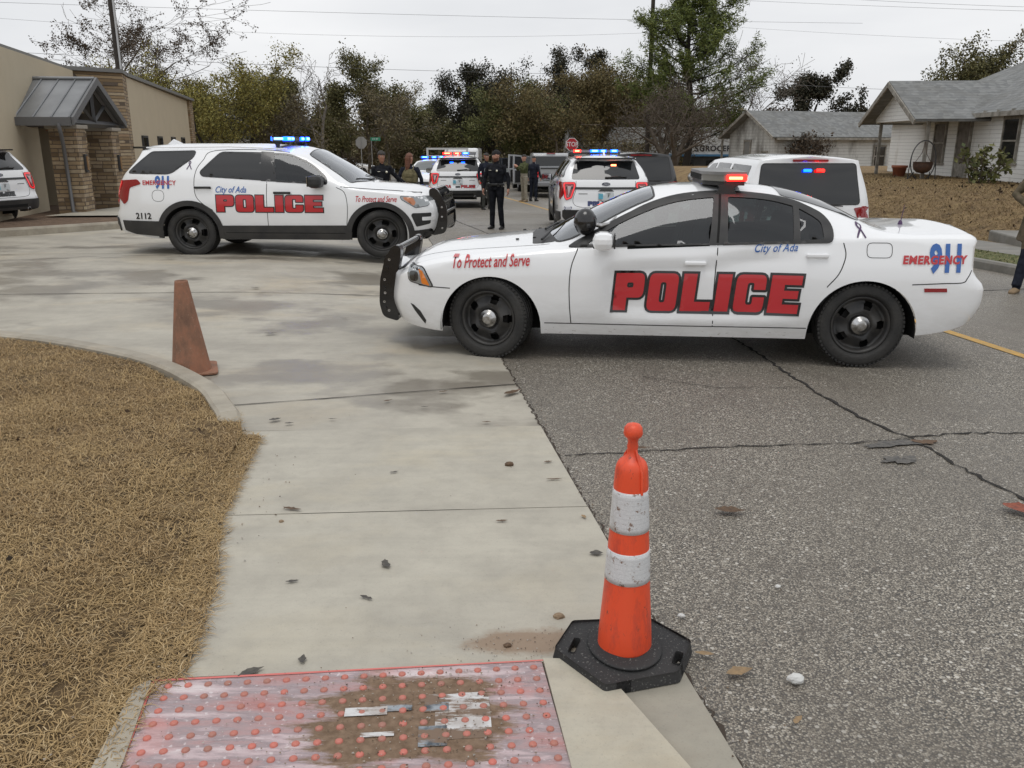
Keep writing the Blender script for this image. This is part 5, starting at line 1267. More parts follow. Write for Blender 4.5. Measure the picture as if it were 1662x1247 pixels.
o = drape('mat_border', [(-1.175, 2.388), (.108, 2.50), (.108, 2.493), (-1.165, 2.378), (-1.10, 2.0), (-.995, 1.2), (-1.005, 1.2), (-1.11, 2.0)], .0245, mat('mat_red', (.62, .16, .14), .5), .1, None, parent=pad)
def muddy(name, a, b, sc):
    n = node_mat(name); c = n.mix(n.rng(n.noise(sc, 5), .4, .62), a, b); g = n.rng(n.noise(9, 8, .75, stretch=(.4, 2.2, 1)), .46, .52); return n.out(n.mix(g, c, (.18, .12, .08)), .5)
LBL = muddy('label_white', (.62, .62, .62), (.45, .42, .40), 18); LBK = muddy('label_ink', (.06, .075, .09), (.30, .33, .36), 30)
def quad2(cx, cy, w_, h_, a=.08, sk=0): return [(cx + u_ * w_ / 2 * math.cos(a) - v_ * h_ / 2 * math.sin(a) + sk * v_, cy + u_ * w_ / 2 * math.sin(a) + v_ * h_ / 2 * math.cos(a)) for u_, v_ in ((-1, -1), (1, -1), (1, 1), (-1, 1))]
for k, (cx, cy, w_, h_, mm) in enumerate([(-.15, 2.20, .17, .19, LBL), (-.19, 2.30, .20, .035, LBL), (-.235, 2.255, .075, .055, LBK), (-.235, 2.115, .085, .09, LBK), (-.36, 2.245, .10, .035, LBK), (-.40, 2.12, .10, .02, LBL), (-.45, 2.225, .13, .04, LBL)]):
    drape('printed_label', quad2(cx, cy, w_, h_), .0232 + .0006 * k, mm, .05, None, parent=pad)
# ------------------------------------------------------------ building materials
n = node_mat('stucco_tan'); c = n.mix(n.rng(n.noise(1.5, 5, .6), .35, .7, 0, .35), (.52, .45, .33), (.43, .37, .265)); n.bump(n.noise(70, 4, .6), .3, .01); STUC = n.out(c, .9)
def stone_mat():
    n = node_mat('stacked_stone'); t = n.t
    # brick texture along the wall: u = x+y, v = z
    sp = t.nodes.new('ShaderNodeSeparateXYZ'); t.links.new(n.co, sp.inputs[0]); u = n.math('ADD', n.math('MULTIPLY', sp.outputs['X'], 1.0), n.math('MULTIPLY', sp.outputs['Y'], -.97))
    cb = t.nodes.new('ShaderNodeCombineXYZ'); t.links.new(u, cb.inputs[0]); t.links.new(sp.outputs['Z'], cb.inputs[1])
    nz_ = t.nodes.new('ShaderNodeTexNoise'); nz_.inputs['Scale'].default_value = 1.5; t.links.new(cb.outputs[0], nz_.inputs['Vector'])
    ad = t.nodes.new('ShaderNodeVectorMath'); ad.operation = 'MULTIPLY_ADD'; ad.inputs[1].default_value = (.18, .05, 0); t.links.new(nz_.outputs['Color'], ad.inputs[0]); t.links.new(cb.outputs[0], ad.inputs[2])
    cols = []
    br = t.nodes.new('ShaderNodeTexBrick'); br.inputs['Scale'].default_value = 1; br.inputs['Brick Width'].default_value = .38; br.inputs['Row Height'].default_value = .095; br.inputs['Mortar Size'].default_value = .010; br.offset = .37; br.squash = .6; br.squash_frequency = 3
    br.inputs['Color1'].default_value = (0, 0, 0, 1); br.inputs['Color2'].default_value = (1, 1, 1, 1); br.inputs['Mortar'].default_value = (.5, .5, .5, 1); br.inputs['Bias'].default_value = 0
    t.links.new(ad.outputs[0], br.inputs['Vector']); sc_ = t.nodes.new('ShaderNodeSeparateColor'); t.links.new(br.outputs['Color'], sc_.inputs[0])
    c = n.ramp(sc_.outputs[0], [(0, (.12, .08, .045)), (.15, (.26, .185, .105)), (.45, (.40, .295, .175)), (.7, (.34, .265, .18)), (.88, (.50, .41, .28)), (1, (.28, .16, .085))])
    c = n.mix(n.rng(n.noise(9, 5, .7), .4, .7, 0, .45), c, (.17, .12, .075)); c = n.mix(br.outputs['Fac'], c, (.13, .10, .075))
    h = n.math('ADD', n.math('MULTIPLY', sc_.outputs[0], .5), n.math('SUBTRACT', 1.0, br.outputs['Fac'])); n.bump(h, .9, .04); return n.out(c, .9)
STONE = stone_mat()
GMET = mat('standing_seam_metal', (.20, .205, .21), .42, metal=.3, var=(.24, .245, .25), scale=2); DMET = mat('dark_bronze_metal', (.045, .045, .047), .5); FASC = mat('grey_fascia', (.13, .13, .132), .5)
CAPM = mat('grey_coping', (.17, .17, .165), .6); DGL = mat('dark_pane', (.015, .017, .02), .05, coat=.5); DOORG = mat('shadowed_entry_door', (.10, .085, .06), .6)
# ---- station building
bd = thing('station_building', 'tan stucco building with stacked stone corner and grey parapet cap at the left', 'building', (0, 0, 0))
bz, pz = -.4, 3.76
A0, A1, B1, C1, D1 = (-8.9, 9.5), (-13.2, 26.4), (-12.06, 27.7), (-12.5, 29.0), (-16.7, 46.0)
def wallseg(m, a, b, z0, z1, th=.25, mi=0, side=1):
    a, b = Vector(a), Vector(b); t = (b - a).normalized(); q = Vector((-t.y, t.x)) * side * th
    m.add([(p.x, p.y, z) for z in (z0, z1) for p in (a, b, b + q, a + q)], [(3, 2, 1, 0), (4, 5, 6, 7), (0, 1, 5, 4), (1, 2, 6, 5), (2, 3, 7, 6), (3, 0, 4, 7)], mi)
def onA(s_, out_=0): # point along wall A, s metres from A1 back toward the camera
    a, b = Vector(A1), Vector(A0); t = (b - a).normalized(); q = Vector((t.y, -t.x)); q = q if q.x > 0 else -q; p = a + t * s_ + q * out_; return (p.x, p.y)
m = MB()
wallseg(m, onA(0), onA(1.6), bz, pz); wallseg(m, onA(1.6), onA(4.6), 2.45, pz); wallseg(m, onA(4.6), A0, bz, pz); wallseg(m, C1, D1, bz, pz, side=1)
wallseg(m, A0, (-30, 6), bz, pz); wallseg(m, D1, (-38, 41), bz, pz, side=1); recalc(m.build('stucco_wall', [STUC], bd))
m = MB(); wallseg(m, (A1[0] - .2, A1[1] + .003), B1, bz, pz + .02, .4, side=1); wallseg(m, B1, C1, bz, pz + .02, .4, side=1); p = Vector(D1); q = (Vector(D1) - Vector(C1)).normalized(); e = p - q * 1.1
wallseg(m, (e.x + .10, e.y + .02), (p.x + .12, p.y + .1), bz, pz + .04, .5, side=1)
recalc(m.build('stone_wall', [STONE], bd)); m = MB()
wallseg(m, onA(4.6, .05), onA(9.5, .05), bz, .92, .2, side=-1); wallseg(m, onA(.1, .05), onA(1.58, .05), bz, .92, .2, side=-1); recalc(m.build('stone_wainscot', [STONE], bd))
m = MB(); 
for a, b in ((onA(0, .06), (A0[0] + .06, A0[1])), ((A1[0], A1[1] - .05), (B1[0] + .08, B1[1] - .06)), ((B1[0] + .06, B1[1] - .04), (C1[0] + .06, C1[1])), ((C1[0] + .07, C1[1]), (D1[0] + .2, D1[1] + .2))): wallseg(m, a, b, pz + .02, pz + .13, .5, side=1 if a != onA(0, .06) else -1)
recalc(m.build('parapet_cap', [CAPM], bd))
m = MB(); vs = [(*A0, 3.4), (*A1, 3.4), (*B1, 3.4), (*C1, 3.4), (*D1, 3.4), (-38, 41, 3.4), (-30, 6, 3.4)]; m.add(vs, [tuple(range(7))]); m.build('flat_roof', [CAPM], bd)
# recessed entry
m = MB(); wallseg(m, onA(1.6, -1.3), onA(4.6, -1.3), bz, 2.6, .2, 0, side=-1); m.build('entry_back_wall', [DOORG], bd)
m = MB(); wallseg(m, onA(1.6, 0), onA(1.6, -1.3), bz, 2.6, .1, 0); wallseg(m, onA(4.6, 0), onA(4.6, -1.3), bz, 2.6, .1, 0); a = onA(1.6, 0); b = onA(4.6, -1.3); m.box(((a[0] + b[0]) / 2, (a[1] + b[1]) / 2, 2.5), (3.2, 3.6, .08), 0, rz=math.atan2(A1[1] - A0[1], A1[0] - A0[0])); m.build('entry_reveal', [STUC], bd)
qd = (Vector(D1) - Vector(C1)).normalized(); qn = Vector((qd.y, -qd.x)); ang = math.atan2(qd.y, qd.x)
for s_ in (1.7, 5.3, 9.2, 12.6):
    p = Vector(C1) + qd * (s_ + .5); f = bpy.data.objects.new('window', None); COL.objects.link(f); f.parent = bd; f.location = (p.x + qn.x * .01, p.y + qn.y * .01, 1.2); f.rotation_euler = (0, 0, ang)
    m = MB()
    for c_, d_ in (((0, 0, .72), (1.12, .10, .07)), ((0, 0, -.72), (1.12, .10, .07)), ((-.53, 0, 0), (.06, .10, 1.4)), ((.53, 0, 0), (.06, .10, 1.4)), ((0, -.005, .1), (1.0, .07, .045))): m.box(c_, d_)
    m.build('frame', [DMET], f); m = MB(); m.box((0, .0, 0), (1.0, .03, 1.37)); m.build('pane', [DGL], f)
m = MB(); p = Vector(B1); 
for zz, s_ in ((1.0, .15),): pass
# entrance canopy on two stone pillars
rdir = Vector((1.0, .13)).normalized(); ndir = Vector((-rdir.y, rdir.x)); cc = Vector((-10.45, 22.35))
cn = thing('entrance_canopy', 'grey standing seam metal gable canopy over the stone pillars', 'canopy', (0, 0, 0))
def cp(s_, t_, z): p = cc + rdir * s_ + ndir * t_; return (p.x, p.y, z)
rz_, ez = 3.22, 2.26; hw_ = 1.95; back = -2.4
m = MB()
for sg in (-1, 1):
    q = [cp(0, 0, rz_), cp(back, 0, rz_), cp(back, sg * hw_, ez), cp(0, sg * hw_, ez)]; q2 = [(a_, b_, c_ - .07) for a_, b_, c_ in q]
    m.add(q + q2, [(0, 1, 2, 3), (7, 6, 5, 4), (0, 3, 7, 4), (3, 2, 6, 7), (1, 0, 4, 5), (2, 1, 5, 6)])
recalc(m.build('metal_roof', [GMET], cn))
m = MB()
for sg in (-1, 1):
    for k in range(7):
        s_ = -.03 + (back + .03) * k / 6; a, b = Vector(cp(s_, 0, rz_ + .02)), Vector(cp(s_, sg * hw_, ez + .02)); m.tube([a, b], .017, 4, smooth=False)
m.tube([cp(.02, 0, rz_ + .03), cp(back, 0, rz_ + .03)], .045, 6); m.build('roof_seam', [GMET], cn)
m = MB()
for sg in (-1, 1):
    m.add([cp(.03, sg * hw_, ez + .02), cp(back, sg * hw_, ez + .02), cp(back, sg * hw_, ez - .17), cp(.03, sg * hw_, ez - .17), cp(.03, sg * (hw_ + .07), ez + .02), cp(back, sg * (hw_ + .07), ez + .02), cp(back, sg * (hw_ + .07), ez - .17), cp(.03, sg * (hw_ + .07), ez - .17)], [(0, 1, 2, 3), (4, 5, 6, 7), (0, 1, 5, 4), (3, 2, 6, 7), (0, 4, 7, 3), (1, 5, 6, 2)])
    # barge boards on the gable
    a, b = Vector(cp(.04, 0, rz_ - .02)), Vector(cp(.04, sg * (hw_ + .05), ez - .06)); M_ = [Vector((0, 0, .08)), Vector((0, 0, -.10))]; rr = Vector((rdir.x, rdir.y, 0)) * .05
    m.add([a + M_[0], b + M_[0], b + M_[1], a + M_[1], a + M_[0] + rr, b + M_[0] + rr, b + M_[1] + rr, a + M_[1] + rr], [(0, 1, 2, 3), (4, 5, 6, 7), (0, 1, 5, 4), (3, 2, 6, 7), (0, 4, 7, 3), (1, 5, 6, 2)])
recalc(m.build('fascia', [FASC], cn))
m = MB(); bt = .14
for s_ in (-.12, -1.3):
    m.tube([cp(s_, -hw_ + .1, ez - .1), cp(s_, hw_ - .1, ez - .1)], .085, 4, smooth=False); m.tube([cp(s_, 0, ez - .1), cp(s_, 0, rz_ - .1)], .06, 4, smooth=False)
    for sg in (-1, 1): m.tube([cp(s_, 0, ez - .05), cp(s_, sg * hw_ * .5, (rz_ + ez) / 2 - .08)], .05, 4, smooth=False); m.tube([cp(s_, 0, rz_ - .13), cp(s_, sg * (hw_ - .1), ez - .10)], .06, 4, smooth=False)
m.build('truss', [DMET], cn)
m = MB(); m.add([cp(-1.0, -hw_ + .1, ez - .05), cp(-1.0, hw_ - .1, ez - .05), cp(-1.0, 0, rz_ - .1), cp(-1.05, -hw_ + .1, ez - .05), cp(-1.05, hw_ - .1, ez - .05), cp(-1.05, 0, rz_ - .1)], [(0, 1, 2), (5, 4, 3)]); m.build('gable_shade_panel', [DMET], cn)  # added dark panel, stands in for the shade inside the gable
m = MB(); a = cp(-.25, -hw_ - .1, ez - .12); m.tube([a, (a[0] + .05, a[1] - .02, ez - .35), (cp(-.32, -1.70, 0)[0], cp(-.32, -1.70, 0)[1], ez - .62), (cp(-.32, -1.70, 0)[0] + .02, cp(-.32, -1.70, 0)[1], .12), (cp(-.1, -1.85, 0)[0], cp(-.1, -1.85, 0)[1], .06)], .045, 8); m.build('downpipe', [FASC], cn)
for k, sg in enumerate((-1, 1)):
    p = cp(-.35, sg * 1.28, 0); gz = T(p[0], p[1]) + .05; pl = thing('stone_pillar', ['near stone pillar with a lantern carrying the entrance canopy', 'far stone pillar with a lantern under the canopy gable'][k], 'pillar', (p[0], p[1], gz), math.atan2(rdir.y, rdir.x), group='stone pillars under the canopy')
    m = MB(); m.box((0, 0, 1.02 - gz / 2), (.62, .62, 2.04)); o = m.build('stone_shaft', [STONE], pl)
    m = MB(); m.rbox((0, 0, 2.08 - gz / 2), (.74, .74, .09), .015); m.build('cap_stone', [mat('cap_stone', (.33, .30, .25), .8)], pl)
    m = MB(); m.rbox((.345, 0, 1.25), (.06, .12, .42), .01, 0); m.box((.38, 0, 1.25), (.02, .07, .32), 1); m.build('wall_lantern', [DMET, mat('amber_glass', (.30, .17, .07), .3)], pl)

# ------------------------------------------------------------ timber houses
def siding_mat(name, a, b, grime, pitch=.13, gr=(.5, .66), gz=None):
    n = node_mat(name); sp = n.t.nodes.new('ShaderNodeSeparateXYZ'); n.t.links.new(n.co, sp.inputs[0])
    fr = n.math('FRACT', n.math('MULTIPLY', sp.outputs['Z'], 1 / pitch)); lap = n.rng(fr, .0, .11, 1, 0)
    c = n.mix(n.rng(n.noise(1.2, 5, .7, stretch=(1, 1, .4)), *gr), a, grime); c = n.mix(n.rng(n.noise(5, 6, .75, stretch=(1, 1, 3)), .50, .72, 0, .5), c, b)
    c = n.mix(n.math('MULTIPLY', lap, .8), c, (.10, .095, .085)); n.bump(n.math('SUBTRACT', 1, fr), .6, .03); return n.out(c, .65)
WSID = siding_mat('white_siding', (.80, .80, .77), (.66, .65, .61), (.50, .47, .41), gr=(.56, .80)); PSID = siding_mat('peeling_siding', (.60, .60, .57), (.40, .40, .375), (.22, .21, .19), .16, (.46, .66))
SHG = None
n = node_mat('asphalt_shingles'); sp = n.t.nodes.new('ShaderNodeSeparateXYZ'); n.t.links.new(n.co, sp.inputs[0]); fr = n.math('FRACT', n.math('MULTIPLY', sp.outputs['Z'], 11)); v_ = n.voro(5.5); vs_ = n.t.nodes.new('ShaderNodeSeparateColor'); n.t.links.new(v_.outputs['Color'], vs_.inputs[0])
c = n.mix(vs_.outputs[0], (.15, .155, .155), (.23, .235, .23)); c = n.mix(n.rng(n.noise(1.2, 5, .7), .45, .7, 0, .5), c, (.12, .115, .10)); c = n.mix(n.rng(fr, 0, .2, .5, 0), c, (.06, .06, .06)); n.bump(n.math('SUBTRACT', 1, fr), .5, .02); SHG = n.out(c, .9)
TRIM = mat('weathered_trim', (.34, .32, .28), .8, var=(.17, .155, .13), scale=5, detail=6); WTR = mat('white_trim', (.62, .61, .57), .6, var=(.42, .40, .36), scale=4); CUR = mat('curtain_behind_glass', (.20, .18, .16), .25, coat=.8, var=(.12, .11, .10), scale=4)
def slab(m, q, th=.10, mi=0):
    q = [Vector(p) for p in q]; nn = (q[1] - q[0]).cross(q[2] - q[0]).normalized() * th
    if nn.z < 0: nn = -nn
    k = len(q); m.add([p for p in q] + [p - nn for p in q], [tuple(range(k)), tuple(range(k, 2 * k))[::-1]] + [(i, (i + 1) % k, k + (i + 1) % k, k + i) for i in range(k)], mi)
def sash(th, parent_loc, w_, h_, rz, pane=CUR, fr=TRIM, name='window', mull=True):
    f = bpy.data.objects.new(name, None); COL.objects.link(f); f.parent = th; f.location = parent_loc; f.rotation_euler = (0, 0, rz)
    m = MB(); t_ = .07
    for c_, d_ in (((0, 0, h_ / 2), (w_ + .1, .09, t_ + .03)), ((0, -.02, -h_ / 2), (w_ + .18, .13, t_)), ((-w_ / 2, 0, 0), (t_, .088, h_)), ((w_ / 2, 0, 0), (t_, .088, h_))): m.box(c_, d_)
    if mull: m.box((0, -.01, 0), (w_, .06, .05))
    m.build('frame', [fr], f); m = MB(); m.box((0, 0, 0), (w_ - .02, .03, h_ - .02)); m.build('pane', [pane], f); return f
# white house: local frame, wall plane at x = 0 facing -x (road), y along the street, placed and turned
hs_ = thing('white_house', 'white clapboard house with grey shingle roof on the raised yard at the right', 'house', (15.55, 32, .42), R(-4.3))
m = MB(); fl = 0; m.box((4.4, -6.5, -.2), (8.8, 23, .5), 1)
m.box((4.4, -6.5, 1.23), (8.8, 22.9, 2.36), 0); m.build('wall', [WSID, OLDC], hs_)
m = MB(); E0, RZ = 2.30, 4.40
slab(m, [(-.45, -18.5, E0 - .1), (-.45, 5.3, E0 - .1), (4.0, 2.2, RZ), (4.0, -15, RZ)]); slab(m, [(9.3, -18.5, E0 - .1), (9.3, 5.3, E0 - .1), (4.0, 2.2, RZ), (4.0, -15, RZ)]); slab(m, [(-.45, 5.3, E0 - .1), (9.3, 5.3, E0 - .1), (4.0, 2.2, RZ)]); m.build('roof', [SHG], hs_)
m = MB(); m.box((-.47, -6.6, E0 - .17), (.05, 23.8, .14))
for k in range(26): m.box((-.25, 4.7 - k * .9, E0 - .10), (.42, .07, .11), 0)
m.build('eaves', [TRIM], hs_)
# porch: slab, posts, gable facing the road
PY0, PY1, PX = -3.45, 1.35, -1.85
m = MB(); m.box((PX / 2 - .05, (PY0 + PY1) / 2, -.16), (-PX + .2, PY1 - PY0 + .3, .42), 0); m.build('porch_slab', [OLDC], hs_)
for yy in (PY0 + .15, PY1 - .15): m = MB(); m.box((PX + .15, yy, 1.1), (.10, .10, 2.1)); m.build('porch_post', [TRIM], hs_)
m = MB(); cy = (PY0 + PY1) / 2; gx_ = PX
m.add([(gx_ - .02, PY0, 2.02), (gx_ - .02, PY1, 2.02), (gx_ - .02, PY1, 2.20), (gx_ - .02, cy, 3.22), (gx_ - .02, PY0, 2.20), (gx_ + .08, PY0, 2.02), (gx_ + .08, PY1, 2.02), (gx_ + .08, PY1, 2.20), (gx_ + .08, cy, 3.22), (gx_ + .08, PY0, 2.20)], [(0, 1, 2, 3, 4), (9, 8, 7, 6, 5), (0, 1, 6, 5)]); m.box((PX / 2, PY0 + .05, 2.11), (-PX, .08, .24), 0); m.box((PX / 2, PY1 - .05, 2.11), (-PX, .08, .24), 0); m.build('porch_gable', [WSID], hs_)
m = MB(); oh = .42
for sg, yy in ((-1, PY0 - oh), (1, PY1 + oh)): slab(m, [(gx_ - .5, cy, 3.36), (3.2, cy, 3.36), (3.2, yy, 2.03), (gx_ - .5, yy, 2.03)], .09)
m.build('porch_roof', [SHG], hs_)
m = MB()
for yy in (PY0 - oh, PY1 + oh): slab(m, [(gx_ - .54, cy, 3.33), (gx_ - .48, cy, 3.33), (gx_ - .48, yy, 2.0), (gx_ - .54, yy, 2.0)], .16)
m.build('barge_board', [TRIM], hs_)
sash(hs_, (-.03, -.15, 1.28), .95, 1.45, R(90)); sash(hs_, (-.03, -5.35, 1.35), .95, 1.35, R(90), pane=DGL); sash(hs_, (-.03, -12.5, 1.35), .95, 1.35, R(90), pane=DGL)
d_ = bpy.data.objects.new('door', None); COL.objects.link(d_); d_.parent = hs_; d_.location = (-.03, -2.15, 1.05); d_.rotation_euler = (0, 0, R(90))
m = MB(); m.box((0, 0, 1.05), (1.05, .10, .08)); m.box((-.48, 0, 0), (.08, .10, 2.05)); m.box((.48, 0, 0), (.08, .10, 2.05)); m.box((0, 0, -.72), (.88, .06, .62)); m.build('frame', [TRIM], d_)
m = MB(); m.box((0, .01, .28), (.88, .04, 1.40)); m.build('pane', [CUR], d_); m = MB(); m.sphere((.36, -.07, -.1), .03, n=8); m.build('handle', [CHROME], d_)
m = MB(); slab(m, [(-.02, -2.0, 2.05), (-1.85, -2.0, 2.05), (-1.85, .9, 2.05), (-.02, .9, 2.05)], .04); m.build('porch_ceiling', [WTR], hs_)
# weathered second house: gable end towards the street corner, ridge running back to the right
hb = thing('weathered_house', 'long low weathered house with peeling pale siding left of the white house', 'house', (13.75, 46.0, -.35), R(22))
m = MB(); m.box((4.9, 1.95, 1.1), (9.8, 3.9, 2.9), 0); m.box((6.9, 4.4, 1.1), (5.8, 3.0, 2.9), 0)
m.add([(.01, 0, 2.5), (.01, 3.9, 2.5), (.01, 1.95, 3.62), (.2, 0, 2.5), (.2, 3.9, 2.5), (.2, 1.95, 3.62)], [(0, 2, 1), (3, 4, 5)]); m.build('wall', [PSID], hb)
m = MB(); slab(m, [(-.45, -.42, 2.36), (10.3, -.42, 2.36), (9.4, 1.95, 3.74), (-.45, 1.95, 3.74)]); slab(m, [(-.45, 4.32, 2.36), (10.3, 4.32, 2.36), (9.4, 1.95, 3.74), (-.45, 1.95, 3.74)]); slab(m, [(10.3, -.42, 2.36), (10.3, 4.32, 2.36), (9.4, 1.95, 3.74)]); m.build('roof', [SHG], hb)
for yy in (-.44, 4.34): m = MB(); slab(m, [(-.50, 1.95, 3.76), (-.44, 1.95, 3.76), (-.44, yy, 2.36), (-.50, yy, 2.36)], .15); m.build('barge_board', [TRIM], hb)
m = MB(); m.box((5.0, -.43, 2.26), (10.4, .05, .12))
for k in range(16): m.box((.5 + k * .6, -.22, 2.30), (.06, .36, .09), 0)
m.build('eaves', [TRIM], hb)
sash(hb, (-.03, 2.2, 1.55), .55, 1.25, R(90), pane=mat('boarded_pane', (.22, .22, .21), .7), mull=False); sash(hb, (-.03, .7, 1.1), .4, 1.0, R(90), pane=DGL); sash(hb, (7.2, -.03, 1.35), .8, 1.1, 0, pane=DGL)
m = MB(); m.box((-.4, 4.0, 1.0), (.09, .09, 2.6)); m.build('porch_post', [TRIM], hb)
# grocery
gs = thing('grocery_store', 'white store with GROCERY lettering and dark shopfront behind the bare tree', 'store', (13.3, 70.5, T(13, 70)), R(-1))
m = MB(); m.box((0, 4, 1.0), (17.0, 8, 2.9), 1); m.box((0, 3.9, 3.15), (17.6, 8.6, 2.1), 0); m.build('wall', [mat('white_store_front', (.58, .59, .58), .7, var=(.46, .47, .47), scale=1), mat('dark_store_front', (.045, .05, .055), .5)], gs)
m = MB(); m.box((0, -.45, 2.04), (17.4, .12, .16), 0); m.build('blue_band', [mat('blue_band', (.05, .16, .30), .5)], gs)
m = MB(); V_, F_ = text2d('GROCERY', .60, 0, .03, 1.0, 1.1); m.add([(x_ + 3.15, -.43, 2.55 + y_) for x_, y_ in V_], F_); m.build('grocery_lettering', [mat('sign_letter_black', (.02, .02, .025), .6)], gs); m = MB(); V_, F_ = text2d('HEBB\'S', .66, 0, .03, 1.1, 1.1); m.add([(x_ + .45, -.43, 2.55 + y_) for x_, y_ in V_], F_); m.build('name_lettering', [mat('sign_letter_black', (.02, .02, .025), .6)], gs)
for k in range(5): m = MB(); m.box((-5.6 + k * 3, -.03, .9), (2.0, .08, 1.5), 0); m.build('window', [DGL], gs)
m = MB(); m.add([(-8.9, -2.2, 2.1), (-4.9, -2.2, 2.1), (-6.9, -2.2, 4.35), (-8.9, 1, 2.1), (-4.9, 1, 2.1), (-6.9, 1, 4.35)], [(0, 1, 2), (0, 2, 5, 3), (1, 4, 5, 2), (0, 3, 4, 1)]); m.build('gable_canopy', [mat('pale_blue_gable', (.42, .46, .52), .6)], gs)
m = MB(); m.sphere((-7.1, -2.3, 4.2), .16, n=8); m.build('security_lamp', [mat('yard_lamp_lit', (.8, .8, .5), .4, emit=(.85, .85, .45), estr=1.2)], gs)
# dim gable house behind the left trees
fh = thing('far_gable_house', 'grey gabled house half hidden behind the yellowing trees on the left', 'house', (-22, 66, T(-22, 66)), R(8))
m = MB(); m.box((0, 4, 1.3), (8, 8, 3.4)); m.build('wall', [PSID], fh); m = MB(); slab(m, [(-4.5, -.4, 2.8), (-4.5, 8.4, 2.8), (0, 8.4, 4.9), (0, -.4, 4.9)]); slab(m, [(4.5, -.4, 2.8), (4.5, 8.4, 2.8), (0, 8.4, 4.9), (0, -.4, 4.9)]); m.add([(-4, 0, 2.9), (4, 0, 2.9), (0, 0, 4.8)], [(0, 1, 2)]); m.build('roof', [SHG], fh)

# ------------------------------------------------------------ street furniture
def pole(name, label, cat, x, y, h, r=.15, z=None, mat_=None, lean=0):
    th = thing(name, label, cat, (x, y, T(x, y) if z is None else z)); th.rotation_euler = (0, lean, 0)
    m = MB(); m.tube([(0, 0, -.3), (0, 0, h * .5), (0, 0, h)], [r, r * .85, r * .7], 12); m.build('pole', [mat_ or mat('creosoted_pole', (.035, .028, .024), .9, var=(.06, .05, .042), scale=3)], th); return th
up1 = pole('utility_pole', 'dark utility pole with a flood lamp rising behind the stone building', 'utility pole', -19.9, 45.5, 13, .19)
m = MB(); m.tube([(0, 0, 9.1), (-.45, -.3, 9.2)], .03, 6); m.rbox((-.75, -.4, 9.15), (.55, .35, .22), .03, M=Matrix.Rotation(R(25), 3, 'Y')); m.build('flood_lamp', [mat('lamp_housing', (.35, .35, .34), .5)], up1)
m = MB(); m.tube([(.2, -.25, 4.5), (.20, -.23, 13)], .05, 8); m.build('conduit', [mat('pale_conduit', (.5, .5, .5), .5)], up1)
up2 = pole('utility_pole', 'utility pole whose top shows behind the tall pine', 'utility pole', 9.55, 62, 14.5, .18)
m = MB(); m.box((0, 0, 13.2), (2.2, .1, .12)); m.build('crossarm', [MATS['creosoted_pole']], up2)
# overhead wires
WIRE = mat('wire', (.12, .12, .125), .7)
def wire(label, a, b, sag, r=.014):
    r *= .62
    pts = [Vector(a).lerp(Vector(b), t / 20) - Vector((0, 0, 4 * sag * (t / 20) * (1 - t / 20))) for t in range(21)]
    m = MB(); m.tube(pts, r, 5, caps=False); o = m.build('overhead_wire', [WIRE]); tag(o, label, 'wire', 'overhead wires')
def P3(px, py, Z_):                                      # a point seen at photo pixel (px, py) at a given depth, used to string the wires
    th_ = R(15.948); c_, s_ = math.cos(th_), math.sin(th_); X = (px - 831) / 1370 * Z_; Y_ = (py - 623.5) / 1370 * Z_
    return (X, Z_ * c_ - Y_ * s_, 1.71 - (Z_ * s_ + Y_ * c_))
wire('highest overhead wire sloping down from the upper left across the sky', P3(-120, 0, 44), P3(1400, 38, 60), .15); wire('faint middle wire passing under the highest one', P3(-80, 24, 44), P3(1120, 50, 60), .7, .010)
wire('thick cable crossing the sky just above the left tree tops', P3(-60, 80, 44), P3(1047, 122, 62), .25, .018); wire('wire at the top right running into the pine', P3(1040, -8, 62), P3(1800, 22, 40), .1, .012)
wire('thin wire right of the pine dropping gently to the right', P3(1047, 32, 62), P3(1800, 72, 40), .2, .009); wire('low wire between the pine and the white house roof', P3(1047, 112, 62), P3(1520, 148, 36), .25, .013)
wire('wire at the extreme upper right corner of the sky', P3(1300, -6, 50), P3(1850, 16, 40), .1, .012)
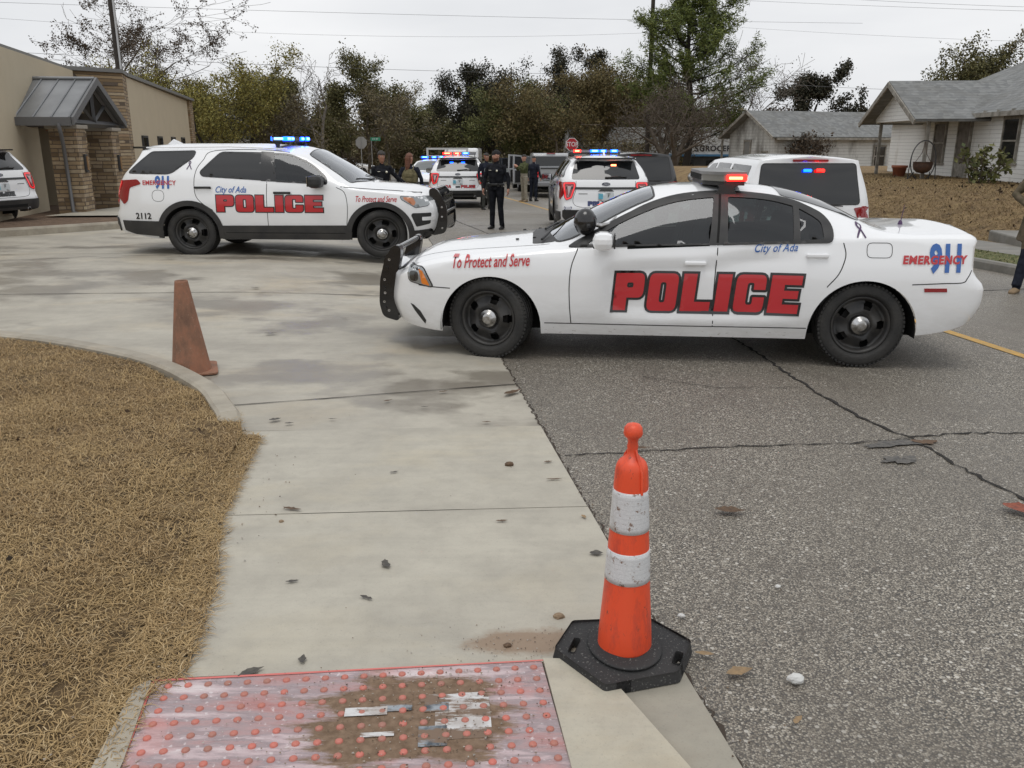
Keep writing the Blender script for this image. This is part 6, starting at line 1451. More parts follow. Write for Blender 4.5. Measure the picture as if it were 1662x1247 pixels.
# signs
SGY = mat('sign_back_aluminium', (.36, .36, .35), .45, metal=.4); GALV = mat('galvanised_post', (.33, .33, .32), .5, metal=.5)
def octa(r): return [(r * math.cos(R(22.5 + 45 * k)), r * math.sin(R(22.5 + 45 * k))) for k in range(8)]
def stop_sign(label, x, y, rz, h=2.1, blade=False, scale=1):
    th = thing('stop_sign', label, 'road sign', (x, y, T(x, y)), rz, group='stop signs'); r = .41
    m = MB(); m.tube([(0, .03, -.3), (0, .03, h + r * 1.9)], .03, 6); m.build('post', [GALV], th)
    M = Matrix(((1, 0, 0), (0, 0, -1), (0, 1, 0)))
    m = MB(); m.prism(octa(r), 0, .004, 0, M=M, c=(0, 0, h + r)); m.prism(octa(r), -.006, 0, 1, M=M, c=(0, 0, h + r)); m.build('sign_plate', [SGY, SGY], th)
    m = MB(); oc = octa(r * .985); oi = octa(r * .90); m.add([(p[0], -.006, h + r + p[1]) for p in oi], [tuple(range(8))], 0); m.add([(p[0], -.0055, h + r + p[1]) for p in oc], [tuple(range(8))], 1)
    V_, F_ = text2d('STOP', .36, 0, .02, .86, 1.0); m.add([(x_, -.009, h + r + y_) for x_, y_ in V_], F_, 1); m.build('sign_face', [mat('stop_red', (.45, .02, .03), .4), mat('sign_white', (.7, .7, .7), .4)], th)
    if blade:
        p2 = MB(); p2.tube([(.75, .2, -.3), (.75, .2, 2.95)], .028, 6); p2.build('street_name_post', [GALV], th)
        m = MB(); m.box((1.0, .2, 2.80), (.62, .02, .2), 0); m.build('street_name_blade', [mat('street_green', (.03, .24, .14), .5)], th)
        m = MB(); V_, F_ = text2d('E 5 ST', .15, 0, .004); m.add([(1.0 + x_, .186, 2.80 + y_) for x_, y_ in V_], F_); m.build('street_name_text', [MATS['sign_white']], th)
    return th
s1 = stop_sign('back of a stop sign beside a green street name sign left of the street', -10.05, 58.5, R(172), 2.15, False)
sb = thing('street_name_sign', 'small green street name sign just right of the sign back on the left', 'street sign', (-9.45, 59, T(-9.5, 59)))
m = MB(); m.tube([(0, .03, -.3), (0, .03, 2.95)], .028, 6); m.build('post', [GALV], sb); m = MB(); m.box((.28, 0, 2.85), (.66, .02, .22)); m.build('blade', [mat('street_green', (.03, .24, .14), .5)], sb)
m = MB(); V_, F_ = text2d('E 5 ST', .15, 0, .004); m.add([(.28 + x_, -.013, 2.85 + y_) for x_, y_ in V_], F_); m.build('street_name_text', [MATS['sign_white']], sb)
stop_sign('red STOP sign facing the camera just above the pickup truck', 3.58, 52.5, R(6), 2.15)
# porch objects and steps
m = MB(); fp = thing('kettle_stand', 'black ring stand with a hanging iron kettle in front of the porch', 'kettle stand', (13.45, 28.55, T(13.45, 28.55) + .04), R(10))
m.tube([(.55 * math.cos(a), 0, .78 + .74 * math.sin(a)) for a in [2 * math.pi * k / 28 for k in range(29)]], .024, 6, caps=False); m.tube([(-.5, .25, 0), (-.35, 0, .35)], .02, 6); m.tube([(.5, .25, 0), (.35, 0, .35)], .02, 6); m.tube([(.55, 0, .9), (.62, 0, .0)], .02, 6); m.tube([(-.55, 0, .9), (-.62, 0, .0)], .02, 6); m.build('ring', [DMET], fp)
m = MB(); m.lathe([(.001, .30), (.2, .33), (.33, .45), (.37, .62), (.36, .70), (.39, .73), (.36, .73), (.33, .60), (.001, .40)], 24); m.tube([(-.36, 0, .70), (-.1, 0, 1.05), (0, 0, 1.5)], .012, 5); m.tube([(.36, 0, .70), (.1, 0, 1.05), (0, 0, 1.5)], .012, 5); m.build('kettle', [mat('rusty_iron', (.05, .03, .022), .8, var=(.10, .05, .03), scale=8)], fp); fp.scale = (.82, .82, .85)
m = MB(); m.lathe([(.001, .0), (.17, 0), (.24, .38), (.27, .38), (.27, .46), (.23, .46), (.21, .38), (.001, .38)], 20); o = m.build('flower_pot', [mat('terracotta', (.36, .12, .06), .8, var=(.28, .10, .06), scale=6)]); o.location = (13.75, 30.9, .42 + .06 + .0); tag(o, 'terracotta flower pot on the porch slab left of the ring stand', 'flower pot')
o.location.z = .48
st_ = thing('concrete_steps', 'two rough concrete steps cut into the grass bank at the right edge', 'steps', (9.45, 15.9, T(9.45, 15.9) + .02), R(-8.8))
m = MB(); m.rbox((.25, 0, .10), (1.0, 1.5, .34), .03); m.build('lower_step', [OLDC], st_); m = MB(); m.rbox((.95, .25, .36), (1.0, 1.4, .36), .03); m.build('upper_step', [OLDC], st_)
# ------------------------------------------------------------ trees
BARKS = {'brown': mat('bark_brown', (.085, .068, .052), .95, var=(.14, .115, .09), scale=3), 'grey': mat('bark_grey', (.13, .115, .098), .95, var=(.19, .17, .15), scale=3), 'dark': mat('bark_dark', (.03, .025, .02), .95)}
def leafm(name, cols): return mat(name, cols[0], .75, island=cols, spec=.25)
LV = {
 'yellowgreen': leafm('leaf_yellow_green', [(.12, .115, .035), (.22, .20, .055), (.32, .28, .08), (.15, .145, .045), (.26, .20, .06)]),
 'olive': leafm('leaf_olive', [(.06, .062, .028), (.12, .115, .048), (.18, .165, .07), (.085, .078, .035)]),
 'brown': leafm('leaf_brown', [(.09, .075, .045), (.15, .122, .072), (.19, .155, .085), (.11, .10, .055)]),
 'russet': leafm('leaf_russet', [(.10, .08, .04), (.17, .13, .058), (.13, .118, .055), (.21, .16, .07)]),
 'dark': leafm('leaf_dark_evergreen', [(.022, .024, .018), (.04, .042, .028), (.06, .057, .036), (.06, .045, .03)]),
 'green': leafm('leaf_mid_green', [(.06, .075, .03), (.12, .13, .045), (.17, .17, .065), (.085, .085, .035)]),
 'dry': leafm('leaf_dry', [(.06, .045, .032), (.11, .08, .055), (.05, .04, .03)]),
 'pine': leafm('pine_needle', [(.06, .085, .03), (.12, .155, .045), (.18, .21, .055), (.09, .115, .035), (.24, .26, .08)]),
}
def grow_tree(seed, H, spread, th, lvl, droop=.0, upk=.25, lean=(0, 0), first=.28, stems=1, wob=.18, nb=(5, 4, 4, 3, 3), ratio=.62, r0=None, ang=(.5, 1.0)):
    """-> list of (p0, p1, r0, r1, level) and tip points"""
    rg = random.Random(seed); segs = []; tips = []
    r0 = r0 or H * .018
    def branch(p, d, ln, r, lv):
        n_ = 5 if lv == 0 else 4 if lv < 3 else 3; pts = [p]; step = ln / n_; rr = r
        for k in range(n_):
            d = (d + Vector((rg.uniform(-1, 1), rg.uniform(-1, 1), rg.uniform(-.6, .6))) * wob + Vector((0, 0, (upk if lv else .1) * .3 - droop * (lv > 1) * .3))).normalized()
            q = p + d * step; r2 = r * (1 - .65 * (k + 1) / n_) if lv else r * (1 - .5 * (k + 1) / n_)
            segs.append((p, q, rr, r2, lv)); p = q; rr = r2; pts.append(q)
            if lv < lvl:
                cnt = nb[min(lv, len(nb) - 1)] / n_; m_ = int(cnt) + (rg.random() < cnt - int(cnt))
                if lv == 0 and (k + 1) / n_ < first: m_ = 0
                for _ in range(m_):
                    a = rg.uniform(0, 6.283); t1 = d.orthogonal().normalized(); t2 = d.cross(t1); s_ = t1 * math.cos(a) + t2 * math.sin(a); an = rg.uniform(*ang)
                    nd = (d * math.cos(an) + s_ * math.sin(an)).normalized()
                    nl = ln * ratio * rg.uniform(.7, 1.2) * (spread if lv == 0 else 1) * (1 - .35 * (k / n_) * (lv == 0)); branch(p, nd, nl, rr * .62, lv + 1)
            if lv >= lvl - 1: tips.append(q)
        return
    for s_ in range(stems):
        a = 6.283 * s_ / max(1, stems) + rg.uniform(-.5, .5); d = Vector((lean[0] + (.45 * math.cos(a) if stems > 1 else 0), lean[1] + (.45 * math.sin(a) if stems > 1 else 0), 1)).normalized()
        branch(Vector((0, 0, -.2)), d, H * .62 if stems == 1 else H * .55, r0 / (1 if stems == 1 else stems ** .35), 0)
    return segs, tips
def seg_mesh(name, segs, m, parent, rmin=.006, lv_sides=(8, 6, 5, 3, 3, 3)):
    by = {}
    for s_ in segs: by.setdefault(lv_sides[min(s_[4], len(lv_sides) - 1)], []).append(s_)
    V = []; I = []; off = 0
    for n_, L_ in by.items():
        p0 = np.array([s_[0][:] for s_ in L_]); p1 = np.array([s_[1][:] for s_ in L_]); r0 = np.maximum([s_[2] for s_ in L_], rmin)[:, None]; r1 = np.maximum([s_[3] for s_ in L_], rmin)[:, None]
        d = p1 - p0; d /= np.linalg.norm(d, axis=1, keepdims=True) + 1e-9; a = np.where(np.abs(d[:, 2:3]) < .9, [[0, 0, 1.]], [[1., 0, 0]]); u = np.cross(d, a); u /= np.linalg.norm(u, axis=1, keepdims=True); w_ = np.cross(d, u)
        vs = []
        for j in range(n_):
            q = 2 * math.pi * j / n_; k = u * math.cos(q) + w_ * math.sin(q); vs.append(p0 + k * r0); vs.append(p1 + k * r1)
        vs = np.stack(vs, 1); N_ = len(L_); base = off + np.arange(N_)[:, None] * (2 * n_)
        for j in range(n_): j2 = (j + 1) % n_; I.append(base + np.array([[2 * j, 2 * j2, 2 * j2 + 1, 2 * j + 1]]))
        V.append(vs.reshape(-1, 3)); off += N_ * 2 * n_
    return np_mesh(name, np.concatenate(V), 4, m, parent, True, np.concatenate(I))
def leaf_mesh(name, pts, m, parent, n_, size, sp, seed=1, flat=1.0, long=1.6, keep=1.0, needle=False):
    rg = np.random.default_rng(seed); P = np.array([p[:] for p in pts])
    if keep < 1: # bald patches: keep clusters by a low frequency field
        f = np.sin(P[:, 0] * 1.7 + seed) + np.sin(P[:, 1] * 1.9 + seed * 2) + np.sin(P[:, 2] * 2.1 + seed * 3); P = P[f > np.quantile(f, 1 - keep)]
    k = rg.integers(0, len(P), n_); c = P[k] + rg.normal(0, 1, (n_, 3)) * sp * np.array([1, 1, flat]); a = rg.normal(0, 1, (n_, 3)); a /= np.linalg.norm(a, axis=1, keepdims=True); b = rg.normal(0, 1, (n_, 3)); b = np.cross(a, b); b /= np.linalg.norm(b, axis=1, keepdims=True)
    if needle: a[:, 2] = np.abs(a[:, 2]) * .8; a /= np.linalg.norm(a, axis=1, keepdims=True)
    s_ = size * rg.uniform(.6, 1.5, (n_, 1)); a = a * s_ * long; b = b * s_
    V = np.stack([c - a * .5, c + b * .5 * .9, c + a * .5, c - b * .5 * .9], 1); return np_mesh(name, V.reshape(-1, 3), 4, m, parent)
def tree(name, label, x, y, H, kind='olive', seed=1, spread=.9, leaves=9000, lsize=.16, lsp=.28, lvl=3, bark='brown', group=None, cat='tree', keep=1, flat=1, rmin=.012, z=None, sxy=1, **kw):
    if cat == 'tree': leaves = int(leaves * (1.5 if keep >= 1 else 1.9)); lsize *= .62; lsp *= .85; sxy *= 1.18; keep = min(keep, .86); kw.setdefault('ang', (.6, 1.2)); kw.setdefault('ratio', .68)
    th = thing(name, label, cat, (x, y, (T(x, y) if z is None else z)), random.Random(seed).uniform(0, 6.28), group=group)
    segs, tips = grow_tree(seed, H, spread, 0, lvl, **kw)
    top = max(p.z for p in tips); k = H / top
    for i, s_ in enumerate(segs): segs[i] = (Vector((s_[0].x * k * sxy, s_[0].y * k * sxy, s_[0].z * k)), Vector((s_[1].x * k * sxy, s_[1].y * k * sxy, s_[1].z * k)), s_[2], s_[3], s_[4])
    tips = [Vector((p.x * k * sxy, p.y * k * sxy, p.z * k)) for p in tips]
    seg_mesh('branches', segs, BARKS[bark], th, rmin)
    if leaves: leaf_mesh('crown', tips, LV[kind], th, leaves, lsize, lsp, seed, flat, keep=keep)
    return th
def col(px, Z_, z=0.):                                   # ground position at image column px and depth Z
    X = (px - 831) / 1370 * Z_; return X, (Z_ - .47) / .9615
def htop(py, Z_, gz): return 1.71 + (232 - py) / 1370 * Z_ / .9615 - gz      # height that reaches image row py
def put(px, Z_, py, **kw):
    x, y = col(px, Z_); gz = T(x, y); return dict(x=x, y=y, H=htop(py, Z_, gz), **kw)
# left group
tree('bare_tree', 'tall nearly bare tree with dark leaf clumps behind the utility pole', **put(215, 60, 8), kind='dry', seed=11, spread=1.0, leaves=9000, lsize=.12, lsp=.14, lvl=4, keep=.6, rmin=.010, first=.3, upk=.3, bark='brown', nb=(7, 5, 5, 4), sxy=1.35)
tree('yellowing_tree', 'yellow green autumn tree with a forked trunk right of the stone building', **put(375, 52, 92), kind='yellowgreen', seed=5, spread=1.05, leaves=15000, lsize=.12, lsp=.26, lvl=4, bark='dark', stems=2, keep=.8, sxy=1.0)
tree('yellowing_tree', 'smaller yellow green tree between the stone building corner and the forked tree', **put(322, 58, 118), kind='yellowgreen', seed=15, spread=1.0, leaves=12000, lsize=.14, lsp=.3, lvl=3)
tree('olive_tree', 'dull green tree right of the forked yellow tree', **put(445, 62, 128), kind='olive', seed=7, spread=1.05, leaves=15000, lsize=.15, lsp=.30, lvl=3)
tree('bare_tree', 'pale bare twiggy tree standing up above its neighbours left of centre', **put(525, 58, 92), kind='dry', seed=21, spread=.75, leaves=600, lsize=.08, lsp=.2, lvl=4, bark='grey', upk=.7, rmin=.014)
tree('brown_green_tree', 'broad brown and green tree behind the stop sign back', **put(598, 66, 100), kind='olive', seed=9, spread=1.1, leaves=15000, lsize=.15, lsp=.32, lvl=4, keep=.85)
tree('brown_tree', 'dark brown twiggy tree low behind the white sedan', **put(500, 54, 160), kind='brown', seed=31, spread=1.1, leaves=3500, lsize=.12, lsp=.3, lvl=4, bark='grey')
tree('brown_tree', 'grey brown tree right behind the officer with the smiling face', **put(632, 62, 150), kind='brown', seed=32, spread=1.1, leaves=4500, lsize=.13, lsp=.3, lvl=4, bark='grey')
tree('green_tree', 'small fresh green tree in the gap above the street end', **put(700, 105, 170), kind='green', seed=33, spread=1.0, leaves=12000, lsize=.22, lsp=.5, lvl=3)
tree('olive_tree', 'round olive tree just left of the street end', **put(660, 95, 182), kind='olive', seed=34, spread=1.1, leaves=12000, lsize=.22, lsp=.5, lvl=3)
tree('dark_tree', 'tall dark leaved tree with an uneven top in the middle of the photo', **put(868, 74, 96), kind='dark', seed=41, spread=.95, leaves=24000, lsize=.16, lsp=.32, lvl=4, bark='dark', keep=.75)
tree('dark_tree', 'lower dark leaved tree leaning out over the street end', **put(775, 72, 120), kind='dark', seed=42, spread=.8, leaves=16000, lsize=.16, lsp=.35, lvl=4, bark='dark', keep=.7)
tree('green_tree', 'dense mid green tree right above the street police suv', **put(822, 66, 145), kind='green', seed=43, spread=1.15, leaves=22000, lsize=.15, lsp=.36, lvl=4)
tree('russet_tree', 'rusty brown oak left of the pine', **put(965, 64, 112), kind='russet', seed=44, spread=1.15, leaves=22000, lsize=.15, lsp=.35, lvl=4)
tree('russet_tree', 'lower brown green tree above the silver pickup', **put(902, 62, 140), kind='russet', seed=46, spread=1.1, leaves=11000, lsize=.15, lsp=.35, lvl=4)
tree('olive_tree', 'olive tree crown between the rusty oak and the pine', **put(1000, 72, 120), kind='olive', seed=47, spread=1.0, leaves=15000, lsize=.16, lsp=.35, lvl=4)
tree('bare_tree', 'many stemmed bare tree with leaning dark trunks in front of the store', **put(1092, 48, 118), kind='dry', seed=52, spread=1.15, leaves=3500, lsize=.07, lsp=.25, lvl=4, bark='brown', stems=4, rmin=.012, first=.3, nb=(5, 4, 4, 4), r0=.30)
tree('bare_tree', 'bare tree with fine grey twigs right of the pine', **put(1212, 60, 78), kind='dry', seed=53, spread=1.0, leaves=900, lsize=.10, lsp=.2, lvl=4, bark='grey', rmin=.012, nb=(6, 5, 5, 4))
tree('dark_tree', 'small round dark tree alone above the weathered house roof', **put(1312, 75, 118), kind='dark', seed=54, spread=.85, leaves=9000, lsize=.22, lsp=.3, lvl=3, bark='dark', keep=.8)
tree('dark_tree', 'wide grey green tree behind the porch roof of the white house', **put(1462, 62, 92), kind='olive', seed=55, spread=1.25, leaves=13000, lsize=.17, lsp=.3, lvl=4, bark='dark', keep=.7)
tree('dark_tree', 'grey green tree crown just left of the white house ridge', **put(1550, 62, 90), kind='olive', seed=56, spread=1.1, leaves=9000, lsize=.17, lsp=.3, lvl=4, bark='dark', keep=.7)
tree('dark_tree', 'tree top peeking over the white house roof at the right edge', **put(1660, 60, 78), kind='brown', seed=57, spread=1.0, leaves=8000, lsize=.17, lsp=.3, lvl=4, bark='dark', keep=.7)
# fill trees closing the view behind the first row
fills = [(255, 75, 150, 'olive'), (345, 78, 150, 'brown'), (410, 80, 148, 'olive'), (478, 84, 160, 'brown'), (550, 86, 148, 'olive'), (612, 92, 160, 'brown'), (745, 96, 186, 'olive'), (800, 90, 150, 'dark'), (860, 88, 135, 'olive'), (925, 86, 130, 'brown'), (990, 90, 140, 'russet'), (1050, 84, 150, 'olive'), (1130, 88, 168, 'brown'), (1190, 92, 172, 'brown'), (1255, 90, 172, 'dry')]
WH_ = ['leftmost', 'second', 'third', 'fourth', 'fifth', 'sixth', 'seventh', 'eighth', 'ninth', 'tenth', 'eleventh', 'twelfth', 'thirteenth', 'fourteenth', 'rightmost']
for k, (px, Z_, py, kd) in enumerate(fills):
    tree('backdrop_tree', '%s tree in the back row closing the horizon, %s leaves' % (WH_[k] if k in (0, 14) else WH_[k] + ' from the left', {'olive': 'olive', 'brown': 'brown', 'dark': 'near black', 'russet': 'rusty', 'dry': 'dry'}[kd]), **put(px, Z_, py + 16), kind=kd, seed=60 + k, spread=1.0, leaves=15000, lsize=.22, lsp=.5, sxy=.85, lvl=3, group='back row of trees')
# undergrowth masses: a far wood nobody could count
rg_ = np.random.default_rng(5); pts = []
for k in range(420):
    px = rg_.uniform(230, 1290); Z_ = rg_.uniform(100, 125)
    if 655 < px < 735 and Z_ < 112: continue
    x, y = col(px, Z_); gz = T(x, y); hh = rg_.uniform(2.0, 5.5)
    for _ in range(60): pts.append((x + rg_.normal(0, 1.6), y + rg_.normal(0, 1.6), gz + abs(rg_.normal(0, .5)) * hh))
tag(leaf_mesh('far_wood', pts, LV['brown'], None, 60000, .5, .5, 3), kind='stuff')
for nm, px, Z_, hh, kd, n_ in (('shrub', 1310, 45, 1.9, 'dry', 1500), ('shrub', 470, 60, 2.4, 'brown', 2500), ('shrub', 560, 64, 2.2, 'dry', 2500), ('shrub', 345, 50, 2.6, 'brown', 3000), ('shrub', 1005, 52, 2.6, 'brown', 2500), ('shrub', 1255, 60, 2.4, 'dry', 1800)):
    x, y = col(px, Z_); tree(nm, {1310: 'twiggy shrub in front of the weathered house wall', 470: 'brown shrub behind the police suv windscreen', 560: 'dry shrub behind the white sedan', 345: 'dark shrub at the foot of the forked yellow tree', 1005: 'brown shrub at the foot of the store gable', 1255: 'dry shrub at the corner of the weathered house'}[px], x, y, hh, kind=kd, seed=px, spread=1.2, leaves=n_, lsize=.09, lsp=.14, lvl=3, stems=5, cat='shrub', rmin=.010, r0=.05, bark='grey')
x, y = 13.75, 25.6
tree('shrub', 'green leafy bush growing beside the porch slab of the white house', x, y, 1.15, kind='green', seed=3, spread=.55, leaves=420, lsize=.10, lsp=.07, lvl=2, stems=5, cat='shrub', r0=.04)
# pine
def pine(label, x, y, H, seed=3):
    th = thing('pine_tree', label, 'tree', (x, y, T(x, y))); rg = random.Random(seed); segs = []; tips = []
    p = Vector((0, 0, 0)); N_ = 16
    for k in range(N_):
        q = Vector((.25 * math.sin(k * .5), .1 * math.cos(k * .4), H * (k + 1) / N_)); segs.append((p, q, .26 * (1 - k / N_) + .03, .26 * (1 - (k + 1) / N_) + .03, 0)); p = q
    nbr = 78
    for k in range(nbr):
        f = .20 + .80 * k / nbr; zz = H * f; a = k * 2.4 + rg.uniform(-.4, .4); prof = (1 - f) ** .55 * (1 if f > .34 else .8 + .2 * (f - .2) / .14); ln = H * .345 * prof * rg.uniform(.55, 1.2) + .35
        d = Vector((math.cos(a), math.sin(a), rg.uniform(.0, .35))).normalized(); p = Vector((.25 * math.sin(f * 8), 0, zz)); n_ = 5
        for j in range(n_):
            d = (d + Vector((rg.uniform(-.2, .2), rg.uniform(-.2, .2), .10))).normalized(); q = p + d * ln / n_; segs.append((p, q, .07 * prof * (1 - j / n_) + .015, .07 * prof * (1 - (j + 1) / n_) + .012, 2))
            if j >= 1:
                for s_ in range(4):
                    e = (d + Vector((rg.uniform(-1, 1), rg.uniform(-1, 1), rg.uniform(-.3, .9)))).normalized(); l2 = ln * rg.uniform(.12, .30); q2 = q + e * l2; segs.append((q, q2, .02, .008, 3)); tips += [q2, q2, q.lerp(q2, .6)]
            p = q
        tips.append(p)
    seg_mesh('branches', segs, BARKS['dark'], th, .01); leaf_mesh('crown', tips, LV['pine'], th, 60000, .06, .17, seed, long=4.2, needle=True); return th
x, y = col(1112, 58); pine('tall open crowned green pine rising above everything right of centre', x, y, htop(-28, 58, T(x, y)))
def place(o, local, world, yaw, sc=1.0, z=None):
    """put the root so that its local ground point lands on world (x, y)"""
    p = Matrix.Rotation(yaw, 3, 'Z') @ (Vector((local[0], local[1], 0)) * sc)
    x, y = world[0] - p.x, world[1] - p.y
    o.location = (x, y, z if z is not None else T(world[0], world[1])); o.rotation_euler = (0, 0, yaw); o.scale = (sc, sc, sc)
    return o
sedan = police_sedan()
place(sedan, (.96, -.92), (-.18, 6.80), R(-5.3), .966, -.01)

# police SUV in the driveway, facing right
e1 = police_suv('white police suv standing in the concrete driveway with blue roof strobes lit', '2112', [('ADA', -.52, .30), ('POLICE', .10, .46)], 'r', 'r', cols=[(-.47, .2, 'b'), (-.2, .17, 'b'), (.3, .17, 'b'), (.47, .2, 'b')], push=True, drv=True, steer=R(14))
place(e1, (3.79, .97), (-4.79, 12.75), R(180 - 4), 1.0)
e1.location.z = T(-3.4, 13.2) + .01
# police SUV cut off by the left edge
e0 = police_suv('white police suv at the left edge of the photo near the stone pillars', '2118', [('POLICE', -.25, .5)], 'k', 'r', push=True)
# police SUV in the street, red and blue bar
e2 = police_suv('white police suv with red ADA POLICE on its tailgate far down the street', '2115', [('ADA', -.52, .30), ('POLICE', .10, .46)], 'r', 'r', cols=[(-.42, .3, 'r'), (-.08, .2, 'r'), (.22, .22, 'b')], window_lamps=[(-.2, 'b', 0), (.17, 'b', 0)], push=True)
# police SUV behind the sedan
e3 = police_suv('white police suv with blue lettering right behind the police sedan bonnet', '2117', [('POLICE', -.36, .5)], 'b', 'b', cols=[(-.42, .16, 'r'), (-.02, .2, 'b'), (.17, .14, 'b'), (.42, .16, 'b')], window_lamps=[(.17, 'R', 0)], push=False)
YR_ = R(90)   # rear towards the camera: nose along +y means local +x points to -y
for o, wx, wy, yaw in ((e3, 1.90, 17.45, -90), (e2, -1.75, 28.0, -88)):
    place(o, (5.03, 0), (wx, wy), R(yaw), 1.0)
place(e0, (5.0, 0.0), (-10.55, 17.9), R(-22), 1.0)
for o in (e0, e1, e2, e3): o.scale = (1, 1, .94)
wt = plain_car('white_suv', 'white suv with dark rear glass and a spot lamp behind the police sedan roof', 'suv', dict(k=1, paint=WHITE))
place(wt, (5.1, 0), (4.24, 12.3), R(-89), .97, -.26)
for y_, c_ in ((-.07, 'b'), (.12, 'r')):
    k_ = MB(); k_.rbox((5.06, y_ + .02, 1.64), (.03, .12, .04), .01, 0); k_.build('rear_strobe', [LBLUE if c_ == 'b' else LRED], wt)
k_ = MB(); k_.lathe([(.001, -.10), (.06, -.09), (.09, -.03), (.095, .0), (.001, .012)], 18, 0, 'X', c=(1.75, -.98, 1.42)); k_.tube([(1.78, -.96, 1.38), (1.9, -.84, 1.30)], .015, 6, 0); k_.build('spot_lamp', [CHROME], wt)
bs = plain_car('black_suv', 'black suv with tinted rear glass between the lettered suv and the tree trunks', 'suv', dict(k=1, paint=BLACKP))
place(bs, (5.1, 0), (3.15, 21.2), R(-86), 1.0); bs.scale = (1, 1, .95)
ds = plain_car('dark_suv', 'dark suv with an open door ahead of the silver pickup', 'suv', dict(k=1, paint=NAVYP))
place(ds, (5.1, 0), (1.35, 45.5), R(-85), 1.0)
for sg_, hx_, a_ in ((-1, 1.9, 64), (-1, 2.85, 60), (1, 1.9, 50)):
    d_ = bpy.data.objects.new('open_door', None); COL.objects.link(d_); d_.parent = ds; d_.location = (hx_, sg_ * .98, 0); d_.rotation_euler = (0, 0, sg_ * R(a_))
    q_ = MB(); q_.rbox((.47, 0, .80), (.94, .09, .72), .04, 0); q_.prism([(.03, 1.15), (.3, 1.70), (.9, 1.72), (.94, 1.15), (.86, 1.2), (.84, 1.66), (.35, 1.64), (.12, 1.2)], -.03, .03, 0, M=MXZ); q_.build('door_panel', [NAVYP], d_)
    q_ = MB(); q_.prism([(.1, 1.16), (.33, 1.65), (.86, 1.67), (.88, 1.16)], -.008, .008, 0, M=MXZ); q_.build('door_glass', [TINT], d_)
pk = pickup(); place(pk, (5.9, 0), (2.0, 37.8), R(-85), 1.0)
fc = plain_car('police_sedan', 'white police sedan facing the camera with blue roof lights behind the vest woman', 'police car', dict(k=1, paint=WHITE, head=mat('headlight_lit', (1, .8, .6), .3, emit=(1, .62, .40), estr=2.2)), kind='sedan')
place(fc, (0, 0), (-3.75, 36.2), R(86), 1.05)
strobes(fc, -.55, .55, 2.55, 2.8, 1.46, [(-.40, .26, 'b'), (-.1, .2, 'b'), (.3, .3, 'b')])
ws = plain_car('white_sedan', 'white sedan parked side on across the street in the left distance', 'car', dict(k=1, paint=WHITE), kind='sedan')
place(ws, (2.4, -.9), (-15.6, 84.5), R(180 - 6), 1.15)
wu = plain_car('white_suv', 'small white suv coming towards the camera at the far street end', 'suv', dict(k=1, paint=WHITE), kind='suv')
place(wu, (0, 0), (-18.9, 150), R(84), 1.0)
tr_ = thing('box_trailer', 'small white flat fronted trailer left of the far white suv', 'trailer', (-22.6, 142, T(-22, 142)), R(5))
q_ = MB(); q_.rbox((0, 0, 1.55), (3.6, 2.4, 1.9), .1, 0); q_.rbox((0, -1.22, 1.5), (3.2, .06, .7), .02, 1); q_.build('body', [mat('trailer_white', (.6, .6, .6), .5), TINT], tr_)
for sx__ in (-1.2, 1.2): q_ = MB(); q_.lathe([(.35, -1.2), (.38, -1.1), (.38, -.9), (.3, -.88), (.001, -.88)], 20, 0, 'Y', c=(sx__, 0, .38)); q_.lathe([(.001, -1.2), (.35, -1.2)], 20, 0, 'Y', c=(sx__, 0, .38)); q_.build('wheel', [RUB], tr_)
rk = thing('flatbed_truck', 'white rack truck behind the street police suv', 'truck', (-3.55, 48, T(-3.5, 48)), R(-5))
q_ = MB()
for x_ in (-1.1, 0, 1.1): q_.box((x_, 0, 1.45), (.10, .10, 1.5), 0)
for z_ in (.75, 1.3, 1.75, 2.15): q_.box((0, 0, z_), (2.3, .08, .10), 0)
q_.box((0, 2.5, .8), (2.3, 5.2, .15), 0); q_.build('rack', [mat('rack_white', (.55, .56, .56), .5)], rk); q_ = MB(); q_.rbox((0, 6.2, 1.35), (2.1, 1.9, 1.6), .15, 0); q_.build('cab', [WHITE], rk)
for sx__ in (-.85, .85):
    for y_ in (1.5, 6.2): q_ = MB(); q_.lathe([(.001, -.12), (.38, -.12), (.42, -.05), (.42, .05), (.38, .12), (.001, .12)], 20, 0, 'X', c=(sx__, y_, .42)); q_.build('wheel', [RUB], rk)
# ------------------------------------------------------------ people: one continuous skin per figure
def cloth(name, a, b=None): return mat(name, a, .9, spec=.12, var=b or tuple(min(1, v * 1.7 + .006) for v in a), scale=14, bump=.25, bscale=22, detail=5)
SKIN1 = mat('skin_light', (.50, .27, .19), .5, var=(.42, .20, .14), scale=18); SKIN2 = mat('skin_tan', (.36, .185, .12), .5, var=(.30, .14, .09), scale=18)
UNI = cloth('uniform_navy_black', (.008, .0085, .011)); UNIP = cloth('uniform_trousers', (.007, .0075, .010)); BOOT = mat('black_boot', (.012, .011, .011), .4)
OLV = cloth('olive_jacket', (.055, .062, .028)); KHA = cloth('khaki_trousers', (.34, .31, .25), (.24, .22, .17)); CHAR = cloth('charcoal_trousers', (.035, .036, .032)); TANV = cloth('tan_vest', (.13, .115, .065), (.20, .175, .10))
GRS = cloth('grey_green_shirt', (.06, .065, .05)); CAMO = cloth('brown_field_coat', (.15, .12, .085), (.08, .07, .045)); TANB = mat('tan_boot', (.24, .17, .10), .8); NAVJ = cloth('navy_jacket', (.012, .014, .022)); GLV = mat('black_glove', (.012, .012, .012), .6)
HAIRD = mat('dark_hair', (.018, .013, .01), .6); HAIRR = mat('auburn_hair', (.10, .035, .018), .6, var=(.16, .06, .03), scale=40); BEARD = mat('ginger_beard', (.17, .07, .035), .8, var=(.10, .04, .02), scale=60)
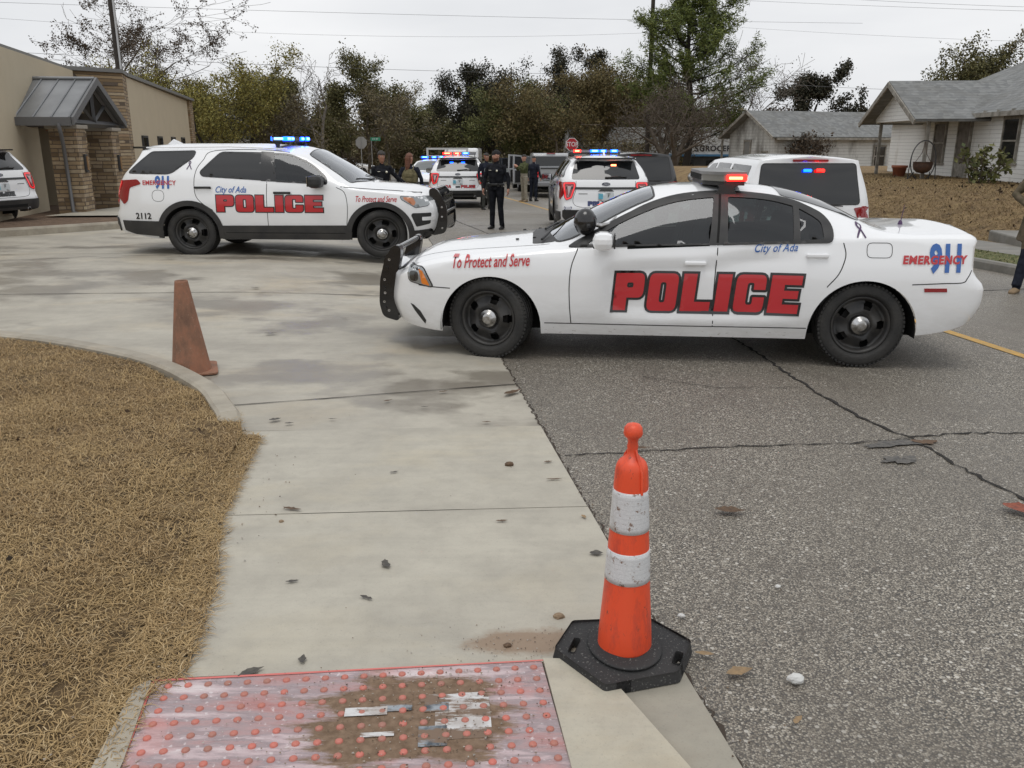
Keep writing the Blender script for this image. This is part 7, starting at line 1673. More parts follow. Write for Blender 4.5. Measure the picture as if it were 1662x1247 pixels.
def loft(mb, pts, rad, n=14, lab=0, ups=None):
    """pts with (rx, ry) radii: rx along the figure's side axis"""
    pts = [Vector(p) for p in pts]; k = len(pts); vs = []
    for i, p in enumerate(pts):
        t = (pts[min(i + 1, k - 1)] - pts[max(i - 1, 0)]).normalized(); s_ = Vector((1, 0, 0)); s_ = (s_ - t * s_.dot(t))
        if s_.length < .3: s_ = Vector((0, 1, 0)) - t * t.y
        s_.normalize(); f = t.cross(s_); rx, ry = rad[i] if isinstance(rad[i], tuple) else (rad[i], rad[i])
        for j in range(n): q = 2 * math.pi * j / n; vs.append(p + s_ * math.cos(q) * rx + f * math.sin(q) * ry)
    fs = [(i * n + j, i * n + (j + 1) % n, (i + 1) * n + (j + 1) % n, (i + 1) * n + j) for i in range(k - 1) for j in range(n)]; fs += [tuple(range(n))[::-1], tuple(range((k - 1) * n, k * n))]
    mb.add(vs, fs, lab); REG.append((lab, [(pts[i], (max(rad[i]) if isinstance(rad[i], tuple) else rad[i])) for i in range(k)]))
REG = []
def person(label, loc, rz, H=1.78, m=None, arms=None, head_yaw=0, head_pitch=0, legs=None, gender='m', hair=None, beanie=None, beard=False, gloves=False, vest=None, belt=True, badge=True, voxel=.011, fingers=True, bulk=1.0, group=None, lean=0, coat=None):
    """facing -y in its own frame. m: dict shirt/trousers/shoe/skin; arms: [(elbow, wrist)] right (x<0) and left (x>0)"""
    th = thing('person', label, 'person', loc, rz, H / 1.78, group=group); REG.clear(); mb = MB(); b = bulk; fm = gender == 'f'
    sw = .185 if not fm else .165; hwid = .10 if not fm else .105
    SH, TR, SK, BO, HA, GL, BE = range(7)
    tor = [(0, .0, .90), (0, .0, .98), (0, -.005, 1.08), (0, -.01, 1.20), (0, -.005, 1.32), (0, .01, 1.41), (0, .02, 1.475)]
    tr = [(.155, .11), (.165, .12), (.150 * b, .115 * b), (.165 * b, .125 * b), (.185 * b, .13 * b), (.165 * b, .105), (.075, .07)]
    if fm: tr = [(.165, .12), (.17, .12), (.13 * b, .10 * b), (.15 * b, .125 * b), (.165 * b, .125 * b), (.145 * b, .095), (.06, .06)]
    loft(mb, tor[:3], tr[:3], 18, TR); loft(mb, tor[2:], tr[2:], 18, SH)
    Mh = Matrix.Rotation(head_yaw, 3, 'Z') @ Matrix.Rotation(head_pitch, 3, 'X'); hc = Vector((0, -.005, 1.655))
    def hp(x, y, z): return hc + Mh @ Vector((x, y, z))
    loft(mb, [(0, .018, 1.43), (0, .005, 1.50), (0, -.0, 1.58)], [.062 if not fm else .052, .056 if not fm else .046, .055 if not fm else .045], 12, SK)
    loft(mb, [hp(0, -.03, -.125), hp(0, -.028, -.10), hp(0, -.012, -.05), hp(0, .0, 0), hp(0, .006, .05), hp(0, .006, .095), hp(0, .006, .118)], [(.028, .03), (.048, .052), (.066, .082), (.074, .094), (.074, .094), (.052, .068), (.018, .024)], 16, SK)
    loft(mb, [hp(0, -.088, .018), hp(0, -.104, -.018), hp(0, -.095, -.03)], [.009, .014, .010], 8, SK)               # nose
    for sg in (-1, 1):
        loft(mb, [hp(sg * .073, .005, .018), hp(sg * .080, .012, -.0), hp(sg * .073, .004, -.028)], [.010, .016, .009], 8, SK)   # ears
        loft(mb, [hp(sg * .034, -.080, -.022), hp(sg * .045, -.070, -.02)], [.016, .014], 8, SK)                     # cheeks
    loft(mb, [hp(-.02, -.088, -.06), hp(.02, -.088, -.06)], [.009, .009], 8, SK); loft(mb, [hp(-.035, -.083, .035), hp(.035, -.083, .035)], [.010, .010], 8, SK); loft(mb, [hp(0, -.082, -.105), hp(0, -.07, -.10)], [.02, .02], 8, SK)
    lg = legs or [((-.10, .0, .50), (-.12, .02, .09)), ((.10, .0, .50), (.13, .02, .09))]
    for sg, (kn, an) in zip((-1, 1), lg):
        hip = Vector((sg * hwid * .95, 0, .92)); kn = Vector(kn); an = Vector(an)
        loft(mb, [hip + Vector((0, 0, .04)), hip.lerp(kn, .3), hip.lerp(kn, .7), kn, kn.lerp(an, .35), kn.lerp(an, .8), an + Vector((0, 0, .0))], [.10, .097, .078, .066, .066, .058, .060], 14, TR)
        loft(mb, [an + Vector((0, .03, .03)), an + Vector((0, .035, -.045)), an + Vector((0, .035, -.08))], [.05, .05, .048], 12, BO)
        loft(mb, [an + Vector((0, .07, -.055)), an + Vector((0, -.02, -.05)), an + Vector((sg * .015, -.11, -.06)), an + Vector((sg * .02, -.17, -.068))], [(.038, .035), (.044, .042), (.047, .032), (.036, .022)], 12, BO)
    ar = arms or [((-.27, .03, 1.17), (-.29, -.04, .93)), ((.27, .03, 1.17), (.29, -.04, .93))]
    for sg, (el, wr) in zip((-1, 1), ar):
        s0 = Vector((sg * sw, .01, 1.405)); el = Vector(el); wr = Vector(wr)
        loft(mb, [Vector((sg * .10, .01, 1.41)), s0, s0.lerp(el, .3), s0.lerp(el, .75), el, el.lerp(wr, .3), el.lerp(wr, .85), wr], [.062, .068 * b, .060 * b, .050, .047, .046, .036, .034], 12, SH)
        d = (wr - el).normalized(); hl = GL if gloves else SK; side = d.cross(Vector((0, 1, 0))); side = (side if side.length > .2 else Vector((1, 0, 0))).normalized(); fw_ = d.cross(side).normalized(); fw_ = fw_ if fw_.y < 0 else -fw_
        palm = wr + d * .05
        loft(mb, [wr - d * .015, wr + d * .02, palm, wr + d * .088], [(.026, .024), (.022, .033), (.020, .042), (.016, .040)], 12, hl)
        if fingers:
            for q, (o_, ln_) in enumerate(((-.030, .062), (-.010, .074), (.011, .070), (.030, .055))):
                p0 = wr + d * .082 + fw_ * -o_; cv = side * (-sg) * (1 if side.x * sg < 0 else -1)
                inward = Vector((-sg, 0, 0)); p1 = p0 + d * ln_ * .5 + inward * .006; p2 = p0 + d * ln_ * .82 + inward * .022; p3 = p0 + d * ln_ * .95 + inward * .038
                loft(mb, [p0 - d * .02, p0, p1, p2, p3], [.010, .0098, .009, .0082, .0065], 8, hl)
            t0 = wr + d * .03 + fw_ * .028; loft(mb, [t0, t0 + d * .03 + fw_ * .022, t0 + d * .058 + fw_ * .024 + Vector((-sg * .012, 0, 0))], [.013, .0115, .008], 8, hl)
    if coat:   # long coat skirt
        loft(mb, [(0, .02, 1.1), (0, .02, .95), (0, .03, .75), (0, .04, coat)], [(.19, .16), (.22, .18), (.25, .20), (.27, .22)], 18, SH)
    o = mb.build('body', [m['shirt'], m['trousers'], m['skin'], m.get('shoe', BOOT), HAIRD, GLV, BEARD], None)
    rm = o.modifiers.new('remesh', 'REMESH'); rm.mode = 'VOXEL'; rm.voxel_size = voxel; rm.use_smooth_shade = True
    sm = o.modifiers.new('smooth', 'SMOOTH'); sm.iterations = 2; sm.factor = .4
    dg = bpy.context.evaluated_depsgraph_get(); me = bpy.data.meshes.new_from_object(o.evaluated_get(dg)); bpy.data.objects.remove(o)
    me.materials.clear()
    for q in (m['shirt'], m['trousers'], m['skin'], m.get('shoe', BOOT), GLV, BEARD): me.materials.append(q)
    mp_ = {SH: 0, TR: 1, SK: 2, BO: 3, GL: 4, HA: 5}
    C = np.zeros(len(me.polygons) * 3, np.float32); me.polygons.foreach_get('center', C); C = C.reshape(-1, 3); best = np.full(len(C), 1e9); lab = np.zeros(len(C), np.int32)
    for l_, seq in REG:
        for (p, r_), (q, r2) in zip(seq[:-1], seq[1:]):
            p = np.array(p[:]); q = np.array(q[:]); d = q - p; L2 = (d * d).sum() + 1e-9; t = np.clip(((C - p) @ d) / L2, 0, 1); rr = r_ + (r2 - r_) * t
            dist = np.linalg.norm(C - (p + t[:, None] * d), axis=1) / rr - (.15 if l_ in (SK, GL) else 0); k = dist < best; best[k] = dist[k]; lab[k] = mp_[l_]
    if beard:
        Mi = np.array(Mh.inverted()); Lc = (C - np.array(hc[:])) @ Mi.T; bd_ = (np.abs(Lc[:, 0]) < .075) & (Lc[:, 2] < -.045) & (Lc[:, 2] > -.16) & (Lc[:, 1] < .02) & ~((np.abs(Lc[:, 2] + .060) < .008) & (np.abs(Lc[:, 0]) < .02)); lab[bd_ & (lab == 2)] = 5
    me.polygons.foreach_set('material_index', lab); me.polygons.foreach_set('use_smooth', np.ones(len(C), bool)); me.update(); me.name = 'body'
    body = bpy.data.objects.new('body', me); COL.objects.link(body); body.parent = th
    e = MB()
    for sg in (-1, 1): e.sphere(hp(sg * .031, -.082, .012), .011, 0, 6); e.sphere(hp(sg * .031, -.0905, .012), .005, 1, 5)
    e.build('eyes', [mat('eye_white', (.5, .48, .45), .3), mat('eye_dark', (.02, .015, .012), .2)], th)
    e = MB()
    for sg in (-1, 1): e.tube([hp(sg * .016, -.093, .034), hp(sg * .03, -.092, .040), hp(sg * .046, -.083, .034)], .0045, 5)
    e.tube([hp(-.024, -.094, -.058), hp(0, -.099, -.061), hp(.024, -.094, -.058)], .0038, 5, 1); e.build('brows_and_lips', [HAIRD, mat('lips', (.28, .09, .07), .5)], th)
    def cap(z0, grow_, mm, name, front=-.2):
        q = MB(); pr = [(1.0 * (.083 + grow_), z0), (.085 + grow_, z0 + .03), (.080 + grow_, .075), (.058 + grow_ * .8, .112), (.026, .128 + grow_), (.001, .131 + grow_)]
        q.lathe(pr, 24, 0, sx=.93, sy=1.2); o_ = q.build(name, [mm], th); o_.location = hc + Mh @ Vector((0, .008, 0)); o_.rotation_euler = Mh.to_euler(); return o_
    if beanie: cap(.030, .006, beanie, 'beanie')
    if hair == 'short': cap(.045, .001, HAIRD, 'hair')
    if hair in ('long', 'tail'):
        hm = HAIRD if hair == 'tail' else HAIRR; cap(.042, .006, hm, 'hair'); q = MB()
        if hair == 'tail':
            for sg in (-1, 1): loft(q, [hp(sg * .066, .0, .07), hp(sg * .078, .01, .01), hp(sg * .072, .03, -.06)], [.020, .020, .012], 8)
            loft(q, [hp(0, .07, .06), hp(0, .10, .0), hp(0, .09, -.08)], [(.06, .04), (.065, .04), (.03, .03)], 10)
        else: loft(q, [hp(0, .06, .07), hp(0, .085, .0), hp(0, .09, -.08), hp(.0, .11, -.19), hp(.01, .12, -.28)], [(.06, .05), (.075, .05), (.07, .045), (.06, .035), (.03, .018)], 12)
        q.build('hair_fall', [hm], th)
    if belt:
        q = MB(); q.lathe([(.168 * b, -.028), (.178 * b, -.025), (.178 * b, .025), (.168 * b, .028)], 28, 0, sx=1, sy=.74, c=(0, -.0, 1.02)); q.rbox((-.185 * b, -.01, .97), (.055, .09, .17), .015, 0); q.rbox((.165, -.06, 1.0), (.06, .05, .09), .012, 0); q.rbox((.10, -.125, 1.01), (.06, .035, .08), .01, 0); q.rbox((-.09, -.125, 1.01), (.05, .035, .07), .01, 0); q.rbox((0, -.133, 1.02), (.06, .012, .045), .004, 1)
        q.build('duty_belt', [mat('black_leather', (.012, .012, .012), .3), CHROME], th)
    if vest:
        q = MB(); zz = [1.10, 1.16, 1.28, 1.36, 1.41]; rx = [(.172, .140), (.180, .148), (.190, .150), (.155, .135), (.11, .11)]; loft(q, [(0, -.0, z_) for z_ in zz], [(a_ * b, c_ * b) for a_, c_ in rx], 20)
        for sg in (-1, 1): q.tube([(sg * .09, -.10, 1.37), (sg * .10, 0, 1.475), (sg * .09, .11, 1.37)], .03, 8, flat=.5)
        for pz in (1.15, 1.25):
            for px_ in (-.09, .0, .09): q.rbox((px_, -.152 * b, pz), (.075, .035, .08), .01, 0)
            q.rbox((0, .155 * b, pz + .02), (.2, .03, .08), .01, 0)
        q.build('vest', [vest], th)
    if badge:
        q = MB(); q.lathe([(.026, 0), (.022, -.008), (.001, -.010)], 7, 0, 'Y', c=(.085, -.150 * b - .006, 1.33)); q.rbox((-.085, -.146 * b - .006, 1.34), (.06, .006, .012), .002, 0); q.build('badge', [mat('badge_metal', (.75, .72, .6), .3, metal=.6)], th)
        for sg in (-1, 1):
            q = MB(); el = Vector(ar[0 if sg < 0 else 1][0]); p = Vector((sg * sw, .0, 1.405)).lerp(el, .28) + Vector((sg * .058 * b, -.02, 0)); q.rbox(p, (.012, .065, .085), .02, 0, rz=sg * -.25); q.build('shoulder_patch', [mat('patch_grey', (.34, .36, .33), .8, var=(.1, .12, .16), scale=40)], th)
    return th
def at_px(px, py, name=None):
    """ground position seen at a photo pixel, solved on the terrain"""
    z = 0; th_ = R(15.948); c_, s_ = math.cos(th_), math.sin(th_)
    for _ in range(50):
        h = 1.71 - z; Z_ = h / (s_ + (py - 623.5) / 1370 * c_); x, y = (px - 831) / 1370 * Z_, (Z_ - h * s_) / c_; z = .6 * z + .4 * T(x, y)
    return x, y, T(x, y)
x, y, z = at_px(806, 372)
person('bearded officer in black uniform and beanie standing alone in the road', (x, y, z), R(-22), 1.72, dict(shirt=UNI, trousers=UNIP, skin=SKIN1), arms=[((-.29, .02, 1.17), (-.30, -.05, .92)), ((.29, .03, 1.17), (.31, -.03, .92))], head_yaw=R(-32), head_pitch=R(4), beanie=mat('black_knit', (.013, .013, .014), .9), beard=True, gloves=False, voxel=.0085, bulk=1.12, vest=None)
person('smiling woman officer in black uniform reaching out an arm beyond the suv bonnet', (-2.72, 18.2, T(-2.72, 18.2)), R(14), 1.67, dict(shirt=UNI, trousers=UNIP, skin=SKIN2), arms=[((-.25, .03, 1.17), (-.24, -.05, .94)), ((.33, -.02, 1.20), (.52, -.12, 1.06))], head_yaw=R(12), hair='tail', gender='f', bulk=1.1, gloves=False)
person('woman with long auburn hair and tan tactical vest seen from behind', (-2.30, 19.6, T(-2.3, 19.6)), R(176), 1.66, dict(shirt=NAVJ, trousers=CHAR, skin=SKIN1), arms=[((-.28, .03, 1.18), (-.27, -.08, .95)), ((.28, .05, 1.18), (.30, -.02, .95))], head_yaw=R(-20), hair='long', gender='f', vest=TANV, bulk=1.1, badge=False)
person('bald man in a grey green shirt standing behind the street police suv', (-1.02, 34.6, T(-1.0, 34.6)), R(8), 1.80, dict(shirt=GRS, trousers=CHAR, skin=SKIN1), bulk=1.1, badge=False, beard=True)
person('man in a dark jacket half hidden behind the bearded officer', (-.80, 27.3, T(-.8, 27.3)), R(30), 1.74, dict(shirt=NAVJ, trousers=CHAR, skin=SKIN2), hair='short', bulk=1.1, badge=False)
person('man in an olive jacket and pale khaki trousers beside the open pickup door', (.47, 33.6, T(.47, 33.6)), R(-60), 1.78, dict(shirt=OLV, trousers=KHA, skin=SKIN1, shoe=TANB), arms=[((-.20, -.16, 1.20), (-.06, -.34, 1.32)), ((.21, -.16, 1.20), (.08, -.34, 1.34))], hair='short', bulk=1.12, badge=False, belt=False)
person('man in navy clothes leaning by the silver pickup cab', (.86, 34.4, T(.86, 34.4)), R(150), 1.74, dict(shirt=NAVJ, trousers=NAVJ, skin=SKIN1), hair='short', bulk=1.1, badge=False, belt=False)
person('person in a long brown field coat and tan boots cut off by the right edge', (6.66, 10.75, T(6.66, 10.75)), R(-40), 1.78, dict(shirt=CAMO, trousers=NAVJ, skin=SKIN1, shoe=TANB), arms=[((-.34, -.04, 1.22), (-.16, -.22, 1.10)), ((.32, .0, 1.2), (.2, -.2, 1.12))], legs=[((-.10, -.12, .50), (-.14, -.20, .09)), ((.10, .06, .50), (.12, .22, .12))], hair='short', bulk=1.25, badge=False, belt=False, coat=.66)
# the driver is a thing of his own sitting in the driveway suv
dr = DRIVER[0].build('body', [mat('driver_cap', (.02, .02, .022), .8), NAVJ]) if DRIVER else None
if dr:
    t_ = thing('person', 'driver in dark clothes sitting behind the side window of the driveway suv', 'person'); t_.location = e1.location; t_.rotation_euler = e1.rotation_euler; dr.parent = t_

# ------------------------------------------------------------ cones
def stain_mat(name, base, dark, rough=.55):
    n = node_mat(name); c = n.mix(n.rng(n.noise(13, 7, .75, stretch=(1, 1, .3)), .50, .66, 0, .75), base, dark); c = n.mix(n.rng(n.noise(38, 5, .7, stretch=(1, 1, .5)), .62, .68, 0, .7), c, (.10, .06, .05)); n.bump(n.noise(30, 4), .15, .004); return n.out(c, rough)
ORNG = stain_mat('cone_orange', (.80, .088, .03), (.46, .065, .04), .42); 
n = node_mat('reflective_collar'); v_ = n.voro(170); c = n.mix(n.rng(v_.outputs['Distance'], .3, .6, 0, .25), (.66, .67, .68), (.40, .41, .42))
c = n.mix(n.rng(n.noise(30, 6, .8), .57, .61), c, (.20, .12, .08)); c = n.mix(n.rng(n.noise(11, 6, .7, stretch=(1, 1, .25)), .56, .70, 0, .6), c, (.34, .31, .27)); sp = n.t.nodes.new('ShaderNodeSeparateXYZ'); n.t.links.new(n.co, sp.inputs[0]); lines = n.rng(n.math('FRACT', n.math('MULTIPLY', sp.outputs['Z'], 55)), .82, .9, 0, .22); c = n.mix(lines, c, (.30, .31, .33)); COLLAR = n.out(c, .3)
n = node_mat('recycled_rubber'); c = n.mix(n.rng(n.noise(150, 2), .63, .70), (.022, .022, .023), (.15, .15, .14)); c = n.mix(n.rng(n.noise(3, 5), .45, .7, 0, .4), c, (.05, .048, .045)); n.bump(n.noise(120, 4), .5, .004); RUBB = n.out(c, .75)
cone = thing('traffic_cone', 'tall orange and white banded cone on a black rubber base at the road edge', 'traffic cone', (.385, 2.535, .012), R(8))
m = MB(); hexp = rpoly([(-.235, .02), (-.14, .15), (.135, .135), (.235, 0.0), (.135, -.135), (-.115, -.165)][::-1], .012)
sl = [rpoly([(-.195, -.0), (-.155, .062), (-.135, .052), (-.175, -.012)][::-1], .008), rpoly([(.185, -.055), (.150, -.105), (.128, -.092), (.163, -.042)], .008)]
V_, F_ = tri_poly(hexp[::-1], [], .03)
def hole(p): return any(in_poly(p, s_) for s_ in sl)
V_, F_ = tri_poly(hexp[::-1], sl, .012)
zt_ = .040; m.add([(a_, b_, zt_ - .010 * sstep(.10, .22, math.hypot(a_ * .9, b_ * 1.2))) for a_, b_ in V_], F_, 0)
for a_, b_ in bedges(F_): p, q = V_[a_], V_[b_]; m.add([(p[0], p[1], .032), (q[0], q[1], .032), (q[0] * (1.03), q[1] * 1.03, .0), (p[0] * 1.03, p[1] * 1.03, .0)], [(0, 3, 2, 1)], 0)
for a_, b_ in bedges(F_):
    p, q = V_[a_], V_[b_]; m.add([(p[0], p[1], .0405), (q[0], q[1], .0405), (q[0], q[1], .028), (p[0], p[1], .028)], [(0, 3, 2, 1)], 0)
m.lathe([(.088, .036), (.118, .040), (.123, .047), (.118, .051), (.105, .050), (.085, .058), (.08, .058)], 48, 0)
m.build('rubber_base', [RUBB], cone).scale = (1.02, 1.22, 1)
b3 = [(0.0, .098), (.03, .095), (.10, .0935), (.268, .080)]
def cr(z): return tab([(0, .0965), (.05, .0945), (.30, .0785), (.40, .0735), (.5, .0675), (.62, .0615), (.70, .058), (.745, .0545), (.77, .046), (.785, .030), (.80, .0185)])(z)
z0 = .052; m = MB()
prof = [(cr(q), z0 + q) for q in lin(0, .745, .02)] + [(cr(q), z0 + q) for q in (.755, .765, .775, .785, .793, .80)] + [(.0175, z0 + .815), (.019, z0 + .83), (.0165, z0 + .845), (.020, z0 + .86), (.029, z0 + .868), (.0325, z0 + .878), (.030, z0 + .90), (.022, z0 + .912), (.008, z0 + .917), (.0005, z0 + .918)]
m.lathe(prof, 64, 0)
for a_ in (R(-70), R(110)):
    ca, sa = math.cos(a_), math.sin(a_); m.tube([(ca * .062, sa * .062, z0 + .66), (ca * .058, sa * .058, z0 + .74), (ca * .038, sa * .038, z0 + .785), (ca * .018, sa * .018, z0 + .82)], [.005, .006, .006, .003], 6)
m.build('orange_tube', [ORNG], cone).scale = (.95, .95, .872)
for za, zb_ in ((.30, .425), (.505, .665)):
    m = MB(); m.lathe([(cr(za), z0 + za)] + [(cr(q) + .0018, z0 + q) for q in lin(za, zb_, .02)] + [(cr(zb_), z0 + zb_)], 64, 0); m.build('reflective_collar', [COLLAR], cone).scale = (.95, .95, .872)
n = node_mat('faded_dirty_plastic'); c = n.ramp(n.noise(6, 7, .72, stretch=(1, 1, .5)), [(.28, (.10, .06, .042)), (.45, (.22, .115, .072)), (.6, (.32, .145, .085)), (.75, (.28, .19, .13))]); c = n.mix(n.rng(n.noise(45, 4, .7), .60, .68, 0, .6), c, (.33, .25, .19)); n.bump(n.noise(22, 5), .4, .01); OLDC2 = n.out(c, .8)
x, y, z = at_px(312, 604); oc = thing('traffic_cone', 'faded mud brown cone leaning slightly by the driveway kerb', 'traffic cone', (x, y, z + .006), R(20))
m = MB(); m.lathe([(.155, .0), (.148, .03), (.138, .07), (.049, .70), (.046, .712), (.036, .708), (.034, .66)], 40, 0); o = m.build('cone_shell', [OLDC2], oc); o.rotation_euler = (0, R(-.8), 0)
V_, F_ = tri_poly(rpoly(_box(-.19, -.19, .19, .19), .05), [], .04); m = MB()
def wz(a_, b_): return .014 + .018 * math.sin(a_ * 9 + 1) * abs(a_ + b_) * 2.2 + .02 * max(0, a_ - .05) * 2
m.add([(a_, b_, wz(a_, b_)) for a_, b_ in V_], F_, 0, True); m.add([(a_, b_, wz(a_, b_) - .012) for a_, b_ in V_], [f[::-1] for f in F_], 0, True)
for a_, b_ in bedges(F_): p, q = V_[a_], V_[b_]; m.add([(p[0], p[1], wz(*p)), (q[0], q[1], wz(*q)), (q[0], q[1], wz(*q) - .012), (p[0], p[1], wz(*p) - .012)], [(0, 3, 2, 1)], 0)
m.build('cone_foot', [OLDC2], oc)

# ------------------------------------------------------------ litter on the paving
LFM = [mat('fallen_leaf_grey', (.05, .045, .04), .6, var=(.09, .08, .065), scale=60), mat('fallen_leaf_brown', (.12, .07, .035), .6, var=(.07, .04, .02), scale=60), mat('fallen_leaf_tan', (.30, .20, .10), .6, var=(.22, .15, .08), scale=60), mat('fallen_leaf_red', (.30, .07, .03), .6, var=(.16, .04, .02), scale=60)]
LB = {0: 'grey', 1: 'brown', 2: 'tan', 3: 'red'}
def leaf_obj(px, py, ln, k, label, rz, wide=.35, curl=.3, lift=.0):
    x, y, z = at_px(px, py); rg = random.Random(int(px * 7 + py)); n_ = 9; vs = []
    for i in range(n_ + 1):
        t = i / n_; w_ = wide * ln * math.sin(math.pi * min(1, t * 1.02 + .02)) ** .8 * .5 * (1 + .25 * math.sin(t * 14 + rg.random() * 6)); zz = curl * ln * (t - .5) ** 2 + .004
        for s_ in (-1, -.4, .4, 1): vs.append(((t - .5) * ln, s_ * w_ + .08 * ln * math.sin(t * 3), zz + abs(s_) * curl * w_ * .6 + .002))
    fs = [(4 * i + j, 4 * i + 4 + j, 4 * i + 5 + j, 4 * i + 1 + j) for i in range(n_) for j in range(3)]
    o = new_mesh('fallen_leaf', vs, fs, LFM[k], None, True); o.location = (x, y, z + .013 + lift); o.rotation_euler = (0, 0, rz); tag(o, label, 'leaf', 'fallen leaves'); return o
SPEC = [(628, 922, .075, 0, 'grey curled leaf alone in the middle of the last sidewalk slab', 1.9, .5), (595, 978, .06, 0, 'thin dark leaf below the grey curled leaf on the sidewalk', -.5, .3), (475, 951, .055, 0, 'small grey leaf left of centre on the last sidewalk slab', .2, .3), (493, 1078, .05, 0, 'dark leaf standing near the top edge of the red mat', 1.7, .5),
 (409, 1100, .09, 0, 'grey curled leaf lying across the left top border of the red mat', .6, .35), (475, 833, .10, 1, 'long brown leaf on the joint of the middle slab', -.3, .25), (290, 1073, .10, 1, 'leaf with a long stem on the left sidewalk edge', .3, .45), (815, 852, .06, 1, 'thin brown sprig right of the middle joint', .1, .25), (947, 845, .04, 2, 'pale chip leaf beside the right end of the middle joint', -1.2, .5),
 (968, 905, .06, 0, 'dark leaf on the asphalt edge beside the white cone band', 0, .6), (1185, 836, .15, 1, 'large crumpled dark leaf on the asphalt right of the cone', -.15, .4), (1656, 832, .13, 3, 'red oak leaf at the right edge of the asphalt', 1.2, .9), (1143, 1070, .07, 2, 'yellow tan leaf on the asphalt right of the cone base', -.2, .3), (1200, 1100, .10, 2, 'pale ragged leaf on the asphalt below the yellow tan leaf', .3, .5), (1295, 1178, .05, 2, 'tan curled leaf near the bottom right of the asphalt', .8, .4),
 (447, 686, .08, 0, 'dark leaf on the driveway just right of the kerb end', .5, .5), (470, 692, .06, 0, 'second dark leaf right of the kerb end', .2, .4), (165, 571, .14, 0, 'dark leaf on the kerb top near the left edge', .2, .3), (630, 655, .07, 1, 'small brown leaf in the middle of the nearest driveway slab', .6, .3), (540, 685, .06, 0, 'thin grey leaf just above the first joint', 0, .2), (720, 640, .07, 1, 'brown leaf left of the asphalt edge below the front wheel', .4, .3), (690, 665, .06, 0, 'thin leaf below the brown leaf near the wheel', .2, .2), (790, 690, .06, 1, 'small leaf on the first joint near the asphalt', .1, .3),
 (640, 772, .05, 0, 'tiny grey leaf in the middle of the first sidewalk slab', .4, .3), (890, 755, .05, 1, 'tiny brown leaf by the asphalt at the first slab', .2, .4), (833, 642, .18, 1, 'brown leaf clump on the asphalt corner behind the wheel', .8, .3), (1040, 733, .12, 1, 'flat brown leaf on the faint crack left of the cone top', .0, .25), (900, 784, .09, 1, 'brown twiggy leaf near the right edge of the first slab', .1, .2), (560, 520, .10, 0, 'dark leaf on the driveway above the joint', .2, .2), (440, 545, .12, 0, 'dark speck leaf on the driveway right of the brown cone', .1, .3), (415, 470, .12, 0, 'far dark leaf on the driveway left of the wet patch', 0, .3)]
for px, py, ln, k, lab, rz, wd_ in SPEC: leaf_obj(px, py, ln, k, lab, rz, wd_)
STN = mat('pebble_stone', (.28, .25, .21), .8, var=(.14, .12, .10), scale=30)
for px, py, r_, lab, mm in ((827, 759, .022, 'brown crumb stone in the middle of the first slab', LFM[1]), (907, 1007, .018, 'tan stone just left of the black cone base', mat('tan_stone', (.30, .22, .14), .8, var=(.2, .14, .09), scale=30)), (1291, 1110, .024, 'white chip of stone on the asphalt', mat('white_chip', (.6, .6, .58), .6)), (1105, 1005, .012, 'small pale stone right of the cone base', MATS['white_chip']), (457, 851, .011, 'tiny ochre stone left on the middle slab', MATS['tan_stone']), (824, 1054, .013, 'dark crumb on the mud smear', LFM[1]), (1262, 957, .010, 'little white stone on the open asphalt', MATS['white_chip'])):
    x, y, z = at_px(px, py); m = MB(); rg = random.Random(px); m.sphere((0, 0, r_ * .4), r_, 0, 5, 1.2, .9, .7); m.v = [(a * rg.uniform(.8, 1.2), b * rg.uniform(.8, 1.2), c) for a, b, c in m.v]; o = m.build('stone', [mm], smooth=False); o.location = (x, y, z + .010); tag(o, lab, 'stone')
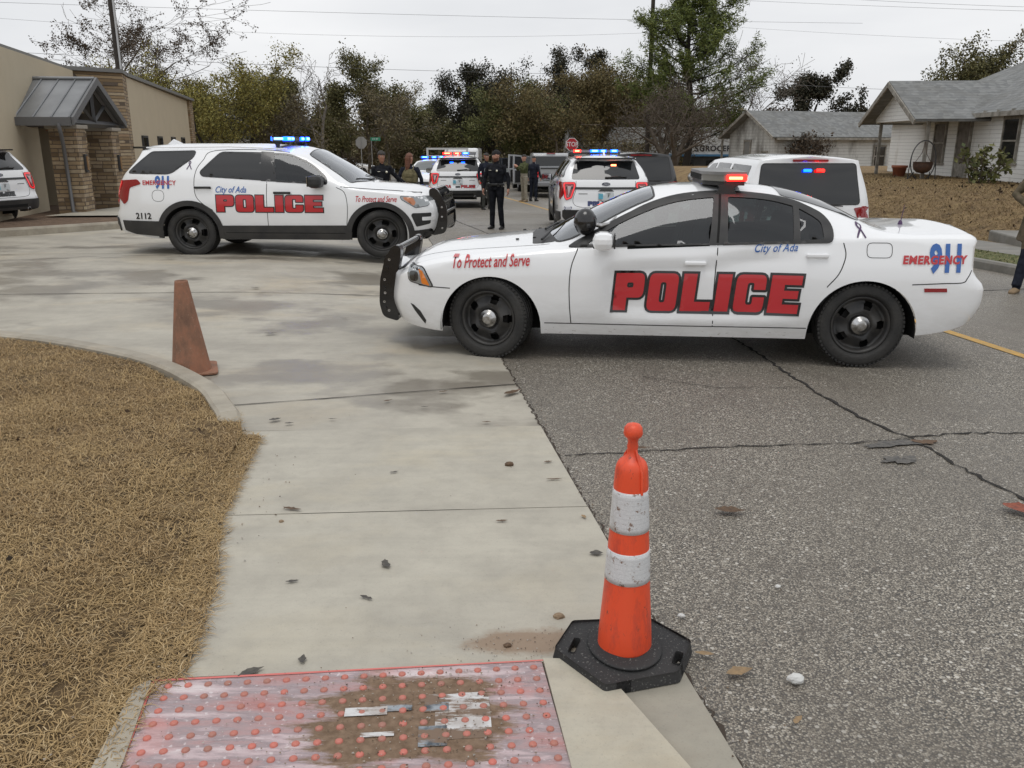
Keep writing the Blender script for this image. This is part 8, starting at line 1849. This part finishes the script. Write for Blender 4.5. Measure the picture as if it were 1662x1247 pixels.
# grit nobody could count: edge of the asphalt, mat and gutter
rg = np.random.default_rng(9); P = []
def scatter(n_, f, r0, r1):
    for _ in range(n_):
        x, y = f(); P.append((x, y, rg.uniform(r0, r1)))
scatter(520, lambda: (rg.normal(-.25, .25), rg.uniform(1.95, 2.45)), .0015, .006); scatter(160, lambda: (rg.uniform(-1.1, .14), rg.uniform(1.95, 2.45)), .0015, .004); scatter(220, lambda: (xe(0) - .155 * 0 + 0, 0) if False else (lambda y: (xe(y) + abs(rg.normal(0, .06)) - .01, y))(rg.uniform(1.9, 7)), .002, .008)
scatter(420, lambda: (lambda y: (rg.uniform(xe(y), 4.0), y))(rg.uniform(1.9, 7)), .002, .006); scatter(70, lambda: (rg.uniform(-1.4, .8), rg.uniform(2.3, 6.5)), .0015, .004); scatter(60, lambda: (rg.uniform(-1.35, -1.1), rg.uniform(2.0, 4.5)), .003, .008); scatter(160, lambda: (rg.normal(.04, .16), rg.normal(2.6, .06)), .0015, .005)
ico = [(0, 0, 1), (.9, 0, .1), (-.3, .85, .1), (-.5, -.75, .2), (.1, 0, -.6)]; fsi = [(0, 1, 2), (0, 2, 3), (0, 3, 1), (4, 2, 1), (4, 3, 2), (4, 1, 3)]; vs = []; fs = []
for x, y, r_ in P:
    a = rg.uniform(0, 6.28); n0 = len(vs); zb_ = T(x, y) + (.026 if y < 2.48 and x < .12 else .014 if x < xe(y) else .001)
    for p in ico: vs.append((x + r_ * (p[0] * math.cos(a) - p[1] * math.sin(a)) * rg.uniform(.7, 1.2), y + r_ * (p[0] * math.sin(a) + p[1] * math.cos(a)) * rg.uniform(.7, 1.2), zb_ + r_ * (.4 + p[2] * .6)))
    fs += [tuple(n0 + i for i in f) for f in fsi]
o = new_mesh('grit', vs, fs, mat('grit_mix', (.2, .16, .12), .85, island=[(.06, .04, .03), (.16, .11, .07), (.28, .22, .16), (.5, .48, .44), (.10, .07, .05)])); tag(o, kind='stuff')
# leaf crumbs on the yard
lp = [(at_v(v_, y)[0], y, T(at_v(v_, y)[0], y) + .16) for v_, y in zip(rg.uniform(11.8, 20, 800), rg.uniform(9, 31, 800))]; k = [p for p in lp]
tag(leaf_mesh('leaf_litter', k, leafm('litter', [(.04, .028, .018), (.08, .05, .03), (.025, .02, .014)]), None, 800, .045, .02, 9, flat=.3), kind='stuff')
lp = [(px_, py_, lz(px_, py_) + .03) for px_, py_ in zip(rg.uniform(-3.5, -1.5, 60), rg.uniform(1.9, 5.5, 60))]
tag(leaf_mesh('leaf_litter', lp, MATS['litter'], None, 30, .02, .002, 10, flat=.2, long=1.3), kind='stuff')
